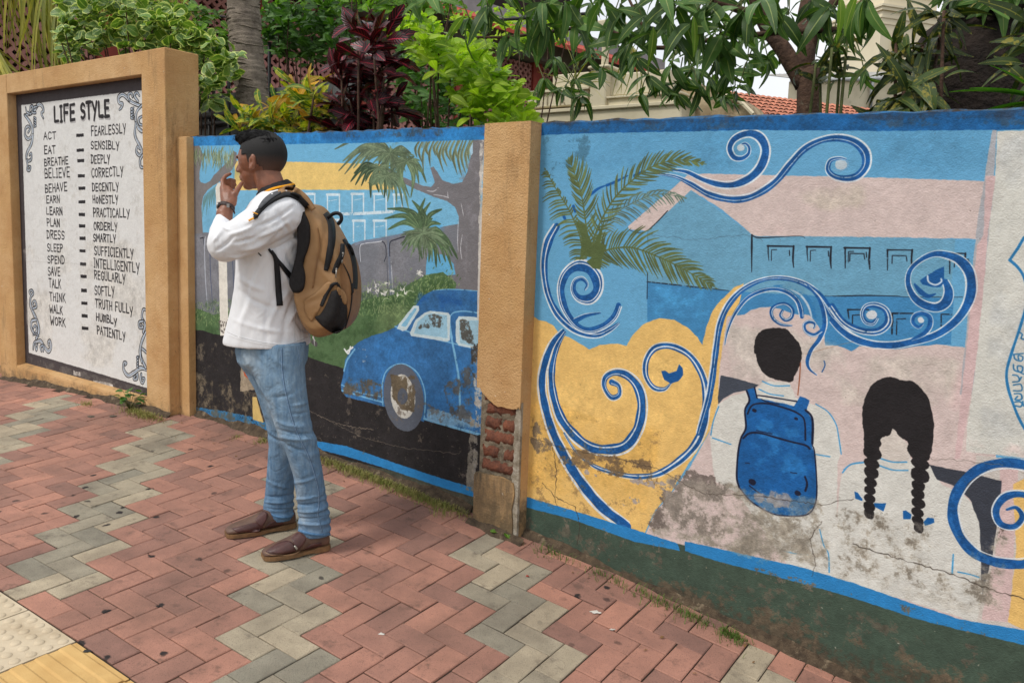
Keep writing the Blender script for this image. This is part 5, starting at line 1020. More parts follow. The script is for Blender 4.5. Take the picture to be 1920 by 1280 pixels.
# ---- grass at the wall foot
M_GRASS = surf('grass_blades', (118, 126, 58), (150, 140, 84), 30, .7, 0, 0)
M_GRASSD = surf('grass_blades_dark', (66, 98, 34), (92, 112, 44), 30, .7, 0, 0)
def grass(name, spots, label, mt, hs=(.02, .05), seed=1):
    r = random.Random(seed); m = MB()
    for (s, o_, spread, cnt_) in spots:
        for i in range(cnt_):
            p = WP(s + r.gauss(0, spread), o_ + abs(r.gauss(0, .035)), 0); z = GZ(p.x, p.y); h = r.uniform(*hs); a = r.uniform(0, 6.28); w = r.uniform(.0008, .0016)
            lean = r.uniform(.2, 1.3); d = Vector((math.cos(a), math.sin(a), 0)); sd = Vector((-d.y, d.x, 0)) * w; b0 = Vector((p.x, p.y, z))
            q1 = b0 + Vector((0, 0, h * .6)) + d * h * .3 * lean; q2 = b0 + Vector((0, 0, h * .8)) + d * h * .9 * lean
            m.add([b0 - sd, b0 + sd, q1 + sd * .8, q1 - sd * .8, q2], [(0, 1, 2, 3), (3, 2, 4)])
    o = m.build(name, [mt]); tag(o, label, 'grass', kind='stuff'); return o
sg = lambda u, v, o=.03: uvs(u, v, o)[0]
grass('grass', [(sg(u, 880 + (u - 640) * .33) , .03, .07, 330) for u in range(625, 860, 22)], 'fringe of grass along the foot of the car mural', M_GRASS, (.008, .034), seed=2)
grass('grass', [(sg(285, 775, FO + .03), FO + .06, .10, 700), (sg(250, 765, FO + .02), FO + .02, .04, 60), (sg(175, 750, FO + .1), FO + .12, .04, 80)], 'tuft of grass at the foot of the right post of the board wall', M_GRASS, (.01, .045), 3)
grass('grass', [(sg(1040, 1030), .05, .06, 90), (sg(1150, 1075), .05, .07, 110), (sg(1235, 1110), .05, .05, 130), (sg(1310, 1135), .06, .06, 200), (sg(1385, 1165), .06, .03, 230)], 'tufts of grass in the soil below the scroll mural', M_GRASSD, (.008, .042), 4)
grass('grass', [(sg(505, 850), .05, .02, 120), (sg(470, 845), .1, .02, 40), (sg(850, 950), .10, .03, 60)], 'sparse grass in the paving joints behind the standing man', M_GRASS, (.012, .03), 5)
# ---- small litter
M_WHITE = surf('white_scrap', (214, 210, 202), (180, 176, 168), 50, .8, 0, 0)
def scrap(u, v, r_, mt, label, name='bird_dropping', cat='dropping', n=9, h=.002, seed=0):
    rr = random.Random(seed + int(u)); 
    # find ground point under the pixel
    R_ = ray(u, v); lo_, hi_ = 1.0, 12.0
    for _ in range(50):
        mid_ = (lo_ + hi_) / 2; X = R_ * (mid_ / R_.y)
        if X.z + CZ < GZ(X.x, X.y): hi_ = mid_
        else: lo_ = mid_
    X = R_ * (lo_ / R_.y); c_ = Vector((X.x, X.y, GZ(X.x, X.y) + .0015)); vs = [c_ + Vector((0, 0, h))]
    for k in range(n): a = 6.283 * k / n; q = r_ * rr.uniform(.45, 1.3); vs.append(c_ + Vector((math.cos(a) * q * 1.4, math.sin(a) * q, 0)))
    o = mesh(name, vs, [(0, 1 + k, 1 + (k + 1) % n) for k in range(n)], [mt], None, False)
    if label: tag(o, label, cat, {'bird_dropping': 'bird droppings on the pavers', 'cement_blob': 'cement blobs on the pavers'}.get(name))
    return o
scrap(1117, 1147, .016, M_WHITE, 'white bird dropping on a red brick right of the grey paver band', n=14); scrap(1148, 1180, .010, M_WHITE, 'small white dropping in the joint below the larger dropping', n=10)
scrap(715, 1188, .010, M_WHITE, 'pale chip of mortar in the paving joint, lower centre', 'mortar_chip', 'chip', 7, .004)
scrap(988, 1080, .006, surf('red_seed', (150, 50, 30), (110, 40, 28), 90, .5, 0, 0), 'small red seed lying on a grey paver', 'seed', 'seed', 8, .006)
scrap(172, 781, .022, M_CONC, 'grey blob of cement dropped on the pavers, left one', 'cement_blob', 'cement', 9, .006); scrap(213, 780, .026, M_CONC, 'grey blob of cement dropped on the pavers, right one', 'cement_blob', 'cement', 9, .006)
scrap(163, 1221, .012, surf('tar', (54, 52, 52), (40, 38, 38), 40, .8, 0, 0), 'dark tar patch on the edge of the yellow ribbed tile', 'tar_patch', 'tar', 11, .001)

# leaf litter and grit gathered along the wall foot
def litter(name, s0, s1, o0, o1, n, size, mats, label, seed):
    r = random.Random(seed); m = MB()
    for i in range(n):
        s_, o_ = r.uniform(s0, s1), o0 + abs(r.gauss(0, .5)) * (o1 - o0); p = WP(s_, o_, 0); c = Vector((p.x, p.y, GZ(p.x, p.y) + .003 + r.uniform(0, .003))); a = r.uniform(0, 6.28); l = r.uniform(*size); d = Vector((math.cos(a), math.sin(a), r.uniform(-.2, .3))) * l; q = Vector((-math.sin(a), math.cos(a), r.uniform(-.3, .3))) * l * r.uniform(.25, .6)
        m.add([c - d, c + q + Vector((0, 0, l * .2)), c + d, c - q], [(0, 1, 2), (0, 2, 3)])
    o = m.build(name, mats); tag(o, label, kind='stuff')
M_DRY = surf('dry_leaf', (132, 98, 58), (96, 70, 44), 30, .8, 0, 0); M_GRIT = surf('grit', (150, 138, 120), (100, 90, 78), 60, .9, 0, 0)
litter('dry_leaf_litter', -2.3, 1.5, .02, .45, 46, (.004, .011), [M_DRY], 'scattered scraps of dry leaf on the pavers below the scroll mural', 3); litter('dry_leaf_litter', -6.5, -2.3, .02, .5, 60, (.004, .011), [M_DRY], 'scattered scraps of dry leaf on the pavers along the left walls', 4)
litter('grit', -2.3, 1.6, .005, .13, 900, (.001, .0035), [M_GRIT], 'grit and crumbled render along the foot of the scroll mural', 5); litter('grit', -6.8, -2.3, .005, .12, 700, (.001, .0035), [M_GRIT], 'grit along the foot of the left walls', 6)
# kerb and carriageway on the street side
M_ROAD = surf('asphalt', (62, 60, 58), (50, 49, 48), 5, .95, 160, .004); M_KERB = surf('kerb_concrete', (150, 146, 136), (124, 120, 112), 6, .9, 90, .003)
def strip(name, a0, a1, dz0, dz1, mt, label, n=50):
    vs = []
    for i in range(n + 1): b_ = -105 + 150 * i / n; vs += [gridp(b_, a0, dz0), gridp(b_, a1, dz1)]
    o = mesh(name, vs, [(2 * i, 2 * i + 1, 2 * i + 3, 2 * i + 2) for i in range(n)], [mt], None, True); tag(o, label, kind='structure'); return o
strip('kerb', 23.4, 24.9, .004, .004, M_KERB, 'concrete kerb along the street side of the pavement'); strip('kerb_face', 24.9, 24.95, .004, -.12, M_KERB, 'upright face of the kerb'); strip('road', 24.9, 90, -.12, -.12, M_ROAD, 'asphalt carriageway beside the pavement')
# ------------------------------------------------------------------ the standing man
from mathutils.bvhtree import BVHTree
PX = 3.40 / F_PX                                     # metres per photo px at the man's depth
def sphere_vf(c, r, Rm=None, nu=20, nv=12):
    c = Vector(c); r = (r, r, r) if not hasattr(r, '__len__') else r; vs = [Vector((0, 0, 1))]
    for i in range(1, nv):
        th = math.pi * i / nv
        for j in range(nu): ph = 2 * math.pi * j / nu; vs.append(Vector((math.sin(th) * math.cos(ph), math.sin(th) * math.sin(ph), math.cos(th))))
    vs.append(Vector((0, 0, -1))); fs = [(0, 1 + j, 1 + (j + 1) % nu) for j in range(nu)]
    for i in range(nv - 2):
        for j in range(nu): a, b = 1 + i * nu + j, 1 + i * nu + (j + 1) % nu; fs.append((a, a + nu, b + nu, b))
    k = 1 + (nv - 2) * nu; fs += [(k + j, len(vs) - 1, k + (j + 1) % nu) for j in range(nu)]
    out = []
    for v in vs:
        q = Vector((v.x * r[0], v.y * r[1], v.z * r[2]))
        if Rm is not None: q = Rm @ q
        out.append(c + q)
    return out, fs
def capsule(m, a, b, ra, rb, n=14):
    a, b = Vector(a), Vector(b); m.tube([a, a.lerp(b, .5), b], [ra, (ra + rb) / 2, rb], n); m.add(*sphere_vf(a, ra, None, n, 8)); m.add(*sphere_vf(b, rb, None, n, 8))
def chain(m, P, Rr, n=14):
    for i in range(len(P) - 1): capsule(m, P[i], P[i + 1], Rr[i], Rr[i + 1], n)
def remeshed(m, name, voxel, mats, parent=None, smooth_it=6, fac=.5, fn=None, group=None):
    me = bpy.data.meshes.new(name); me.from_pydata([tuple(v) for v in m.v], [], m.f); me.update(); o = bpy.data.objects.new(name, me); COL.objects.link(o)
    r = o.modifiers.new('r', 'REMESH'); r.mode = 'VOXEL'; r.voxel_size = voxel; r.adaptivity = 0
    s = o.modifiers.new('s', 'SMOOTH'); s.iterations = smooth_it; s.factor = fac
    dg = bpy.context.evaluated_depsgraph_get(); dg.update(); me2 = bpy.data.meshes.new_from_object(o.evaluated_get(dg)); bpy.data.objects.remove(o); bpy.data.meshes.remove(me)
    if fn:
        co = np.empty(len(me2.vertices) * 3, np.float32); me2.vertices.foreach_get('co', co); co = co.reshape(-1, 3)
        no = np.empty(len(me2.vertices) * 3, np.float32); me2.vertices.foreach_get('normal', no); no = no.reshape(-1, 3)
        me2.vertices.foreach_set('co', fn(co, no).astype(np.float32).ravel()); me2.update()
    me2.name = name; o = link(name, me2, mats, None, True)
    if parent: keep(o, parent)
    return o
def proj_np(co):
    X = co - np.array([0, 0, CZ]); zc = X @ np.array(_F); return 960 + F_PX * (X @ np.array(CAM_R)) / zc, 640 - F_PX * (X @ np.array(CAM_U)) / zc
def folds(lst, side=-1, fine=0.0, seed=0):
    """raised and sunken creases, each (u0,v0,u1,v1,height_mm,width_px)"""
    def fn(co, no):
        u, v = proj_np(co); d = np.zeros(len(co)); face = np.clip(-no[:, 1] * 1.6 + .35, 0, 1)
        for (u0, v0, u1, v1, h, w) in lst:
            dx, dy = u1 - u0, v1 - v0; L2 = dx * dx + dy * dy; t = np.clip(((u - u0) * dx + (v - v0) * dy) / L2, 0, 1)
            bow = np.sin(t * math.pi) * math.sqrt(L2) * .06
            dist = np.hypot(u - (u0 + dx * t) + dy / math.sqrt(L2) * bow, v - (v0 + dy * t) - dx / math.sqrt(L2) * bow)
            d += h * .001 * np.exp(-(dist / w) ** 2) * np.sin(np.pi * np.clip(.12 + t * .8, 0, 1))
        if fine:
            d += fine * .001 * (np.sin(u * .21 + 2 * np.sin(v * .05 + seed)) * np.sin(v * .13 + 1.5 * np.sin(u * .07)))
        return co + no * (d * face)[:, None]
    return fn

# --- materials
M_SKIN = surf('skin_brown', (140, 90, 66), (120, 76, 56), 30, .42, 260, .0006, obj=False, spec=.45)
M_SKIN.node_tree.nodes['Principled BSDF'].inputs['Subsurface Weight'].default_value = .12; M_SKIN.node_tree.nodes['Principled BSDF'].inputs['Subsurface Radius'].default_value = (.012, .005, .003); M_SKIN.node_tree.nodes['Principled BSDF'].inputs['Subsurface Scale'].default_value = .5
M_HAIR = surf('black_hair', (12, 11, 12), (16, 15, 16), 60, .6, 300, .002, spec=.1)
M_FADE = None
M_SHIRT = surf('white_cotton', (226, 227, 230), (218, 219, 222), 8, .9, 520, .0006, spec=.15)
M_BLACKC = surf('black_cloth', (30, 29, 31), (40, 38, 40), 80, .8, 500, .0008); M_YELC = surf('yellow_stripe', (232, 160, 30), (214, 146, 26), 60, .8, 500, .0005)
def cloth_wrinkles(m, scale, dist, sc=(1, 1, .45)):
    n = m.node_tree; N, L = n.nodes, n.links; b = N['Principled BSDF']; prev = b.inputs['Normal'].links[0].from_socket if b.inputs['Normal'].links else None
    v = N.new('ShaderNodeNewGeometry').outputs['Position']; mp = N.new('ShaderNodeMapping'); mp.inputs['Scale'].default_value = sc; mp.inputs['Rotation'].default_value = (0, R(35), 0); L.new(v, mp.inputs[0])
    t = N.new('ShaderNodeTexNoise'); t.inputs['Scale'].default_value = scale; t.inputs['Detail'].default_value = 3; t.inputs['Distortion'].default_value = 1.2; L.new(mp.outputs[0], t.inputs['Vector'])
    bump(N, L, ramp(N, L, t.outputs['Fac'], .3, .7), b, dist, .8, prev)
cloth_wrinkles(M_SHIRT, 9, .006)
M_LEATH = surf('brown_leather', (104, 78, 64), (84, 62, 52), 24, .5, 220, .001, spec=.4); M_LEATHD = surf('dark_leather', (84, 50, 46), (66, 40, 38), 24, .42, 220, .0008, spec=.45); M_SOLE = surf('tan_sole', (132, 100, 68), (104, 78, 54), 30, .7, 200, .001)
M_GREYS = surf('grey_webbing', (86, 88, 92), (70, 72, 76), 80, .8, 500, .0008)
def denim():
    m, n, N, L, b = newmat('faded_denim'); v = N.new('ShaderNodeNewGeometry').outputs['Position']
    mp = N.new('ShaderNodeMapping'); mp.inputs['Scale'].default_value = (1, 1, .16); L.new(v, mp.inputs[0])
    col = mix(N, L, ramp(N, L, noise(N, L, mp.outputs[0], 60, 6, .7), .3, .7), lin((88, 118, 146)), lin((132, 156, 176)))
    # wear: pale on thighs and knees, deeper blue on calves
    sx = N.new('ShaderNodeSeparateXYZ'); L.new(v, sx.inputs[0])
    zr = N.new('ShaderNodeMapRange'); zr.inputs['From Min'].default_value = .12; zr.inputs['From Max'].default_value = .75; L.new(sx.outputs['Z'], zr.inputs['Value'])
    col = mix(N, L, zr.outputs[0], mix(N, L, .5, col, lin((66, 104, 142))), col)
    xr = N.new('ShaderNodeMapRange'); 
    ad = N.new('ShaderNodeMath'); ad.operation = 'MULTIPLY_ADD'; ad.inputs[1].default_value = .32; L.new(sx.outputs['Z'], ad.inputs[0]); L.new(sx.outputs['X'], ad.inputs[2])
    xr.inputs['From Min'].default_value = -.85; xr.inputs['From Max'].default_value = -.66; L.new(ad.outputs[0], xr.inputs['Value'])
    rr = N.new('ShaderNodeValToRGB'); rr.color_ramp.elements[0].position = .1; rr.color_ramp.elements[0].color = (0, 0, 0, 1); rr.color_ramp.elements[1].position = .45; rr.color_ramp.elements[1].color = (1, 1, 1, 1); e = rr.color_ramp.elements.new(.8); e.color = (0, 0, 0, 1); L.new(xr.outputs[0], rr.inputs[0])
    f = mix(N, L, 1, rr.outputs[0], ramp(N, L, noise(N, L, v, 9, 4), .35, .62), 'MULTIPLY'); f = mix(N, L, 1, f, (.85, .85, .85, 1), 'MULTIPLY')
    col = mix(N, L, f, col, lin((166, 178, 186)))
    L.new(col, b.inputs['Base Color']); b.inputs['Roughness'].default_value = .9; b.inputs['Specular IOR Level'].default_value = .15
    n1 = bump(N, L, noise(N, L, v, 480, 2), b, .0008); bump(N, L, noise(N, L, v, 34, 5, .6), b, .006, .7, n1); return m
M_DENIM = denim(); cloth_wrinkles(M_DENIM, 16, .006, (1, 1, .8))

MAN = empty('person', Vector((-.86, 3.38, GZ(-.86, 3.38))), 'man in white long-sleeved polo, faded jeans and brown loafers, hand raised to his mouth', 'person')
A = at
# --- head frame: looks left, a little away from the camera
HC = A(490, 303, 3.415); yaw = R(20); pt = R(4)
hf = Vector((-math.cos(yaw) * math.cos(pt), math.sin(yaw) * math.cos(pt), -math.sin(pt))); hl = Vector((-math.sin(yaw), -math.cos(yaw), 0)); hu = -hf.cross(hl) if hf.cross(hl).z < 0 else hf.cross(hl)
HM = Matrix((hf, hl, hu)).transposed()
H = lambda f, l, u: HC + HM @ Vector((f, l, u))
def hs(m, f, l, u, rf, rl, ru, n=20): m.add(*sphere_vf(H(f, l, u), (rf, rl, ru), HM, n, 12))
b = MB()
hs(b, -.012, 0, .028, .097, .077, .091); hs(b, .030, 0, .010, .066, .068, .080); hs(b, .040, 0, -.045, .050, .053, .054); hs(b, .045, 0, -.068, .042, .042, .038); hs(b, .070, 0, -.092, .019, .024, .017)
hs(b, .086, 0, .020, .013, .046, .014); hs(b, .060, .030, -.028, .028, .022, .026); hs(b, .060, -.030, -.028, .028, .022, .026)
capsule(b, H(.094, 0, .008), H(.114, 0, -.026), .0075, .0115); hs(b, .103, .011, -.031, .010, .007, .007); hs(b, .103, -.011, -.031, .010, .007, .007)
hs(b, .092, 0, -.049, .010, .020, .006); hs(b, .095, 0, -.055, .010, .022, .0055); hs(b, .091, 0, -.067, .011, .020, .0065); hs(b, .080, 0, -.062, .016, .028, .018)
for sd in (1, -1):
    hs(b, -.012, sd * .074, -.012, .017, .007, .030, 14); hs(b, -.019, sd * .080, -.004, .012, .005, .024, 12); hs(b, -.006, sd * .079, -.032, .009, .005, .011, 12)
# neck into shoulders, trunk, arms and legs under the clothes
chain(b, [H(-.022, 0, -.045), H(-.040, 0, -.10), A(518, 378, 3.42), A(516, 440, 3.42)], [.053, .056, .064, .10]); chain(b, [A(514, 440, 3.42), A(510, 520, 3.41), A(508, 620, 3.41), A(512, 665, 3.41)], [.105, .095, .10, .105])
SH, EL, WR = A(533, 398, 3.245), A(413, 459, 3.185), A(424, 394, 3.25)
chain(b, [A(520, 392, 3.40), SH, EL, WR], [.06, .050, .038, .0265])
chain(b, [A(420, 402, 3.242), WR, A(427, 384, 3.262)], [.030, .0262, .0255])
# left hand: palm and five bent fingers
chain(b, [A(426, 384, 3.262), A(423, 368, 3.280), A(419, 353, 3.300)], [.023, .021, .015]); chain(b, [A(430, 383, 3.262), A(430, 368, 3.278), A(426, 355, 3.305)], [.023, .022, .015]); chain(b, [A(434, 380, 3.262), A(436, 370, 3.28), A(433, 359, 3.31)], [.020, .019, .013])
for P, Rr in (([(419, 351, 3.298), (417, 339, 3.312), (423, 330, 3.335), (432, 326, 3.352)], (.0098, .0088, .008, .0068)), ([(421, 353, 3.308), (422, 342, 3.335), (431, 337, 3.36), (440, 339, 3.368)], (.0098, .009, .0082, .007)), ([(423, 355, 3.318), (425, 347, 3.348), (433, 344, 3.368), (441, 347, 3.37)], (.0094, .0086, .0078, .0068)),
              ([(425, 358, 3.326), (427, 352, 3.352), (433, 351, 3.368), (439, 353, 3.37)], (.0085, .0076, .007, .006)), ([(434, 374, 3.272), (441, 363, 3.275), (447, 353, 3.295), (453.5, 343.5, 3.322)], (.0165, .0125, .0098, .0082))):
    chain(b, [A(*p) for p in P], Rr, 12)
# right arm folded in front of the belly, on the far side
chain(b, [A(520, 395, 3.46), A(528, 402, 3.59), A(532, 480, 3.63), A(488, 515, 3.56)], [.06, .05, .04, .027]); chain(b, [A(486, 516, 3.555), A(474, 520, 3.53)], [.024, .022])
for i in range(4): chain(b, [A(472, 513 + i * 5, 3.53 - i * .004), A(462, 513 + i * 5, 3.51 - i * .004), A(459, 516 + i * 5, 3.49)], [.0092, .0084, .007], 10)
chain(b, [A(480, 510, 3.53), A(472, 504, 3.515), A(466, 503, 3.50)], [.012, .010, .008], 10)
NH, NK, NA_ = A(520, 668, 3.33), A(555, 812, 3.29), A(592, 975, 3.345); FH, FK, FA = A(500, 668, 3.50), A(530, 812, 3.49), A(530, 950, 3.53)
chain(b, [NH, NK, NA_], [.075, .05, .036]); chain(b, [FH, FK, FA], [.075, .05, .036])
def gpt(u, v):
    R_ = ray(u, v); lo_, hi_ = 1.0, 12.0
    for _ in range(50):
        m_ = (lo_ + hi_) / 2; X = R_ * (m_ / R_.y)
        if X.z + CZ < GZ(X.x, X.y): hi_ = m_
        else: lo_ = m_
    X = R_ * (lo_ / R_.y); return Vector((X.x, X.y, GZ(X.x, X.y)))
F1h, F1t, F2h, F2t = gpt(616, 1026), gpt(493, 1046), gpt(553, 985), gpt(424, 1004)
chain(b, [NA_, F1h.lerp(F1t, .22) + Vector((0, 0, .05)), F1h.lerp(F1t, .75) + Vector((0, 0, .03))], [.036, .036, .024]); chain(b, [FA, F2h.lerp(F2t, .22) + Vector((0, 0, .05)), F2h.lerp(F2t, .75) + Vector((0, 0, .03))], [.036, .036, .024])
def headfn(co, no):
    # sink the eye sockets and the ear bowl
    c = co.copy()
    for p, r_, dp in ((H(.088, .028, -.002), .013, .005), (H(.088, -.028, -.002), .013, .005), (H(-.010, .084, -.010), .009, .006), (H(.099, 0, -.052), .009, .0)):
        d = np.linalg.norm(co - np.array(p), axis=1); c -= no * (dp * np.exp(-(d / r_) ** 2))[:, None]
    d = np.abs((co - np.array(H(.098, 0, -.0525))) @ np.array(hu)); dd = np.linalg.norm(co - np.array(H(.098, 0, -.0525)), axis=1)
    c -= no * (.003 * np.exp(-(d / .002) ** 2) * np.exp(-(dd / .022) ** 2))[:, None]
    return c
body = remeshed(b, 'body', .0036, [M_SKIN], MAN, 4, .5, headfn)
# lips, eyes, brows
M_LIP = surf('lips', (104, 58, 50), (92, 50, 44), 60, .45, 0, 0); M_EYE = surf('eye_white', (206, 198, 190), (196, 186, 178), 90, .3, 0, 0)
for sd in (1, -1):
    m = MB(); m.add(*sphere_vf(H(.0775, sd * .029, -.003), .0115, None, 16, 10)); e = m.build('eye', [M_EYE], MAN, True)
    m = MB(); m.add(*sphere_vf(H(.0865, sd * .029, -.003), (.0035, .0052, .0052), HM, 14, 8)); keep(m.build('iris', [M_HAIR], None, True), e)
    m = MB(); m.tube([H(.094, sd * .012, .017), H(.093, sd * .028, .023), H(.082, sd * .044, .020), H(.074, sd * .052, .013)], [.0022, .0036, .003, .0012], 8); m.build('eyebrow', [M_HAIR], MAN, True)
# hair: long glossy top, closely cropped sides
b = MB(); hs(b, .004, 0, .082, .090, .068, .040); hs(b, .056, 0, .096, .038, .054, .028); hs(b, .080, .004, .094, .020, .044, .020); hs(b, -.046, 0, .058, .056, .064, .046); hs(b, .02, 0, .102, .068, .050, .024); hs(b, .090, .006, .090, .010, .034, .012)
def hairfn(co, no):
    q = (co - np.array(HC)) @ np.array(HM); f, l, u = q[:, 0], q[:, 1], q[:, 2]
    return co + no * (.0007 * np.sin(l * 420 + f * 60 + 2 * np.sin(f * 90)) + .0005 * np.sin(f * 460 + l * 300))[:, None]
hair_o = remeshed(b, 'hair', .004, [M_HAIR], MAN, 3, .5, hairfn)
hv = [(v.co.copy(), v.normal.copy()) for v in hair_o.data.vertices]; rh_ = random.Random(8); m = MB()
for i in range(900):                              # separate strands combed forwards
    p, nn_ = hv[rh_.randrange(len(hv))]
    if nn_.dot(hu) < -.25: continue
    d = (hf * rh_.uniform(.6, 1.1) + hl * rh_.uniform(-.35, .35) + nn_ * rh_.uniform(.02, .22)).normalized(); d = (d - nn_ * d.dot(nn_) * .75).normalized(); L_ = rh_.uniform(.012, .028)
    m.tube([p, p + d * L_ * .5 + nn_ * .0018, p + d * L_ + nn_ * .0004], [.0007, .0007, .0003], 3, False)
so_ = m.build('hair_strands', [M_HAIR], MAN, True); so_['kind'] = 'stuff'
m = MB(); V, Fc = sphere_vf(H(-.0125, 0, .028), (.0995, .0795, .0935), HM, 72, 60)
def keepv(p):
    q = HM.transposed() @ (p - HC); f, l, u = q
    if u > .02: return f < .066 + (u - .02) * .25 and not (f > .05 and u < .045)
    if u > -.028: return f < -.028 or (f < .018 and u > -.012 and f < .022 + u * .3) or (f < .006 and u > -.02 and abs(l) > .03)
    return f < -.040 and u > -.062
kp = [keepv(v) for v in V]; m.add(V, [f for f in Fc if all(kp[i] for i in f)]); 
def fademat():
    m_, n, N, L, bb = newmat('cropped_hair'); v = N.new('ShaderNodeNewGeometry').outputs['Position']; s_ = N.new('ShaderNodeSeparateXYZ'); L.new(v, s_.inputs[0])
    mr_ = N.new('ShaderNodeMapRange'); mr_.inputs['From Min'].default_value = H(0, 0, -.058).z; mr_.inputs['From Max'].default_value = H(0, 0, .050).z; L.new(s_.outputs['Z'], mr_.inputs['Value'])
    ad = N.new('ShaderNodeMath'); ad.operation = 'MULTIPLY_ADD'; ad.inputs[1].default_value = .5; L.new(noise(N, L, v, 500, 2), ad.inputs[0]); L.new(mr_.outputs[0], ad.inputs[2])
    col = mix(N, L, ramp(N, L, ad.outputs[0], .30, 1.02), lin((96, 66, 52)), lin((14, 12, 12))); L.new(col, bb.inputs['Base Color']); bb.inputs['Roughness'].default_value = .75; bump(N, L, noise(N, L, v, 600, 2), bb, .001); return m_
M_FADE = fademat(); hsd = m.build('cropped_sides', [M_FADE], MAN, True)
md = hsd.modifiers.new('s', 'SOLIDIFY'); md.thickness = .003; md.offset = -1

# --- shirt
def ring_loft(m, rings, n=36, pw=2.3):
    """rings of (centre, half width along image x, half depth along y)"""
    vs = []
    for c, rx, ry in rings:
        for j in range(n):
            a = 2 * math.pi * j / n; ca, sa = math.cos(a), math.sin(a)
            vs.append(c + Vector((rx * abs(ca) ** (2 / pw) * (1 if ca > 0 else -1), ry * abs(sa) ** (2 / pw) * (1 if sa > 0 else -1), 0)))
    k = len(rings); m.add(vs, [(i * n + j, i * n + (j + 1) % n, (i + 1) * n + (j + 1) % n, (i + 1) * n + j) for i in range(k - 1) for j in range(n)] + [tuple(range(n))[::-1], tuple((k - 1) * n + j for j in range(n))])
b = MB()
prof = [(351, 508, 524, .05), (360, 495, 545, .085), (370, 485, 556, .125), (382, 476, 567, .165), (398, 467, 576, .195), (420, 458, 582, .205), (450, 452, 584, .205), (480, 450, 580, .195), (510, 449, 575, .185), (540, 446, 572, .180), (570, 441, 572, .178), (600, 434, 574, .180), (622, 428, 577, .184), (640, 424.5, 579, .187), (648, 425, 579, .187)]
def tilt(v): return v
rings = []
for v, x0, x1, ry in prof:
    p0, p1 = A(x0, v - (0 if v < 620 else (v - 620) * .25), 3.415), A(x1, v - (0 if v < 620 else (v - 620) * .05), 3.415); rings.append(((p0 + p1) / 2, (p1 - p0).length / 2, ry))
ring_loft(b, rings, 40, 2.25)
chain(b, [A(528, 384, 3.34), A(531, 399, 3.262), A(500, 416, 3.215), A(462, 440, 3.185), A(422, 459, 3.175)], [.062, .086, .083, .076, .066]); chain(b, [A(422, 459, 3.175), A(415, 452, 3.178), A(414, 436, 3.20), A(417, 420, 3.225)], [.063, .052, .043, .036])
chain(b, [A(418, 425, 3.22), A(419, 413, 3.235)], [.0365, .0335])
chain(b, [A(525, 385, 3.5), A(530, 400, 3.59), A(533, 478, 3.63), A(492, 514, 3.57)], [.07, .075, .06, .042])
SF = [(455, 470, 520, 437, 9, 5), (440, 455, 500, 432, -8, 5), (470, 446, 548, 410, 8, 6), (480, 425, 552, 385, -7, 5), (430, 440, 480, 420, 6, 5), (405, 470, 440, 440, -6, 4), (398, 455, 420, 425, 6, 4), (520, 395, 560, 450, -6, 7), (540, 420, 572, 470, 7, 6), (505, 470, 560, 440, -9, 6), (430, 482, 470, 474, 6, 4),
      (500, 480, 470, 560, 6, 9), (520, 475, 560, 560, 7, 7), (535, 470, 575, 530, -7, 6), (480, 500, 455, 600, -5, 9), (545, 540, 500, 620, 7, 8), (560, 545, 530, 640, -7, 7), (470, 560, 450, 640, 6, 9), (510, 560, 500, 645, -5, 8), (575, 560, 540, 610, 6, 5), (440, 600, 560, 622, 3, 6), (555, 600, 578, 625, -6, 5), (415, 425, 432, 432, 5, 3), (460, 420, 500, 395, 5, 5), (490, 455, 530, 430, -5, 4), (448, 520, 500, 545, 5, 7), (450, 545, 520, 580, -5, 7), (430, 628, 575, 645, 2, 3)]
shirt = remeshed(b, 'shirt', .0048, [M_SHIRT], MAN, 6, .5, folds([(a, b_, c_, d, e * 1.25, f * .7) for a, b_, c_, d, e, f in SF], fine=.6, seed=1))
# remove the closed underside so the hem reads as an edge
bm = bmesh.new(); bm.from_mesh(shirt.data); bm.faces.ensure_lookup_table()
zh = A(500, 645, 3.4).z; kill = [f for f in bm.faces if f.normal.z < -.85 and f.calc_center_median().z < zh + .02]; bmesh.ops.delete(bm, geom=kill, context='FACES'); bm.to_mesh(shirt.data); bm.free()
# collar and its stripe
CC = A(515, 360, 3.42); ct = R(27); cx_ = Vector((math.cos(ct), 0, math.sin(ct))); cz_ = Vector((-math.sin(ct), 0, math.cos(ct))); cy_ = Vector((0, 1, 0))
def collar(name, prof_, mat, par=MAN, n=48, gap=.35):
    vs = []
    for (r1, r2, h) in prof_:
        for j in range(n + 1): a = math.pi + gap + (2 * math.pi - 2 * gap) * j / n; vs.append(CC + cx_ * math.cos(a) * r1 + cy_ * math.sin(a) * r2 + cz_ * (h + .004 * math.sin(a * 3)))
    k = len(prof_); o = mesh(name, vs, [(i * (n + 1) + j, i * (n + 1) + j + 1, (i + 1) * (n + 1) + j + 1, (i + 1) * (n + 1) + j) for i in range(k - 1) for j in range(n)], [mat], None, True)
    md = o.modifiers.new('s', 'SOLIDIFY'); md.thickness = .0025; keep(o, par); return o
co_ = collar('collar', [(.060, .062, .020), (.063, .066, .024), (.068, .071, .021), (.078, .082, .002), (.084, .089, -.014)], M_BLACKC); collar('collar_stripe', [(.0800, .0850, .0005), (.0860, .0910, -.0080)], M_YELC, co_)

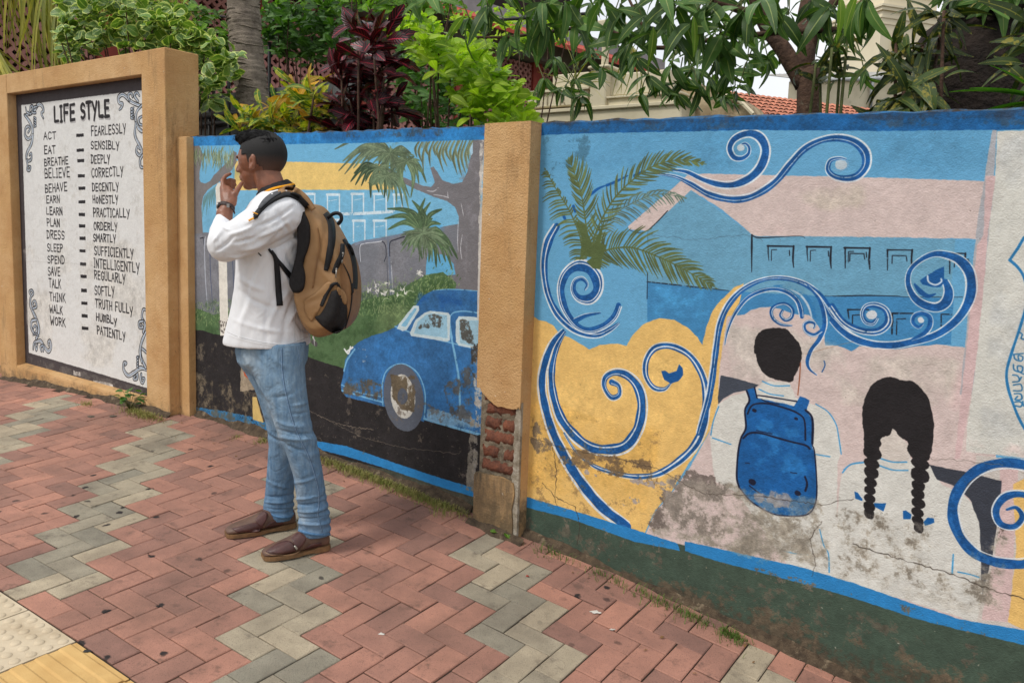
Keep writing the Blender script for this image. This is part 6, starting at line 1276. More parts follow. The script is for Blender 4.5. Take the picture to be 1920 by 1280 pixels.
# --- jeans
b = MB()
def leg(pts, nb=10):
    rings = []
    P = [(Vector((u, v, y)), w, d) for u, v, y, w, d in pts]
    for i in range(len(P) - 1):
        for k in range(nb):
            t = k / nb; q = P[i][0].lerp(P[i + 1][0], t); w = P[i][1] + (P[i + 1][1] - P[i][1]) * t; d = P[i][2] + (P[i + 1][2] - P[i][2]) * t; v = q.y
            rip = 1.3 * math.sin(v * .42) * max(0, min(1, (v - 905) / 50)) + .7 * math.sin(v * .23 + 1) * math.exp(-((v - 815) / 40) ** 2)
            rings.append((A(q.x + rip * .6, q.y, q.z), (w + rip) * q.z / F_PX, d + rip * .002))
    rings.append((A(P[-1][0].x, P[-1][0].y, P[-1][0].z), P[-1][1] * PX, P[-1][2])); ring_loft(b, rings, 28, 2.1)
leg([(519, 640, 3.34, 55, .10), (521, 690, 3.325, 50, .095), (531, 728, 3.31, 43, .088), (542, 765, 3.30, 37, .078), (551, 800, 3.295, 34, .070), (558, 822, 3.295, 35, .068), (567, 845, 3.30, 31, .064), (578, 890, 3.315, 28, .060), (584, 930, 3.33, 28, .058), (589, 968, 3.34, 30, .060), (590, 1001, 3.345, 30.5, .062)])
leg([(499, 640, 3.49, 54, .10), (500, 690, 3.49, 44, .095), (514, 728, 3.485, 35, .085), (524, 765, 3.485, 33, .075), (531, 800, 3.49, 30, .068), (533, 836, 3.495, 29, .064), (528, 880, 3.51, 27, .060), (524, 925, 3.525, 27, .058), (522, 955, 3.53, 29, .060), (523, 971, 3.53, 29, .062)])
ring_loft(b, [(A(512, 632, 3.41), 64 * PX, .165), (A(511, 655, 3.41), 65 * PX, .168), (A(512, 675, 3.41), 62 * PX, .165), (A(514, 695, 3.41), 52 * PX, .13)], 28)
JF = [(488, 735, 505, 760, -5, 5), (510, 745, 552, 735, -4, 5), (548, 760, 580, 752, 5, 5), (545, 775, 582, 770, -5, 4), (520, 790, 570, 800, 5, 5), (522, 805, 590, 812, -6, 4), (525, 818, 590, 822, 6, 5), (530, 830, 575, 845, -5, 4), (560, 795, 590, 840, 4, 6), (500, 800, 520, 820, 5, 4), (503, 815, 540, 830, -5, 4), (550, 905, 600, 890, 4, 5), (548, 935, 608, 925, 5, 4), (552, 945, 612, 938, -6, 3), (555, 958, 614, 952, 6, 3.5), (556, 970, 616, 966, -6, 3), (560, 980, 618, 980, 6, 3.5), (500, 900, 545, 915, 4, 4), (497, 930, 550, 925, -5, 3), (496, 940, 550, 938, 5, 3), (497, 952, 550, 952, -5, 3), (455, 655, 480, 700, 5, 6), (470, 655, 500, 690, -4, 6), (500, 660, 540, 690, 4, 7), (535, 700, 560, 760, 4, 8), (565, 850, 590, 870, -4, 4), (560, 870, 575, 900, 4, 5)]
jeans = remeshed(b, 'jeans', .0045, [M_DENIM], MAN, 4, .5, folds([(a, b_, c_, d, e * 1.35, f * .62) for a, b_, c_, d, e, f in JF], fine=.5, seed=2))

# things laid on a surface as seen from the street side: thick ribbons and patches that follow it
def bvh_of(objs):
    V, Fa = [], []
    for o in objs:
        dg = bpy.context.evaluated_depsgraph_get(); e = o.evaluated_get(dg); me = e.to_mesh(); n = len(V); V += [o.matrix_basis @ v.co if not o.parent else v.co.copy() for v in me.vertices]; Fa += [tuple(n + i for i in p.vertices) for p in me.polygons]; e.to_mesh_clear()
    return BVHTree.FromPolygons(V, Fa)
ORG = Vector((0, 0, CZ))
def hitp(bv, u, v, lift, dflt=None):
    d = ray(u, v).normalized(); h = bv.ray_cast(ORG, d)
    if h[0] is None: return A(u, v, dflt) if dflt else None
    return h[0] - d * lift
def ribbon(name, pts, w, bv, mat, parent, lift=.003, thick=.003, dflt=None, n=6):
    P = catmull([(p[0], p[1], 0) for p in pts], n); k = len(P); w = w if hasattr(w, '__len__') else [w] * len(pts)
    ws = np.interp(np.linspace(0, len(w) - 1, k), range(len(w)), w); vs = []; last = dflt
    for i, p in enumerate(P):
        t = (P[min(i + 1, k - 1)] - P[max(i - 1, 0)]).normalized(); nn = Vector((-t.y, t.x, 0)) * ws[i] / 2
        for sgn in (-1, 0, 1):
            h = hitp(bv, p.x + nn.x * sgn, p.y + nn.y * sgn, lift, last)
            if h is None: h = A(p.x + nn.x * sgn, p.y + nn.y * sgn, 3.35)
            last = h.y; vs.append(h)
    fs = [(3 * i + j, 3 * i + j + 1, 3 * i + j + 4, 3 * i + j + 3) for i in range(k - 1) for j in (0, 1)]
    o = mesh(name, vs, fs, [mat], None, True); md = o.modifiers.new('s', 'SOLIDIFY'); md.thickness = thick; md.offset = 0; keep(o, parent); return o
def patch(name, poly, bv, mat, parent, lift=.003, thick=.003, step_=5, dflt=3.3, bulge=0.0):
    bm = bmesh.new(); P = np.array([(p.x, p.y) for p in catmull([(a, b_, 0) for a, b_ in poly] + [(poly[0][0], poly[0][1], 0)], 4)][:-1])
    V = [bm.verts.new((x, y, 0)) for x, y in P]; f = bm.faces.new(V); bmesh.ops.triangulate(bm, faces=[f])
    for _ in range(3): bmesh.ops.subdivide_edges(bm, edges=[e for e in bm.edges if e.calc_length() > step_], cuts=1); bmesh.ops.triangulate(bm, faces=[f for f in bm.faces if len(f.verts) > 3])
    bd = [v for v in bm.verts if v.is_boundary]; bp = np.array([(v.co.x, v.co.y) for v in bd])
    for v in bm.verts:
        q = hitp(bv, v.co.x, v.co.y, lift, dflt); dmin = np.hypot(*(bp - np.array([v.co.x, v.co.y])).T).min() if bulge else 0
        d = (q - ORG).normalized(); v.co = q - d * (bulge * min(1, dmin / 14) ** .6 if bulge else 0)
    me = bpy.data.meshes.new(name); bm.to_mesh(me); bm.free(); o = link(name, me, [mat], None, True); md = o.modifiers.new('s', 'SOLIDIFY'); md.thickness = thick; md.offset = 0; keep(o, parent); return o
BJ = bvh_of([jeans]); BS = bvh_of([shirt])
M_SEAM = surf('seam_thread', (136, 160, 184), (104, 134, 168), 200, .9, 0, 0)
cj = lambda x, y: (380 + x / 2.782, 620 + y / 2.782)
seam = [cj(*q) for q in ((410, 90), (412, 180), (420, 260), (440, 360), (465, 460), (500, 550), (545, 640), (580, 740), (602, 830), (605, 900), (600, 960), (622, 1050))]
ribbon('side_seam', seam, 1.6, BJ, M_SEAM, jeans, .0012, .0012); ribbon('side_seam', [(p[0] + 1.6, p[1]) for p in seam], .8, BJ, surf('seam_shade', (84, 110, 138), (72, 98, 126), 90, .9, 0, 0), jeans, .0008, .001)  # the second, darker ribbon paints the shade along the seam
ribbon('pocket_seam', [cj(495, 85), cj(503, 130), cj(505, 185)], 1.3, BJ, M_SEAM, jeans, .001, .001)
M_HEM = surf('denim_hem', (70, 110, 150), (96, 134, 170), 120, .9, 500, .0008)
ribbon('hem', [cj(498, 1040), cj(560, 1058), cj(620, 1066), cj(666, 1058)], 5, BJ, M_HEM, jeans, .0015, .002); ribbon('hem', [cj(322, 938), cj(370, 962), (531, 970), cj(478, 968)], 4, BJ, M_HEM, jeans, .0015, .002)
ribbon('hem_stitch', [(426, 622), (450, 632), (500, 643), (540, 645), (577, 632)], .9, BS, surf('stitch_shade', (186, 184, 184), (176, 174, 174), 90, .9, 0, 0), shirt, .0008, .0006)
ribbon('side_stitch', [(551, 500), (552, 560), (553, 646)], .8, BS, surf('stitch_shade_side', (200, 198, 198), (190, 188, 188), 90, .9, 0, 0), shirt, .0008, .0006)
M_LOGO = M_BLACKC
ribbon('chest_mark', [(484, 474), (490, 480)], 2.2, BS, M_LOGO, shirt, .001, .001)
ribbon('placket', [(492, 388), (484, 398), (476, 410)], [5, 6, 5], BS, M_BLACKC, shirt, .006, .002, 3.3)
# --- shoes
def shoe(heel, toe, name_lab, seed):
    d = (toe - heel); L_ = d.length; fx = d.normalized(); fy = Vector((0, 0, 1)).cross(fx).normalized(); fz = fx.cross(fy)
    Pt = lambda t, w, h: heel + fx * (t * L_) + fy * w + fz * (h + .0)
    prof = [(-.01, .020, .030, .060), (.02, .032, .012, .080), (.10, .037, .012, .090), (.20, .039, .012, .092), (.30, .039, .012, .098), (.40, .041, .012, .098), (.50, .045, .012, .086), (.62, .049, .012, .070), (.74, .050, .012, .060), (.85, .047, .012, .051), (.93, .042, .012, .043), (.98, .034, .013, .036), (1.01, .024, .016, .028)]
    m = MB(); n = 20; vs = []
    for t, w, z0, z1 in prof:
        for j in range(n):
            a = 2 * math.pi * j / n; ca, sa = math.cos(a), math.sin(a); e = .75; z = (z0 + z1) / 2 + (z1 - z0) / 2 * abs(sa) ** e * (1 if sa > 0 else -1); tw = 1 - .38 * max(0, (z - z0) / (z1 - z0) - .35)
            vs.append(Pt(t, w * abs(ca) ** e * (1 if ca > 0 else -1) * tw + .006 * math.sin(t * 2.6), z))
    k = len(prof); m.add(vs, [(i * n + j, i * n + (j + 1) % n, (i + 1) * n + (j + 1) % n, (i + 1) * n + j) for i in range(k - 1) for j in range(n)] + [tuple(range(n))[::-1], tuple((k - 1) * n + j for j in range(n))])
    up = m.build('shoe', [M_LEATH], MAN, True); md = up.modifiers.new('s', 'SUBSURF'); md.levels = md.render_levels = 1
    # sole
    m = MB(); out = []
    for t, w, z0, z1 in prof: out.append((t, w + .0025))
    ed = [(t, w) for t, w in out] + [(t, -w) for t, w in out[::-1]]; nn = len(ed)
    arch = lambda t: (.0 if t > .42 or t < .26 else .004)
    vs = [Pt(t, w + .006 * math.sin(t * 2.6), .016 + (.006 if t < .3 else 0)) for t, w in ed] + [Pt(t, (w * .985) + .006 * math.sin(t * 2.6), .0005 + arch(t)) for t, w in ed]
    m.add(vs, [(i, (i + 1) % nn, nn + (i + 1) % nn, nn + i) for i in range(nn)]); K_ = len(out)
    m.f += [(i, i + 1, nn - 2 - i, nn - 1 - i) for i in range(K_ - 1)] + [(nn + i + 1, nn + i, nn + nn - 1 - i, nn + nn - 2 - i) for i in range(K_ - 1)]
    keep(m.build('sole', [M_SOLE], None, False), up); return up
s1 = shoe(F1h, F1t, '', 1); s2 = shoe(F2h, F2t, '', 2)
B1_, B2_ = bvh_of([s1]), bvh_of([s2]); cS = lambda x, y: (300 + x / 4.571, 1000 + y / 4.571)
patch('vamp_panel', [cS(905, 150), cS(985, 90), cS(1080, 60), cS(1130, 75), cS(1165, 130), cS(1130, 165), cS(1040, 172), cS(940, 165)], B1_, M_LEATHD, s1, .0012, .0015, 4, F1t.y)
patch('saddle_strap', [cS(1125, 40), cS(1175, -5), cS(1215, 0), cS(1250, 50), cS(1190, 135), cS(1160, 110)], B1_, M_LEATHD, s1, .004, .003, 4, F1t.y)
patch('side_panel', [cS(1215, 175), cS(1265, 110), cS(1330, 80), cS(1385, 78), cS(1378, 130), cS(1300, 165), cS(1250, 190)], B1_, M_LEATHD, s1, .0012, .0015, 4, F1h.y)
patch('buckle', [cS(1148, 108), cS(1160, 100), cS(1182, 128), cS(1168, 138)], B1_, surf('metal_tag', (190, 186, 176), (160, 156, 148), 90, .35, 0, 0, metal=.6), s1, .005, .002, 4, F1t.y)
ribbon('toe_stitch', [cS(900, 160), cS(960, 185), cS(1060, 185), cS(1150, 172), cS(1200, 150)], .8, B1_, surf('stitch_tan', (160, 128, 98), (140, 110, 84), 90, .8, 0, 0), s1, .001, .001, F1t.y)
patch('vamp_panel', [cj(150, 1030), cj(220, 1012), cj(275, 1000), cj(315, 1015), cj(285, 1048), cj(200, 1056)], B2_, M_LEATHD, s2, .0012, .0015, 4, F2t.y)
patch('saddle_strap', [cj(275, 985), cj(312, 940), cj(340, 960), cj(315, 1015), cj(290, 1010)], B2_, M_LEATHD, s2, .004, .003, 4, F2t.y); patch('side_panel', [cj(315, 1040), cj(350, 1000), cj(412, 985), cj(415, 1020), cj(350, 1045)], B2_, M_LEATHD, s2, .0012, .0015, 4, F2h.y)
for an, (hh, tt) in ((NA_, (F1h, F1t)), (FA, (F2h, F2t))):
    q = hh.lerp(tt, .22); m = MB(); m.tube([q + Vector((0, 0, .055)), q + Vector((0, 0, .09)), Vector((an.x, an.y, an.z))], [.036, .040, .040], 16); m.build('sock', [M_BLACKC], MAN, True)
# --- watch on the left wrist
WC = A(425.5, 388, 3.257); wd = (A(427, 384, 3.262) - WR).normalized(); w1 = wd.cross(Vector((0, 1, 0))).normalized(); w2 = wd.cross(w1); M_STRAP = surf('watch_strap', (62, 48, 46), (50, 40, 38), 60, .55, 0, 0)
m = MB(); vs = []; n = 28
for r_, h in ((.0292, -.008), (.0305, -.006), (.0305, .006), (.0292, .008)):
    for j in range(n): a = 2 * math.pi * j / n; vs.append(WC + w1 * math.cos(a) * r_ + w2 * math.sin(a) * r_ * .94 + wd * (h + .003 * math.cos(a)))
m.add(vs, [(i * n + j, i * n + (j + 1) % n, (i + 1) * n + (j + 1) % n, (i + 1) * n + j) for i in range(3) for j in range(n)]); wt = m.build('watch', [M_STRAP], MAN, True)
fc = WC + w1 * (-.030 if w1.x > 0 else .030); m = MB(); m.tube([fc, fc + (fc - WC).normalized() * .006], [.0145, .0135], 20); keep(m.build('watch_case', [surf('steel', (150, 148, 146), (120, 118, 116), 60, .3, 0, 0, metal=.8)], None, True), wt)
m = MB(); m.tube([A(434, 390, 3.235), A(438, 394, 3.232), A(440, 401, 3.235)], [.004, .0042, .003], 8); keep(m.build('strap_tail', [M_STRAP], None, True), wt)
m = MB(); m.box((0, 0, 0), (.010, .003, .014), Matrix.Translation(A(427.5, 385.5, 3.222)) ); keep(m.build('buckle', [surf('buckle_steel', (170, 168, 164), (140, 138, 134), 60, .3, 0, 0, metal=.8)], None, False), wt)
# ------------------------------------------------------------------ backpack
M_TAN = surf('tan_nylon', (162, 126, 86), (146, 110, 72), 12, .55, 600, .0008, spec=.35); M_TAN2 = surf('tan_nylon_dark', (150, 112, 74), (132, 96, 62), 12, .55, 600, .0008, spec=.35)
M_MESH = surf('black_mesh', (26, 24, 25), (36, 34, 35), 90, .7, 700, .0015); M_ZIP = surf('zip_tape', (30, 30, 32), (22, 22, 24), 90, .6, 500, .001)
M_STEEL = surf('zip_pull', (176, 172, 164), (140, 136, 130), 90, .35, 0, 0, metal=.7)
BAG = empty('backpack', A(610, 620, 3.42), 'tan and black backpack worn on the back of the standing man', 'backpack')
c3 = lambda x, y: (330 + x / 2.91 - max(0, (x - 760)) * .012 * 2, 220 + y / 2.91)
def pillow(name, poly, y0, y1, mat, parent, pw=5, k=.16, ns=11, fn=None, vox=.006, sm=5, shift=0.0):
    P = [(p.x, p.y) for p in catmull([(a, b_, 0) for a, b_ in poly] + [(poly[0][0], poly[0][1], 0)], 4)][:-1]; cx, cy = sum(p[0] for p in P) / len(P), sum(p[1] for p in P) / len(P); m = MB(); n = len(P); vs = []
    for i in range(ns):
        t = -1 + 2 * i / (ns - 1); s = (1 - k * abs(t) ** pw); y = (y0 + y1) / 2 + t * (y1 - y0) / 2
        for u, v in P: vs.append(A(cx + (u - cx) * s + shift * t, cy + (v - cy) * s, 3.40) * 1.0 + Vector((0, y - 3.40, 0)))
    m.add(vs, [(i * n + j, i * n + (j + 1) % n, (i + 1) * n + (j + 1) % n, (i + 1) * n + j) for i in range(ns - 1) for j in range(n)] + [tuple(range(n))[::-1], tuple((ns - 1) * n + j for j in range(n))])
    return remeshed(m, name, vox, [mat], parent, sm, .5, fn)
BF = [(592, 480, 640, 520, -7, 5), (600, 500, 640, 545, 6, 6), (570, 560, 600, 540, 6, 5), (575, 570, 610, 548, -6, 5), (590, 590, 615, 560, 6, 5), (600, 400, 612, 470, 5, 6), (640, 450, 655, 480, 4, 5), (612, 430, 600, 500, -4, 5), (635, 560, 650, 600, 5, 6), (586, 600, 620, 620, 5, 5), (625, 470, 640, 500, 4, 5)]
main = pillow('main_compartment', [(577, 385), (592, 383), (604, 392), (620, 413), (635, 438), (646, 462), (652, 500), (652, 560), (647, 598), (630, 622), (602, 629), (584, 616), (570, 588), (562, 552), (566, 526), (582, 490), (587, 440), (583, 405)], 3.255, 3.57, M_TAN, BAG, 5, .15, fn=folds(BF, fine=.6, seed=4))
pock = pillow('front_pocket', [(628, 438), (642, 452), (655, 474), (664, 500), (669, 540), (667, 580), (660, 602), (645, 618), (633, 610), (635, 560), (636, 500)], 3.285, 3.54, M_TAN2, BAG, 4, .14, fn=folds([(668, 500, 676, 560, 4, 5), (655, 560, 674, 590, -4, 5)], fine=.5, seed=5))
pad = pillow('back_padding', [(568, 382), (584, 388), (596, 415), (600, 440), (596, 465), (586, 492), (590, 516), (586, 545), (568, 550), (559, 532), (566, 505), (574, 470), (575, 425), (566, 395)], 3.238, 3.58, M_MESH, BAG, 6, .10, fn=folds([(578, 400, 590, 440, 5, 5), (580, 500, 580, 540, 5, 5)], seed=6))
BB = bvh_of([main, pock, pad])
ribbon('zip_band', [c3(818, 522), c3(850, 570), c3(858, 650), c3(845, 740), c3(822, 835)], [9, 12, 13, 13, 8], BB, M_ZIP, BAG, .004, .004, 3.26)
ribbon('zip_band', [c3(925, 665), c3(965, 720), c3(988, 800), c3(995, 880), c3(990, 935)], [5, 9, 8, 8, 9], BB, M_ZIP, BAG, .004, .004, 3.29)
ribbon('pocket_slit', [c3(920, 690), c3(915, 750), c3(885, 810), c3(865, 850)], [7, 9, 10, 6], BB, M_ZIP, BAG, .003, .003, 3.26)
patch('mesh_pocket', [c3(855, 950), c3(900, 945), c3(935, 1000), c3(948, 1060), c3(940, 1120), c3(912, 1165), c3(870, 1178), c3(815, 1148), c3(772, 1108), c3(760, 1088), c3(790, 1075), c3(825, 1020)], BB, M_MESH, BAG, .004, .003, 5, 3.26, .012)
ribbon('pocket_binding', [c3(795, 1030), c3(825, 965), c3(860, 915), c3(893, 905)], [6, 7, 7, 4], BB, M_ZIP, BAG, .006, .004, 3.26); ribbon('pocket_binding', [c3(893, 908), c3(915, 960), c3(942, 1010)], [3, 4, 4], BB, M_ZIP, BAG, .007, .004, 3.26)
patch('side_flap', [c3(893, 925), c3(930, 950), c3(946, 990), c3(935, 1022), c3(905, 985), c3(890, 950)], BB, M_TAN, BAG, .010, .004, 5, 3.26)
patch('side_pocket', [c3(700, 1000), c3(760, 960), c3(830, 900), c3(858, 915), c3(815, 985), c3(790, 1040), c3(760, 1085), c3(735, 1110), c3(705, 1060)], BB, M_TAN, BAG, .004, .003, 6, 3.26, .006)
ribbon('piping', [c3(935, 1150), c3(965, 1050), c3(975, 950), c3(960, 870), c3(925, 800)], 1.6, BB, M_MESH, BAG, .003, .003, 3.27); ribbon('piping', [c3(770, 600), c3(785, 700), c3(765, 800), c3(745, 930)], 1.8, BB, M_TAN2, BAG, .003, .003, 3.26)
def rib3(name, P, w, mat, parent, thick=.003, up=Vector((0, 1, 0))):
    P = catmull(P, 6); vs = []
    for i, p in enumerate(P):
        t = (P[min(i + 1, len(P) - 1)] - P[max(i - 1, 0)]).normalized(); n = t.cross(up).normalized() * w / 2 if abs(t.dot(up)) < .95 else Vector((w / 2, 0, 0)); vs += [p - n, p + n]
    o = mesh(name, vs, [(2 * i, 2 * i + 1, 2 * i + 3, 2 * i + 2) for i in range(len(P) - 1)], [mat], None, True); md = o.modifiers.new('s', 'SOLIDIFY'); md.thickness = thick; md.offset = 0; keep(o, parent); return o
for (x, y, x2, y2) in ((922, 742, 915, 795), (884, 828, 880, 875)):
    m = MB(); p, q = hitp(BB, *c3(x, y), .008, 3.25), hitp(BB, *c3(x2, y2), .008, 3.25); m.tube([p, p.lerp(q, .5), q], [.003, .0022, .0036], 8); m.add(*sphere_vf(p, .0045, None, 10, 6)); m.build('zip_pull', [M_STEEL], BAG, True)
m = MB(); p = hitp(BB, *c3(975, 905), .01, 3.27); m.tube([p, p + Vector((.004, -.002, -.035)), p + Vector((-.006, -.004, -.05))], [.006, .005, .003], 8); m.build('zip_pull', [M_ZIP], BAG, True)
m = MB(); m.tube(catmull([A(615, 408, 3.36), A(627, 400, 3.35), A(638, 402, 3.35), A(640, 412, 3.35), A(634, 420, 3.36)], 5), .0075, 10); m.build('haul_loop', [M_ZIP], BAG, True)
m = MB(); m.tube([A(588, 628, 3.33), A(589, 640, 3.33), A(590, 648, 3.33)], [.002, .002, .002], 6); m.build('cord', [M_SHIRT], BAG, True)
# straps over the shoulder and under the arm
BS2 = bvh_of([shirt, co_])
st_ = [(478, 406), (488, 393), (503, 380), (520, 370), (540, 364), (560, 371), (577, 388), (590, 408)]
ribbon('shoulder_strap', st_, [8, 8, 8, 8, 8, 9, 10, 10], BS2, M_ZIP, BAG, .008, .008, 3.33); ribbon('strap_face', [(522, 361), (538, 355), (556, 359), (573, 373), (588, 393)], [6, 12, 13, 13, 10], BS2, M_TAN, BAG, .011, .006, 3.38); ribbon('strap_face', [(486, 390), (497, 377), (511, 366), (526, 359)], [5, 9, 9, 5], BS2, M_GREYS, BAG, .019, .003, 3.34)
ribbon('lower_strap', [(504, 467), (516, 482), (535, 506), (552, 526), (566, 545)], [4, 6, 8, 10, 12], BS2, M_ZIP, BAG, .005, .004, 3.24); ribbon('strap_end', [(509, 470), (517, 486), (520, 510), (522, 540), (524.5, 573)], [5, 9, 11, 11.5, 12], BS2, M_ZIP, BAG, .008, .003, 3.23)
ribbon('strap_trim', [(466, 414), (471, 411), (476, 409)], 2.4, BS2, M_YELC, BAG, .012, .003, 3.27); ribbon('strap_trim', [(474, 398), (479, 400), (484, 402)], 1.6, BS2, M_YELC, BAG, .012, .003, 3.27)
# ------------------------------------------------------------------ plants behind the wall
def leafmat(name, c, c2, rib, edge=None, edge0=.62, mott=None, rough=.42, trans=.22, veins=.25, vfreq=26, mscale=30, mamt=(.5, .6)):
    m, n, N, L, b = newmat(name)
    uv = N.new('ShaderNodeUVMap'); uv.uv_map = 'UVMap'; sx = N.new('ShaderNodeSeparateXYZ'); L.new(uv.outputs[0], sx.inputs[0])
    ab = N.new('ShaderNodeMath'); ab.operation = 'SUBTRACT'; ab.inputs[1].default_value = .5; L.new(sx.outputs['Y'], ab.inputs[0]); a2 = N.new('ShaderNodeMath'); a2.operation = 'ABSOLUTE'; L.new(ab.outputs[0], a2.inputs[0])
    v = N.new('ShaderNodeNewGeometry').outputs['Position']; oi = N.new('ShaderNodeObjectInfo')
    col = mix(N, L, ramp(N, L, noise(N, L, v, 4.5, 3), .35, .65), lin(c), lin(c2))
    r = ramp(N, L, oi.outputs['Random'], 0, 1, (.52, .56, .50, 1), (1.32, 1.26, 1.15, 1)); col = mix(N, L, 1, col, r, 'MULTIPLY')
    w = N.new('ShaderNodeMath'); w.operation = 'MULTIPLY_ADD'; w.inputs[1].default_value = -.55; L.new(a2.outputs[0], w.inputs[0]); L.new(sx.outputs['X'], w.inputs[2])
    s = N.new('ShaderNodeMath'); s.operation = 'MULTIPLY'; s.inputs[1].default_value = vfreq * 6.283; L.new(w.outputs[0], s.inputs[0]); sn = N.new('ShaderNodeMath'); sn.operation = 'SINE'; L.new(s.outputs[0], sn.inputs[0])
    vf = ramp(N, L, sn.outputs[0], .80, .98); vm = N.new('ShaderNodeMath'); vm.operation = 'MULTIPLY'; vm.inputs[1].default_value = veins; L.new(vf, vm.inputs[0]); col = mix(N, L, vm.outputs[0], col, lin(rib))
    if mott: col = mix(N, L, ramp(N, L, noise(N, L, v, mscale, 3, .6), *mamt), col, lin(mott))
    if edge:
        ns = N.new('ShaderNodeMath'); ns.operation = 'MULTIPLY_ADD'; ns.inputs[1].default_value = .14; L.new(noise(N, L, v, 60, 3), ns.inputs[0]); L.new(a2.outputs[0], ns.inputs[2])
        dx = N.new('ShaderNodeMath'); dx.operation = 'SUBTRACT'; dx.inputs[1].default_value = .5; L.new(sx.outputs['X'], dx.inputs[0]); d2 = N.new('ShaderNodeMath'); d2.operation = 'ABSOLUTE'; L.new(dx.outputs[0], d2.inputs[0]); mxx = N.new('ShaderNodeMath'); mxx.operation = 'MAXIMUM'; L.new(ns.outputs[0], mxx.inputs[0]); L.new(d2.outputs[0], mxx.inputs[1])
        col = mix(N, L, ramp(N, L, mxx.outputs[0], edge0 / 2, edge0 / 2 + .05), col, lin(edge))
    col = mix(N, L, ramp(N, L, a2.outputs[0], .022, .05, (1, 1, 1, 1), (0, 0, 0, 1)), col, lin(rib))
    L.new(col, b.inputs['Base Color']); b.inputs['Roughness'].default_value = rough; b.inputs['Specular IOR Level'].default_value = .4
    bump(N, L, sn.outputs[0], b, .0012, .5)
    tr = N.new('ShaderNodeBsdfTranslucent'); L.new(mix(N, L, 1, col, (1.3, 1.5, .6, 1), 'MULTIPLY'), tr.inputs[0]); ms = N.new('ShaderNodeMixShader'); ms.inputs[0].default_value = trans
    L.new(b.outputs[0], ms.inputs[1]); L.new(tr.outputs[0], ms.inputs[2]); L.new(ms.outputs[0], n.nodes['Material Output'].inputs[0]); return m
def leafmesh(w, shape, fold=.25, droop=.3, nseg=5, wave=.0, seed=0, curl=0.0):
    """unit leaf along +X, tip drooping to -Z; shape(t)->relative half width"""
    r = random.Random(seed); vs, uvl, fs = [], [], []
    for i in range(nseg + 1):
        t = i / nseg; a = droop * t * t; x = t * (1 - .18 * droop * t); z = -a * .6
        hw = w / 2 * max(shape(t), .015)
        for k in (-1, 0, 1):
            vs.append((x, k * hw * math.cos(fold), z + abs(k) * hw * math.sin(fold) * (1 - curl * t) + wave * math.sin(t * 9 + k * 2 + seed) * abs(k) * w)); uvl.append((t, .5 + .5 * k))
    for i in range(nseg):
        for k in (0, 1): fs.append((3 * i + k, 3 * i + k + 1, 3 * i + k + 4, 3 * i + k + 3))
    return vs, fs, uvl
lanc = lambda t: math.sin(math.pi * min(1, t ** .8 * .96 + .02)) ** .8
obov = lambda t: math.sin(math.pi * min(1, t ** 1.7 * .94 + .03)) ** .7
rnd_ = lambda t: math.sin(math.pi * min(1, t ** 1.0 * .97 + .015)) ** .5
palml = lambda t: (1 - t) ** .6 * min(1, t * 8 + .2)
def mk(tups, mat, nm):
    me = bpy.data.meshes.new(nm); vs, fs, uvl = tups; me.from_pydata(vs, [], fs); me.update(); l = me.uv_layers.new(name='UVMap')
    for p in me.polygons:
        p.use_smooth = True
        for li in p.loop_indices: l.data[li].uv = uvl[me.loops[li].vertex_index]
    me.materials.append(mat); return me
def lmat(pos, d, ln, up=None, roll=0.0, wd=1.0):
    d = d.normalized(); up = up or Vector((0, 0, 1)); y = up.cross(d)
    if y.length < .05: y = Vector((1, 0, 0)).cross(d)
    y.normalize(); z = d.cross(y); y2 = y * math.cos(roll) + z * math.sin(roll); z = d.cross(y2)
    return Matrix(((d.x * ln, y2.x * ln * wd, z.x * ln, pos.x), (d.y * ln, y2.y * ln * wd, z.y * ln, pos.y), (d.z * ln, y2.z * ln * wd, z.z * ln, pos.z), (0, 0, 0, 1)))
def foliage(root, leaves, variants, nobj=240, rest='foliage', leafname='leaf', minpx=16):
    """leaves: list of matrices; the nearest/largest become parts, the rest one mesh"""
    def key(M):
        p = M.translation + M.col[0].to_3d() * .5 - Vector((0, 0, CZ)); zc = max(p.dot(_F), .1); u = 960 + F_PX * p.dot(CAM_R) / zc; v = 640 - F_PX * p.dot(CAM_U) / zc
        s = M.col[0].to_3d().length * F_PX / zc; return -s if (-30 < u < 1950 and -40 < v < 300) else 1000 - s
    L_ = sorted(leaves, key=key); ks = [key(M) for M in L_]; k = min(nobj, sum(1 for a in ks if a < -minpx))
    for M in L_[:k]:
        o = bpy.data.objects.new(leafname, variants[rng.randrange(len(variants))]); COL.objects.link(o); o.parent = root; o.matrix_parent_inverse = parent_world(root).inverted(); o.matrix_basis = M
    if L_[k:]:
        arr = []
        for me in variants:
            co = np.empty(len(me.vertices) * 3); me.vertices.foreach_get('co', co); uvn = np.array([me.uv_layers[0].data[i].uv[:] for i in range(len(me.loops))]); arr.append((co.reshape(-1, 3), [tuple(p.vertices) for p in me.polygons], uvn))
        V, Fs, UVs = [], [], []; n = 0
        for M in L_[k:]:
            co, fs, uvn = arr[rng.randrange(len(arr))]; m3 = np.array(M)[:3]; V.append(co @ m3[:, :3].T + m3[:, 3]); Fs += [tuple(n + i for i in f) for f in fs]; UVs.append(uvn); n += len(co)
        me = bpy.data.meshes.new(rest); me.from_pydata(np.concatenate(V).tolist(), [], Fs); me.update(); l = me.uv_layers.new(name='UVMap'); l.data.foreach_set('uv', np.concatenate(UVs).ravel().astype(np.float32)); me.polygons.foreach_set('use_smooth', [True] * len(me.polygons)); me.materials.append(variants[0].materials[0])
        o = bpy.data.objects.new(rest, me); COL.objects.link(o); keep(o, root); o['kind'] = 'stuff'
def face(k=.4): return (-UN * .75 + Vector((0, 0, .7)) + rv(k)).normalized()
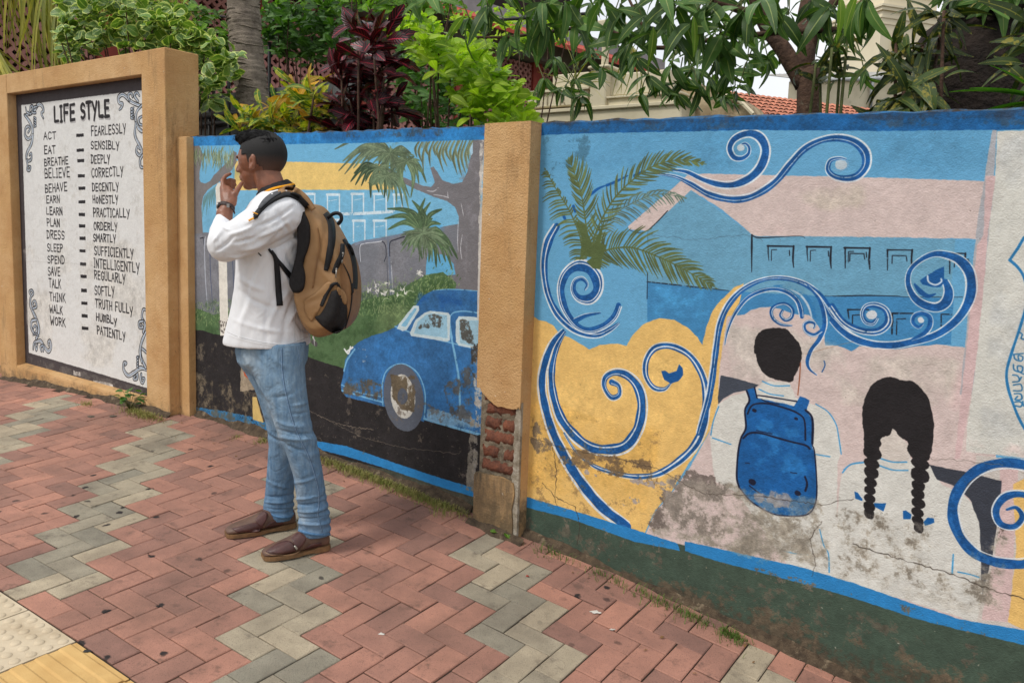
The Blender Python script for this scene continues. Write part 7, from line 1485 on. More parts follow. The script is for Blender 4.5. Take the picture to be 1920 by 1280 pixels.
def rv(a=1.0): return Vector((rng.gauss(0, a), rng.gauss(0, a), rng.gauss(0, a)))
def inpoly(x, y, P):
    c = False; j = len(P) - 1
    for i in range(len(P)):
        if (P[i][1] > y) != (P[j][1] > y) and x < (P[j][0] - P[i][0]) * (y - P[i][1]) / (P[j][1] - P[i][1]) + P[i][0]: c = not c
        j = i
    return c
def branch(m, P, r0, r1, n=8): P = catmull(P, 5); m.tube(P, [r0 + (r1 - r0) * i / (len(P) - 1) for i in range(len(P))], n)
M_BARK = surf('bark', (92, 70, 56), (66, 50, 42), 20, .9, 60, .008, (112, 104, 90), 12, (.6, .7)); M_BARKD = surf('dark_bark', (46, 37, 32), (30, 25, 22), 14, .95, 26, .03, (84, 84, 74), 10, (.66, .74)); M_TWIG = surf('green_twig', (96, 104, 58), (78, 84, 48), 30, .7, 90, .002)
M_PALMB = None
def palmbark():
    m, n, N, L, b = newmat('palm_bark'); v = N.new('ShaderNodeNewGeometry').outputs['Position']
    col = mix(N, L, ramp(N, L, noise(N, L, v, 12, 7, .7), .35, .65), lin((142, 130, 116)), lin((100, 90, 80)))
    L.new(col, b.inputs['Base Color']); b.inputs['Roughness'].default_value = .95; bump(N, L, noise(N, L, v, 70, 6, .7), b, .01); return m
# ---- coconut palm trunk with ring scars
m = MB(); P = [ato(492, 330, -1.0), ato(478, 215, -1.0), ato(463, 100, -1.0), ato(456, 0, -1.0), ato(452, -160, -1.0), ato(450, -420, -1.0)]
P = [P[0] - Vector((0, 0, 1.2))] + P; Q = catmull(P, 34); Rr = []
for i, q in enumerate(Q): Rr.append(.112 + .006 * abs(math.sin(i * 1.05)) + .004 * math.sin(i * .37) + .006 * ((i * 7) % 5) / 5 + .02 * max(0, 1 - i / 40))
m.tube(Q, Rr, 22); root = empty('palm_tree', Q[0].copy(), 'ringed grey coconut palm trunk rising behind the car mural', 'tree'); m.build('trunk', [palmbark()], root, True)
rs = random.Random(5); m = MB()
for i in range(8, len(Q) - 1, 2):                     # leaf scars: thin broken ridges
    for k in range(3):
        a0 = rs.uniform(0, 6.28); pts = []
        for j in range(7): a = a0 + j * .22; pts.append(Q[i].lerp(Q[i + 1], rs.uniform(0, 1) * .3 + k * .3) + Vector((math.cos(a), math.sin(a), 0)) * (Rr[i] + .001) + Vector((0, 0, .012 * math.sin(a * 2))))
        m.tube(pts, [.001, .004, .005, .005, .005, .004, .001], 5)
m.build('ring_scar', [palmbark()], root, True)
root2 = root
# ---- mango tree
M_MANGO = leafmat('mango_leaf', (88, 128, 60), (56, 92, 44), (150, 166, 96), rough=.36, trans=.28, veins=.3)
M_MANGOB = leafmat('mango_leaf_backlit', (112, 146, 52), (96, 130, 46), (176, 190, 96), rough=.4, trans=.35)  # brighter copy of the mango leaf, backlight put into its colour
mg = [mk(leafmesh(.27, lanc, .22, .5 + .2 * i, 6, .05, i), M_MANGO, 'mango_leaf') for i in range(4)]; mgb = [mk(leafmesh(.25, lanc, .2, .4, 6, .05, 9), M_MANGOB, 'mango_leaf')]
mango = empty('mango_tree', ato(1515, 300, -1.3), 'mango tree with reddish forked trunk and long hanging leaves above the scroll mural', 'tree')
m = MB(); T0 = ato(1517, 420, -1.3); T0.z = .0
branch(m, [T0, ato(1516, 215, -1.3), ato(1506, 145, -1.3)], .062, .056, 12); branch(m, [ato(1508, 160, -1.3), ato(1470, 95, -1.25), ato(1432, 40, -1.2), ato(1400, -60, -1.1)], .046, .03, 12); branch(m, [ato(1506, 150, -1.3), ato(1512, 90, -1.3), ato(1508, 40, -1.35), ato(1530, -60, -1.4)], .048, .034, 12); branch(m, [ato(1512, 110, -1.32), ato(1530, 50, -1.3), ato(1560, 10, -1.3), ato(1600, -60, -1.3)], .036, .02, 10)
branch(m, [ato(1600, 55, -1.0), ato(1480, 60, -.8), ato(1350, 72, -.7), ato(1230, 90, -.6), ato(1120, 52, -.6), ato(1020, 62, -.55), ato(950, 70, -.5), ato(895, 70, -.45)], .014, .006); branch(m, [ato(1440, 40, -1.2), ato(1300, -10, -1.0), ato(1160, -20, -.8), ato(960, -30, -.7), ato(840, -20, -.6)], .022, .008)
branch(m, [ato(1230, 90, -.6), ato(1200, 40, -.6), ato(1170, -20, -.6)], .008, .006); branch(m, [ato(1355, 75, -.7), ato(1345, 30, -.6), ato(1330, -20, -.5)], .008, .006)
m.build('branches', [M_BARK], mango, True)
L1, L2 = [], []
def whorl(c, n, ln, Lst, down=.9, spread=.9, base=None, bias=Vector((0, 0, 0))):
    for i in range(n):
        a = 2 * math.pi * i / n + rng.uniform(-.4, .4); d = Vector((math.cos(a) * spread, math.sin(a) * spread, -down * rng.uniform(-.15, 1.35))) + rv(.2) + bias; Lst.append(lmat(c + rv(.008), d, ln * rng.uniform(.7, 1.2), face(.6), rng.uniform(-.5, .5), rng.uniform(.85, 1.2)))
    if base is not None: tw = MB(); branch(tw, [base, base.lerp(c, .5) + Vector((0, 0, .02)), c], .004, .003, 6); tw.build('twig', [M_TWIG], mango, True)
big = [(760, -15, -.5), (800, 0, -.5), (880, 35, -.45), (915, 10, -.4), (950, 70, -.5), (985, 25, -.45), (1020, 45, -.45), (1015, 5, -.4), (1060, 10, -.5), (1085, 45, -.55), (1130, 0, -.4), (1165, 15, -.5), (1180, 70, -.5), (1205, 35, -.45), (1245, 60, -.4), (1270, 10, -.4), (1295, 45, -.4), (1330, 10, -.35), (1350, 60, -.5), (1390, 20, -.4), (1360, 75, -.6), (1425, 0, -.5), (1460, 30, -.7), (1560, 15, -.8), (1620, 0, -.6), (1520, 0, -.9), (1240, -20, -.4), (1100, -25, -.5), (940, -30, -.5), (1300, -30, -.5), (1470, -20, -.8)]
for u, v, o_ in big: c = ato(u, v, o_); whorl(c, 7, .19, L1, 1.0, .85, c + Vector((rng.uniform(-.1, .1), 0, .14)))
for u, v, o_ in [(1080, 150, -1.6), (1040, 110, -1.5), (1020, 150, -1.7), (1060, 165, -1.7), (1090, 180, -1.6), (1110, 95, -1.5), (1130, 130, -1.5), (1100, 60, -1.2), (1190, 105, -1.2), (1160, 90, -1.2), (1215, 140, -1.2), (1240, 155, -1.3), (1260, 120, -1.3), (1200, 175, -1.8), (1285, 150, -1.4), (1300, 130, -1.5), (1310, 165, -1.4), (1335, 150, -1.5), (1340, 110, -1.4), (1370, 135, -1.5), (1385, 165, -1.5), (1400, 120, -1.6), (1440, 110, -1.6), (1460, 80, -1.5), (1545, 120, -1.6), (1560, 80, -1.6), (1360, 180, -1.9), (1270, 175, -1.8), (1410, 60, -1.5), (1290, 80, -1.6), (1540, 60, -1.6), (1590, 40, -1.4), (1150, 30, -1.2), (1200, 10, -1.5), (1350, 30, -1.8), (1480, 20, -1.8), (1110, 10, -1.6), (1250, 40, -1.7), (1300, 0, -1.6), (1400, -10, -1.8), (1620, 130, -2.0)]:
    c = ato(u, v, o_); whorl(c, 7, .15, L2, 1.1, .8, c + Vector((rng.uniform(-.12, .12), rng.uniform(-.1, .1), .2)))
foliage(mango, L1 + L2, mg, 290, leafname='leaf'); LB = []
for u, v, du, dv in ((1575, -10, 8, 70), (1610, -15, -30, 60), (1300, 30, 10, 60), (870, 30, -50, 60), (1225, 50, 0, 50)):
    c = ato(u, v, -.32); LB.append(lmat(c, ato(u + du, v + dv, -.32) - c, .17, None, .5))
foliage(mango, LB, mgb, 10, leafname='backlit_leaf')
# ---- maroon croton
M_MAR = leafmat('maroon_leaf', (46, 20, 26), (28, 15, 19), (184, 46, 70), rough=.3, trans=.1, veins=.5, vfreq=9, mott=(50, 70, 42), mscale=9, mamt=(.60, .68))
mr = [mk(leafmesh(.36, obov, .25, .35 + .2 * i, 5, .03, i), M_MAR, 'croton_leaf') for i in range(3)]
def bush(name, label, centres, leaves_per, ln, variants, stems, o_, elev=(.2, 1.2), matstem=None, nobj=240, cat='plant', leafname='leaf', wob_=.02, minpx=16, down=0.0, dsp=.15):
    base = ato(stems[0], 400, o_); base.z = .12; root = empty(name, base, label, cat, 'crotons in the bed behind the wall' if 'croton' in name else None); m = MB(); Ls = []
    for (u, v) in centres:
        oo = o_ + rng.uniform(-dsp, dsp); c = ato(u, v, oo); b0 = Vector((base.x + rng.uniform(-.15, .15), base.y + rng.uniform(-.08, .08), .12)); branch(m, [b0, b0.lerp(c, .5) + rv(.03), c], .012, .006, 7)
        for i in range(leaves_per):
            a = rng.uniform(0, 6.283); e = rng.uniform(*elev); d = Vector((math.cos(a) * math.cos(e), math.sin(a) * math.cos(e), math.sin(e) - down)); p = c + Vector((0, 0, -.05 * rng.random() * leaves_per / 12)) + rv(wob_); Ls.append(lmat(p, d, ln * rng.uniform(.7, 1.15), face(.5), rng.uniform(-.4, .4), rng.uniform(.8, 1.15)))
    m.build('stems', [matstem or M_BARK], root, True); foliage(root, Ls, variants, nobj, leafname=leafname, minpx=minpx); return root
bush('maroon_croton', 'dark maroon croton with pink midribs above the car mural', [(672, 105), (640, 130), (700, 85), (735, 105), (655, 165), (690, 150), (720, 145), (630, 190), (665, 205), (700, 190), (735, 200), (640, 225), (690, 230), (680, 60), (720, 60)], 13, .195, mr, (690,), -.45, (-.3, 1.0), nobj=270, leafname='leaf')
M_YC = leafmat('yellow_croton_leaf', (196, 186, 44), (150, 166, 40), (216, 206, 90), rough=.35, trans=.3, veins=.2, mott=(70, 112, 36), mscale=26, mamt=(.50, .56)); M_YC2 = leafmat('orange_croton_leaf', (206, 160, 40), (190, 140, 36), (224, 190, 80), rough=.35, trans=.3)
yc = [mk(leafmesh(.24, obov, .3, .4 + .2 * i, 5, .03, i), M_YC, 'croton_leaf') for i in range(3)] + [mk(leafmesh(.26, obov, .2, .6, 5, .03, 5), M_YC2, 'croton_leaf')]
bush('yellow_croton', 'yellow and green croton between the palm trunk and the maroon croton', [(485, 225), (470, 215), (510, 215), (530, 200), (560, 185), (545, 225), (585, 205), (500, 240), (570, 235), (600, 235), (455, 238), (590, 170), (560, 160), (530, 232)], 16, .18, yc, (540,), -.40, (-.3, 1.2), nobj=220)
# ---- variegated round-leaved shrub behind the board wall
M_VAR = leafmat('variegated_leaf', (112, 146, 64), (80, 118, 50), (150, 172, 96), edge=(196, 208, 120), edge0=.88, rough=.38, trans=.25, veins=.3, vfreq=7)
vr = [mk(leafmesh(.98, rnd_, .3 - .2 * i, .25 + .2 * i, 6, .05, i), M_VAR, 'round_leaf') for i in range(3)]
M_GRN = leafmat('green_leaf', (112, 158, 48), (80, 126, 40), (160, 190, 80), rough=.36, trans=.32); M_BRT = leafmat('sunlit_yellowgreen_leaf', (172, 200, 52), (128, 168, 44), (196, 214, 96), rough=.36, trans=.4); M_DGR = leafmat('deep_green_leaf', (82, 128, 46), (56, 98, 38), (110, 146, 70), rough=.4, trans=.25)  # yellow-green leaf: sunlit brightness is put into the base colour
gn = [mk(leafmesh(.52, obov, .2, .3, 5, .02, i), M_GRN, 'green_leaf') for i in range(2)]; br = [mk(leafmesh(.52, obov, .2, .3, 5, .02, i), M_BRT, 'bright_leaf') for i in range(2)]; dg_ = [mk(leafmesh(.5, obov, .2, .3, 5, .02, i), M_DGR, 'deep_leaf') for i in range(2)]
def hedge(name, label, poly, n, ln, variants, o_, per=6, nobj=240, cat='shrub', spread=(.25, .35), down=.1, minpx=16):
    xs = [p[0] for p in poly]; ys = [p[1] for p in poly]; base = ato(sum(xs) / len(xs), 420, o_); base.z = .12; root = empty(name, base, label, cat, 'shrubs behind the wall' if 'shrub' in name else None); m = MB(); Ls = []; k = 0; g_ = 0
    while k < n and g_ < n * 40:
        g_ += 1; u, v = rng.uniform(min(xs), max(xs)), rng.uniform(min(ys), max(ys))
        if not inpoly(u, v, poly): continue
        k += 1; c = ato(u, v, o_ + rng.uniform(-spread[1], spread[0]))
        if k % 12 == 0: b0 = base + Vector((rng.uniform(-.3, .3), 0, 0)); branch(m, [b0, b0.lerp(c, .6) + rv(.06), c], .010, .004, 6)
        for i in range(per):
            a = rng.uniform(0, 6.283); e = rng.uniform(-.3, .9); d = Vector((math.cos(a) * math.cos(e), math.sin(a) * math.cos(e), math.sin(e) - down)); Ls.append(lmat(c + rv(.015), d, ln * rng.uniform(.7, 1.2), face(), rng.uniform(-.3, .3), rng.uniform(.85, 1.1)))
    m.build('stems', [M_BARK], root, True); foliage(root, Ls, variants, nobj, minpx=minpx); return root
hedge('variegated_shrub', 'shrub with round cream-edged leaves hanging over the top of the board wall', [(112, 0), (200, -40), (330, 20), (350, 60), (400, 70), (440, 110), (438, 160), (425, 190), (395, 200), (372, 180), (340, 100), (250, 85), (190, 95), (150, 100), (125, 110), (105, 60)], 240, .092, vr, -.50, 4, 290, spread=(.25, .3), minpx=14)
hedge('green_shrub', 'bright green shrub left of the palm trunk behind the round-leaved shrub', [(245, 15), (330, 10), (435, 30), (438, 120), (350, 90), (290, 60)], 90, .095, gn, -1.15, 6, 120)
hedge('green_shrub', 'mid green shrub right of the palm trunk below the cable', [(490, 20), (560, 5), (660, 10), (680, 70), (610, 130), (560, 110), (500, 100)], 150, .105, dg_, -1.7, 6, 120)
hedge('yellowgreen_shrub', 'yellow-green shrub with sunlight put into its leaf colour between maroon croton and cream gate pier', [(745, 30), (800, 35), (850, 80), (905, 100), (960, 150), (985, 190), (990, 235), (930, 240), (880, 215), (840, 150), (790, 110), (745, 75)], 170, .095, br, -.75, 6, 270)
hedge('green_shrub', 'deep green loose shrub behind the yellow-green one', [(740, 70), (800, 110), (860, 160), (900, 215), (900, 240), (760, 245), (745, 160)], 90, .10, dg_, -1.5, 6, 120)
hedge('leafy_tree', 'green tree crown hanging over the top edge behind the crotons', [(480, -40), (760, -60), (880, -30), (860, 20), (760, 20), (700, 25), (640, 20), (560, 20), (500, 12)], 110, .1, gn, -1.8, 6, 120, 'tree'); hedge('leafy_tree', 'light leafed tree in front of the latticed building under the mango branch', [(830, 20), (1000, 20), (1100, 30), (1080, 70), (960, 110), (870, 90)], 70, .075, br, -3.0, 6, 40, 'tree')
# ---- mottled croton on the right
M_MOT = leafmat('mottled_leaf', (62, 84, 38), (40, 60, 30), (120, 124, 50), rough=.35, trans=.15, mott=(136, 128, 44), mscale=38, mamt=(.56, .62))
mo_ = [mk(leafmesh(.22, lanc, .25, .6 + .25 * i, 6, .04, i), M_MOT, 'croton_leaf') for i in range(3)]
bush('mottled_croton', 'dark croton with yellow-mottled strap leaves in front of the dark leaning trunk', [(1705, 120), (1730, 85), (1765, 55), (1725, 165), (1695, 170), (1735, 145), (1770, 20), (1710, 195), (1660, 190), (1680, 75)], 12, .19, mo_, (1700,), -.55, (-.5, .9), nobj=230, down=.2)
bush('mottled_croton', 'yellow-mottled croton leaves at the right edge of the photo before the dark trunk', [(1925, 100), (1945, 60), (1950, 140), (1930, 20)], 10, .16, mo_, (1940,), -.45, (-.5, .9), nobj=40, down=.1)
M_BIG = leafmat('broad_leaf', (72, 130, 36), (54, 108, 30), (150, 180, 80), rough=.3, trans=.25, veins=.4, vfreq=16)
bl = [mk(leafmesh(.26, lanc, .25, .3, 7, .02, 3), M_BIG, 'broad_leaf')]; rt = empty('broad_leaf_plant', Vector((*ato(1930, 400, -.3).xy, .12)), 'plant with long glossy bright green leaves at the far right above the coping', 'plant'); m = MB(); cb = ato(1960, 190, -.3); branch(m, [Vector((cb.x, cb.y, .12)), cb], .014, .01); m.build('stems', [M_TWIG], rt, True)
foliage(rt, [lmat(cb, ato(u, v, -.28) - cb, l, Vector((.3, -.6, 1)), .2) for u, v, l in ((1790, 208, .34), (1800, 225, .3), (1850, 150, .24), (1880, 110, .22), (2050, 120, .3), (2040, 200, .3), (1870, 165, .3))], bl, 10)
# slender sapling left of the leaning trunk
bush('sapling', 'slender upright sapling before the tiled roof, right of the mango trunk', [(1538, 150), (1530, 120), (1560, 90), (1590, 60), (1575, 130)], 7, .13, mo_, (1545,), -.9, (-.4, 1.0), nobj=50, matstem=M_TWIG, down=.1)
# ---- leaning dark trunk
m = MB(); P = [ato(1800, 330, -1.2), ato(1812, 235, -1.2), ato(1850, 130, -1.25), ato(1905, 30, -1.3), ato(1960, -90, -1.4), ato(2020, -260, -1.5)]; P[0].z = -.1; Q = catmull(P, 14); rr_ = random.Random(9)
m.tube(Q, [.30 - .02 * (i / len(Q)) * 6 * .5 + rr_.uniform(-.008, .008) for i in range(len(Q))], 40)
root = empty('tree', P[0].copy(), 'thick dark rough-barked trunk leaning to the right behind the scroll mural', 'tree'); me_o = m.build('trunk', [M_BARKD], root, True)
for v_ in me_o.data.vertices: v_.co += Vector((rr_.uniform(-1, 1), rr_.uniform(-1, 1), rr_.uniform(-1, 1))) * .009
LL = []
for i in range(60): c = ato(rng.uniform(1780, 2000), rng.uniform(-60, 10), rng.uniform(-1.8, -.9)); whorl(c, 6, .15, LL, .7, .8)
foliage(root, LL, mg, 60)
# ---- palm fronds upper left
M_PF = leafmat('palm_leaflet', (188, 180, 84), (142, 150, 66), (168, 156, 84), rough=.4, trans=.2, veins=.0)
pf = [mk(leafmesh(.045, palml, .5, .25 + .3 * i, 5, 0, i), M_PF, 'palm_leaflet') for i in range(3)]
def frond3(P, n, ln, root, side=1.0, hang=.5):
    Q = catmull(P, 10); m = MB(); m.tube(Q, [.012 * (1 - i / len(Q)) + .003 for i in range(len(Q))], 6); m.build('midrib', [M_TWIG], root, True); Ls = []
    for i in range(n):
        t = (i + .5) / n; j = min(int(t * (len(Q) - 1)), len(Q) - 2); tg = (Q[j + 1] - Q[j]).normalized(); sd = tg.cross(Vector((0, 0, 1))).normalized()
        for s in (-1, 1): d = sd * s * .8 + tg * .65 + Vector((0, 0, -hang * rng.uniform(.6, 1.4))) + rv(.05); Ls.append(lmat(Q[j].lerp(Q[j + 1], t * (len(Q) - 1) - j), d, ln * (math.sin(math.pi * min(1, .15 + t * .8)) ** .5) * rng.uniform(.85, 1.1), None, rng.uniform(-.3, .3)))
    return Ls
rt = empty('coconut_palm', Vector((*ato(-60, 400, -1.5).xy, .12)), 'coconut palm whose yellowing fronds hang in at the top left corner', 'palm'); m = MB(); top = ato(-90, -160, -1.5); m.tube([Vector((top.x, top.y, .1)), top], [.14, .11], 16); m.build('trunk', [palmbark()], rt, True)
Ls = []
def hangfrond(pts, n, ln, a0, a1):
    Q = catmull(pts, 10); m = MB(); m.tube(Q, [.012 * (1 - i / len(Q)) + .004 for i in range(len(Q))], 6); m.build('midrib', [M_TWIG], rt, True)
    for i in range(n):
        t = (i + .5) / n; q = Q[min(int(t * (len(Q) - 1)), len(Q) - 1)]
        for s_ in (0, 1): a = R(a0 + (a1 - a0) * t + rng.uniform(-7, 7) + (-9 if s_ else 9)); d = US * math.sin(a) + Vector((0, 0, -math.cos(a))) + UN * rng.uniform(-.25, .1); Ls.append(lmat(q, d, ln * rng.uniform(.8, 1.1), -UN + rv(.3), rng.uniform(-.5, .5), 1.0))
hangfrond([top, ato(-40, -110, -1.2), ato(30, -70, -1.1), ato(90, -20, -1.05), ato(120, 50, -1.0)], 70, 1.05, -50, 14); hangfrond([top, ato(-120, -60, -1.0), ato(-60, 20, -.95), ato(-10, 80, -.9)], 50, 1.0, -20, 38)
hangfrond([top, ato(60, -150, -1.3), ato(180, -90, -1.3), ato(225, 0, -1.3)], 46, .75, -35, 20); hangfrond([top, ato(100, -200, -1.4), ato(260, -110, -1.5), ato(325, -30, -1.5)], 46, .55, -40, 30)
foliage(rt, Ls, pf, 280, leafname='leaflet', minpx=30)
rt = empty('young_palm', Vector((*ato(1090, 400, -2.2).xy, .12)), 'young yellow palm frond fanning out before the cream gate pier', 'palm'); c = ato(1075, 160, -2.2); m = MB(); branch(m, [Vector((c.x, c.y, .12)), c], .02, .012); m.build('stems', [M_TWIG], rt, True)
foliage(rt, [lmat(c + rv(.01), ato(1010 + i * 13, 100 + abs(i - 6) * 9, -2.2) - c, .34, None, rng.uniform(-.5, .5), 1.2) for i in range(13)] + [lmat(ato(1180, 80, -2.4), ato(1150 + i * 12, 150, -2.4) - ato(1180, 80, -2.4), .4, None, .3, 1.2) for i in range(8)], pf, 25, leafname='leaflet')
# ---- weeds at the foot of the walls
wd_ = [mk(leafmesh(.75, rnd_, .2, .3, 5, .03, i), M_DGR, 'weed_leaf') for i in range(2)]; wg = [mk(leafmesh(.8, rnd_, .2, .3, 5, .03, i), M_GRN, 'weed_leaf') for i in range(2)]
def weed(u, v, label, n, ln, spread, variants, h):
    p = gpt(u, v); rt = empty('weed', p, label, 'weed'); m = MB(); Ls = []
    for i in range(n):
        a = rng.uniform(0, 6.28); c = p + Vector((math.cos(a) * spread * rng.random(), math.sin(a) * spread * rng.random(), h * rng.uniform(.3, 1))); m.tube([p, p.lerp(c, .6) + Vector((0, 0, .005)), c], .0012, 5); a += rng.uniform(-.5, .5); Ls.append(lmat(c, Vector((math.cos(a), math.sin(a), rng.uniform(-.2, .5))), ln * rng.uniform(.7, 1.2), None, rng.uniform(-.4, .4)))
    m.build('stems', [M_TWIG], rt, True); foliage(rt, Ls, variants, 30, minpx=4)
weed(946, 1000, 'small bright green weed at the foot of the brick pillar', 10, .035, .03, wg, .03); weed(243, 768, 'dark leafy weed growing against the sill of the board wall', 22, .05, .07, wd_, .13); weed(1195, 700, 'x', 0, .01, .01, wg, .01) if False else None
# ------------------------------------------------------------------ things beyond
def facade(P0, P1): 
    d = (P1 - P0); d.z = 0; L_ = d.length; d.normalize(); n = Vector((d.y, -d.x, 0)); return lambda s, z, o=0.0: Vector((P0.x, P0.y, 0)) + d * s + n * o + Vector((0, 0, z)), L_
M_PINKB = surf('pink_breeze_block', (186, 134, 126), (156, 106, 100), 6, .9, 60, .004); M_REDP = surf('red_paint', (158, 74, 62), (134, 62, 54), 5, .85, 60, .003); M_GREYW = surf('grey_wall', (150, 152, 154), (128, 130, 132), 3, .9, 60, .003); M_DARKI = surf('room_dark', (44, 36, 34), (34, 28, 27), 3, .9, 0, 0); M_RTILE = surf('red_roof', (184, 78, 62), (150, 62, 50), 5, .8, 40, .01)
P0 = at(-160, 100, 9.0); P1 = at(1230, 100, 19.0); fp, FL = facade(P0, P1)
if fp(0, 0, 1).length > fp(0, 0, 0).length: 
    fp0 = fp; fp = lambda s, z, o=0.0: fp0(s, z, -o)
bld = empty('latticed_building', fp(FL / 2, .1), 'dusky pink building screened with pierced breeze blocks beyond the trees', 'building')
def fbox(m, s0, s1, z0, z1, o0, o1): 
    vs = [fp(a, c, b) for a in (s0, s1) for b in (o0, o1) for c in (z0, z1)]; m.add(vs, [(0, 1, 3, 2), (4, 6, 7, 5), (0, 4, 5, 1), (2, 3, 7, 6), (0, 2, 6, 4), (1, 5, 7, 3)])
m = MB(); fbox(m, 0, FL, -.5, 1.6, -.2, 0); fbox(m, 0, FL, 4.6, 5.3, -.3, .25); m.build('wall', [M_GREYW], bld)
m = MB(); fbox(m, -.1, FL, 1.6, 7.6, -2.6, -2.5); fbox(m, 0, FL, -.5, -.4, -4, 0); fbox(m, -.2, -.1, -.5, 4.6, -4, 0); fbox(m, FL, FL + .1, -.5, 4.6, -4, 0); m.build('interior_wall', [M_DARKI], bld)  # near-black colour paints in the dark of the room behind the screen
npost = 7
for i in range(npost + 1):
    s = FL * i / npost; m = MB(); fbox(m, s - .12, s + .12, 1.6, 4.6, -.14, .03); m.build('post', [M_REDP], bld)
# lattice: four-cusped blocks, each cell an open curved diamond
c_ = .135; m = MB(); cell = []
N_ = 12
inner = [(.5 + .36 * math.cos(a) * (1.1 - .5 * abs(math.sin(2 * a))), .5 + .36 * math.sin(a) * (1.1 - .5 * abs(math.sin(2 * a)))) for a in [2 * math.pi * k / N_ for k in range(N_)]]
outer = []
for k in range(N_):
    a = 2 * math.pi * k / N_; r_ = .5 / max(abs(math.cos(a)), abs(math.sin(a))); outer.append((.5 + r_ * math.cos(a), .5 + r_ * math.sin(a)))
V, Fa = [], []
for iz in range(int(3.0 / c_)):
    for ix in range(int(FL / c_)):
        s, z = ix * c_, 1.6 + iz * c_; b0 = len(V)
        for (x, y) in outer + inner: V.append(fp(s + x * c_, z + y * c_, -.02))
        for (x, y) in inner: V.append(fp(s + x * c_, z + y * c_, -.09))
        for k in range(N_): k2 = (k + 1) % N_; Fa += [(b0 + k, b0 + k2, b0 + N_ + k2, b0 + N_ + k), (b0 + N_ + k, b0 + N_ + k2, b0 + 2 * N_ + k2, b0 + 2 * N_ + k)]
o = mesh('breeze_block_screen', V, Fa, [M_PINKB]); keep(o, bld); o['kind'] = 'stuff'
# eaves and roof
m = MB(); ev = [fp(-.5, 4.75, 1.0), fp(FL + .5, 4.75, 1.0), fp(FL + .5, 6.3, -2.5), fp(-.5, 6.3, -2.5)]; m.add(ev + [p - Vector((0, 0, .08)) for p in ev], [(0, 1, 2, 3), (7, 6, 5, 4), (0, 4, 5, 1), (1, 5, 6, 2), (2, 6, 7, 3), (3, 7, 4, 0)]); m.build('roof', [M_RTILE], bld)
# ---- grey plank fence with black rails behind the first shrub
M_GF = surf('grey_planks', (112, 114, 114), (94, 96, 96), 4, .8, 60, .002); M_BLK = surf('black_iron', (34, 34, 36), (26, 26, 28), 20, .5, 0, 0)
fo = -1.55; s0 = uvs(300, 200, fo)[0]; s1 = uvs(660, 200, fo)[0]; zt_ = uvs(400, 178, fo)[1]; fr = empty('plank_fence', WP((s0 + s1) / 2, fo, .12), 'grey plank fence with black pipe rails behind the croton bed', 'fence')
i = 0; s = s0
while s < s1:
    m = MB(); m.wbox(s, s + .145, fo - .03, fo - (.004 if i % 2 else 0), .12, zt_); m.build('plank', [M_GF], fr); s += .15; i += 1
zr = uvs(400, 216, fo + .06)[1]; m = MB(); m.tube([WP(s0, fo + .05, zr), WP(s1, fo + .05, zr)], .03, 12); m.build('rail', [M_BLK], fr, True); m = MB(); m.tube([WP(s0, fo + .05, zr - .07), WP(s1, fo + .05, zr - .07)], .02, 12); m.build('rail', [M_BLK], fr, True)
for u in (392, 401, 429, 505): ss = uvs(u, 180, fo + .05)[0]; m = MB(); m.tube([WP(ss, fo + .05, .12), WP(ss, fo + .05, zt_ + .35)], .014, 8); m.build('bar', [M_BLK], fr, True)
# ---- overhead cable
m = MB(); m.tube(catmull([ato(230, 10, -1.9), ato(345, 24, -1.9), ato(430, 33, -1.9), ato(500, 38, -1.9), ato(700, 42, -1.9), ato(800, 43, -1.9), ato(930, 38, -1.9), ato(1100, 26, -1.9)], 4), .011, 8); o = m.build('overhead_cable', [M_BLK]); tag(o, 'black cable strung across in front of the shrubs near the top', 'cable')
# ---- cream gate pier and its wall
M_CREAM = surf('cream_plaster', (208, 198, 172), (192, 182, 156), 2.5, .85, 70, .002, (150, 140, 118), 2, (.62, .76)); M_STAIN = surf('stained_plaster', (176, 160, 130), (128, 110, 84), 5, .95, 40, .006, (96, 82, 64), 4, (.5, .62))
go = -4.2
gw = empty('cream_gate_wall', ato(1130, 230, go), 'cream stepped gate wall with raised letters in a shadow colour behind the pillar', 'gate wall')
def gbox(name, u0, u1, v0, v1, o0, o1, mat, par=gw, bev=.01):
    a = uvs(u0, v0, o1); b_ = uvs(u1, v1, o1); a2 = uvs(u0, v1, o1); s_0, s_1 = a2[0], uvs(u1, v0, o1)[0]; z1 = (uvs(u0, v0, o1)[1] + uvs(u1, v0, o1)[1]) / 2; z0 = (a2[1] + b_[1]) / 2
    m = MB(); m.wbox(s_0, s_1, o0, o1, z0, z1); o = m.build(name, [mat], par)
    if bev: bevel_obj(o, bev, 1)
    return o
gbox('base_slab', 975, 1278, 205, 330, go - .5, go, M_CREAM); gbox('ledge', 972, 1282, 199, 206, go - .5, go + .03, M_CREAM, bev=.006); gbox('plinth', 988, 1102, 172, 200, go - .5, go - .03, M_CREAM); gbox('ledge', 985, 1104, 167, 172, go - .5, go, M_CREAM, bev=.004); gbox('upper_block', 1035, 1104, 138, 168, go - .5, go - .08, M_CREAM)
gbox('pier', 1104, 1137, 128, 203, go - .55, go + .02, M_CREAM); gbox('pier_head', 1101, 1141, 122, 128, go - .58, go + .05, M_CREAM); gbox('plinth', 1137, 1276, 180, 202, go - .5, go - .03, M_CREAM); gbox('ledge', 1135, 1276, 176, 180, go - .5, go, M_CREAM, bev=.004); gbox('upper_block', 1137, 1255, 135, 177, go - .5, go - .08, M_CREAM)
gbox('post', 1126, 1136, 40, 124, go - .2, go - .1, M_CREAM); gbox('finial', 1118, 1158, 36, 50, go - .25, go - .05, M_CREAM)
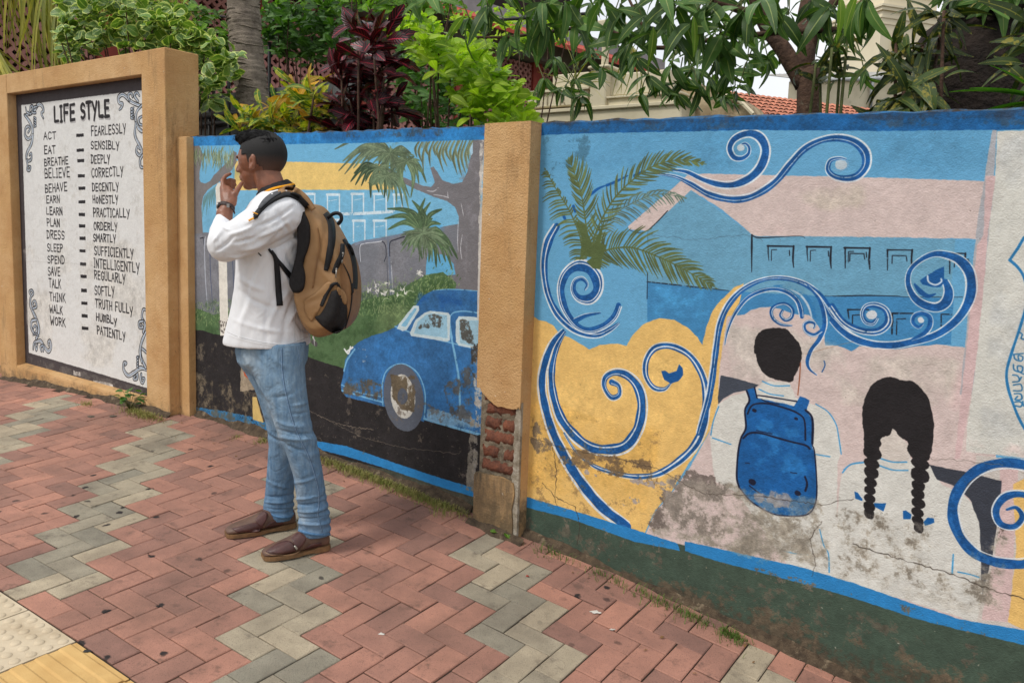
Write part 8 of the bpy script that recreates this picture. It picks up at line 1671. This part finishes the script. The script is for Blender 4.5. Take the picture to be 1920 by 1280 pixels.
for ch, u in (('S', 1008), ('I', 1026), ('R', 1054), ('S', 1083)):
    cu = bpy.data.curves.new('letter', 'FONT'); cu.body = ch; cu.size = .13; cu.extrude = .004; cu.align_x = 'CENTER'; ot = bpy.data.objects.new('letter', cu); COL.objects.link(ot); me = bpy.data.meshes.new_from_object(ot.evaluated_get(bpy.context.evaluated_depsgraph_get())); bpy.data.objects.remove(ot)
    s_, z_ = uvs(u, 197, go - .025); T = Matrix(((US.x, 0, -UN.x, 0), (US.y, 0, -UN.y, 0), (0, 1, 0, 0), (0, 0, 0, 1))); p = WP(s_, go - .026, z_); me.transform(Matrix.Translation(p) @ T); o = link('letter', me, [surf('letter_shadow', (150, 140, 118), (138, 128, 108), 9, .9, 0, 0)]); keep(o, gw)  # darker colour stands in for the shadow inside cut letters
st = empty('stained_wall', ato(1340, 230, go - .3), 'weathered beige wall end between the gate wall and the tiled roof', 'wall'); b_ = MB(); pl = [(1277, 330), (1277, 150), (1290, 146), (1302, 160), (1320, 168), (1345, 172), (1372, 178), (1400, 196), (1412, 215), (1412, 330)]
m = bmesh.new(); n = len(pl); A_ = [m.verts.new(ato(u, v, go - .3)) for u, v in pl]; B_ = [m.verts.new(ato(u, v, go - .3) + UN * .4) for u, v in pl]; m.faces.new(A_); m.faces.new(B_[::-1])
for i in range(n): m.faces.new((A_[i], A_[(i + 1) % n], B_[(i + 1) % n], B_[i]))
bmesh.ops.recalc_face_normals(m, faces=m.faces); bmesh.ops.triangulate(m, faces=[f for f in m.faces if len(f.verts) > 4]); me = bpy.data.meshes.new('wall_end'); m.to_mesh(me); m.free(); keep(link('wall_end', me, [M_STAIN]), st)
m = MB(); m.tube([ato(1352, 176, go - .25), ato(1388, 190, go - .25), ato(1412, 214, go - .25)], .02, 6); m.build('coping', [M_CREAM], st)
# ---- tiled roof
M_TILE = brickm('terracotta_tile', (200, 134, 108), (168, 106, 84), .004); M_TILE2 = surf('under_tiles', (70, 44, 36), (54, 36, 30), 9, .9, 0, 0)
Yr = 22.0; E0, E1 = at(1380, 221, Yr), at(1740, 215, Yr + 2.5); rd = (E1 - E0); rd.z = 0; Lr = rd.length; rd.normalize(); rn = Vector((-rd.y, rd.x, 0)); sl2 = (rn + Vector((0, 0, .62))).normalized()
rf = empty('tiled_roof_house', Vector((E0.x, E0.y, 0)) + rd * Lr / 2, 'low house with an orange clay tile roof seen through the trees', 'house'); B0 = Vector((E0.x, E0.y, E0.z))
m = MB(); m.add([B0, B0 + rd * Lr, B0 + rd * Lr + sl2 * 1.75, B0 + sl2 * 1.75], [(0, 1, 2, 3)]); m.add([B0 + Vector((0, 0, -3)), B0 + rd * Lr + Vector((0, 0, -3)), B0 + rd * Lr - Vector((0, 0, .05)), B0 - Vector((0, 0, .05))], [(0, 1, 2, 3)]); m.build('roof_deck', [M_TILE2], rf)
tw_, tl_ = .19, .22; nc, nr = int(Lr / tw_), 8; vs, fs = [], []
for i in range(7): a = math.pi * i / 6; vs += [Vector((-math.cos(a) * tw_ * .46, 0, math.sin(a) * .05)), Vector((-math.cos(a) * tw_ * .42, tl_ * 1.15, math.sin(a) * .045 - .03))]
for i in range(6): fs.append((2 * i, 2 * i + 2, 2 * i + 3, 2 * i + 1))
tnm = sl2.cross(rd).normalized() * -1
if tnm.z < 0: tnm = -tnm
tv = [(rd * v.x + sl2 * v.y + tnm * v.z) for v in vs]; tm = bpy.data.meshes.new('roof_tile'); tm.from_pydata([tuple(v) for v in tv], [], fs); tm.update(); tm.materials.append(M_TILE)
for p in tm.polygons: p.use_smooth = True
kk = 0
for r_ in range(nr):
    for c__ in range(nc):
        kk += 1
        if kk > 295: break
        o = bpy.data.objects.new('roof_tile', tm); COL.objects.link(o); o.location = B0 + rd * (tw_ * (c__ + .5) + rng.uniform(-.01, .01)) + sl2 * (tl_ * r_ + rng.uniform(-.01, .01)) + tnm * .012; keep(o, rf)
M_CORR = surf('corrugated_sheet', (170, 168, 162), (146, 144, 140), 3, .6, 0, 0); m = MB(); Yc = 27.0; C0, C1 = at(1480, 146, Yc), at(1720, 141, Yc + 2); cd = C1 - C0; Lc = Vector((cd.x, cd.y, 0)).length; cd.normalize(); cn = Vector((-cd.y, cd.x, 0)); vs, fs = [], []; n = 120
for i in range(n + 1): z = .03 * math.sin(i * math.pi / 2); p = C0 + cd * (Lc * i / n) + Vector((0, 0, z)); vs += [p, p + cn * 1.2 + Vector((0, 0, .28))]
for i in range(n): fs.append((2 * i, 2 * i + 2, 2 * i + 3, 2 * i + 1))
hs_ = empty('shed', Vector((C0.x, C0.y, 0)), 'shed with a grey corrugated roof and pale gutter behind the tiled roof', 'shed'); m.add(vs, fs); m.build('corrugated_roof', [M_CORR], hs_, True)
m = MB(); m.tube([C0 - Vector((0, 0, .1)) - cn * .1, C1 - Vector((0, 0, .1)) - cn * .1], .07, 8); m.build('gutter', [surf('pale_metal', (190, 192, 192), (172, 174, 176), 3, .5, 0, 0)], hs_, True); m = MB(); q = C0 + cd * Lc * .62; m.tube([q - cn * .12 - Vector((0, 0, .1)), q - cn * .12 - Vector((0, 0, 1.2))], .06, 8); m.build('downpipe', [M_GREYW], hs_, True)
m = MB(); m.add([C0 + Vector((0, 0, -4)), C1 + Vector((0, 0, -4)), C1 - Vector((0, 0, .12)), C0 - Vector((0, 0, .12))], [(0, 1, 2, 3)]); m.build('wall', [M_CREAM], hs_)
# ---- church tower
Yt = 62.0; k = Yt / F_PX; tb_ = at(1652, 150, Yt); ch = empty('church_tower', Vector((tb_.x, tb_.y, 0)), 'cream church tower with arched louvred windows showing between the leaves', 'church'); M_CH = surf('church_cream', (226, 216, 190), (214, 204, 178), .4, .85, 4, .01); M_LV = surf('louvre', (190, 178, 146), (176, 164, 134), 1, .8, 0, 0)
ang = R(18); ex = Vector((math.cos(ang), math.sin(ang), 0)); ey = Vector((-math.sin(ang), math.cos(ang), 0)); O_ = Vector((tb_.x, tb_.y, 0)); zv = lambda v: at(1652, v, Yt).z
def cbox(name, hw, z0, z1, mat=M_CH, c=(0, 0), hd=None, par=ch):
    hd = hd or hw; m = MB(); vs = [O_ + ex * (c[0] + a * hw) + ey * (c[1] + b_ * hd) + Vector((0, 0, z)) for a in (-1, 1) for b_ in (-1, 1) for z in (z0, z1)]; m.add(vs, [(0, 1, 3, 2), (4, 6, 7, 5), (0, 4, 5, 1), (2, 3, 7, 6), (0, 2, 6, 4), (1, 5, 7, 3)]); o = m.build(name, [mat], par); return o
hw = 66 * k; cbox('lower_stage', hw, 0, zv(40)); cbox('cornice', hw * 1.06, zv(44), zv(38)); cbox('cornice', hw * 1.10, zv(38), zv(34)); cbox('upper_stage', hw * .86, zv(34), zv(-60)); cbox('cornice', hw * .92, zv(8), zv(4)); cbox('cornice', hw * .94, zv(-60), zv(-66)); cbox('frieze', hw * 1.02, zv(68), zv(65.5)); cbox('frieze', hw * 1.03, zv(57), zv(54))
for cx in (-.42, .42):
    w_ = 11 * k; zc0, zc1 = zv(140), zv(98); fr_ = []; arc = [(math.cos(a), math.sin(a)) for a in np.linspace(0, math.pi, 11)]
    m = MB(); c0 = O_ + ex * cx * hw - ey * (hw + .06); out = [c0 + ex * 1.35 * w_ + Vector((0, 0, zc0))] + [c0 + ex * x * w_ * 1.35 + Vector((0, 0, zc1 + y * w_ * 1.35)) for x, y in arc] + [c0 - ex * 1.35 * w_ + Vector((0, 0, zc0))]; inn = [c0 + ex * w_ + Vector((0, 0, zc0))] + [c0 + ex * x * w_ + Vector((0, 0, zc1 + y * w_)) for x, y in arc] + [c0 - ex * w_ + Vector((0, 0, zc0))]
    n = len(out); m.add([p - ey * .15 for p in out] + [p - ey * .15 for p in inn] + inn, [(i, i + 1, n + i + 1, n + i) for i in range(n - 1)] + [(n + i, n + i + 1, 2 * n + i + 1, 2 * n + i) for i in range(n - 1)]); wf = m.build('window', [M_CH], ch)
    m = MB()
    for j in range(12): z = zc0 + (zc1 + w_ * .8 - zc0) * j / 12; hwj = w_ if z < zc1 else math.sqrt(max(.01, w_ ** 2 - (z - zc1) ** 2)); m.add([c0 - ex * hwj - ey * .02 + Vector((0, 0, z)), c0 + ex * hwj - ey * .02 + Vector((0, 0, z)), c0 + ex * hwj - ey * .10 + Vector((0, 0, z - .12)), c0 - ex * hwj - ey * .10 + Vector((0, 0, z - .12))], [(0, 1, 2, 3)])
    keep(m.build('louvres', [M_LV], None), wf)
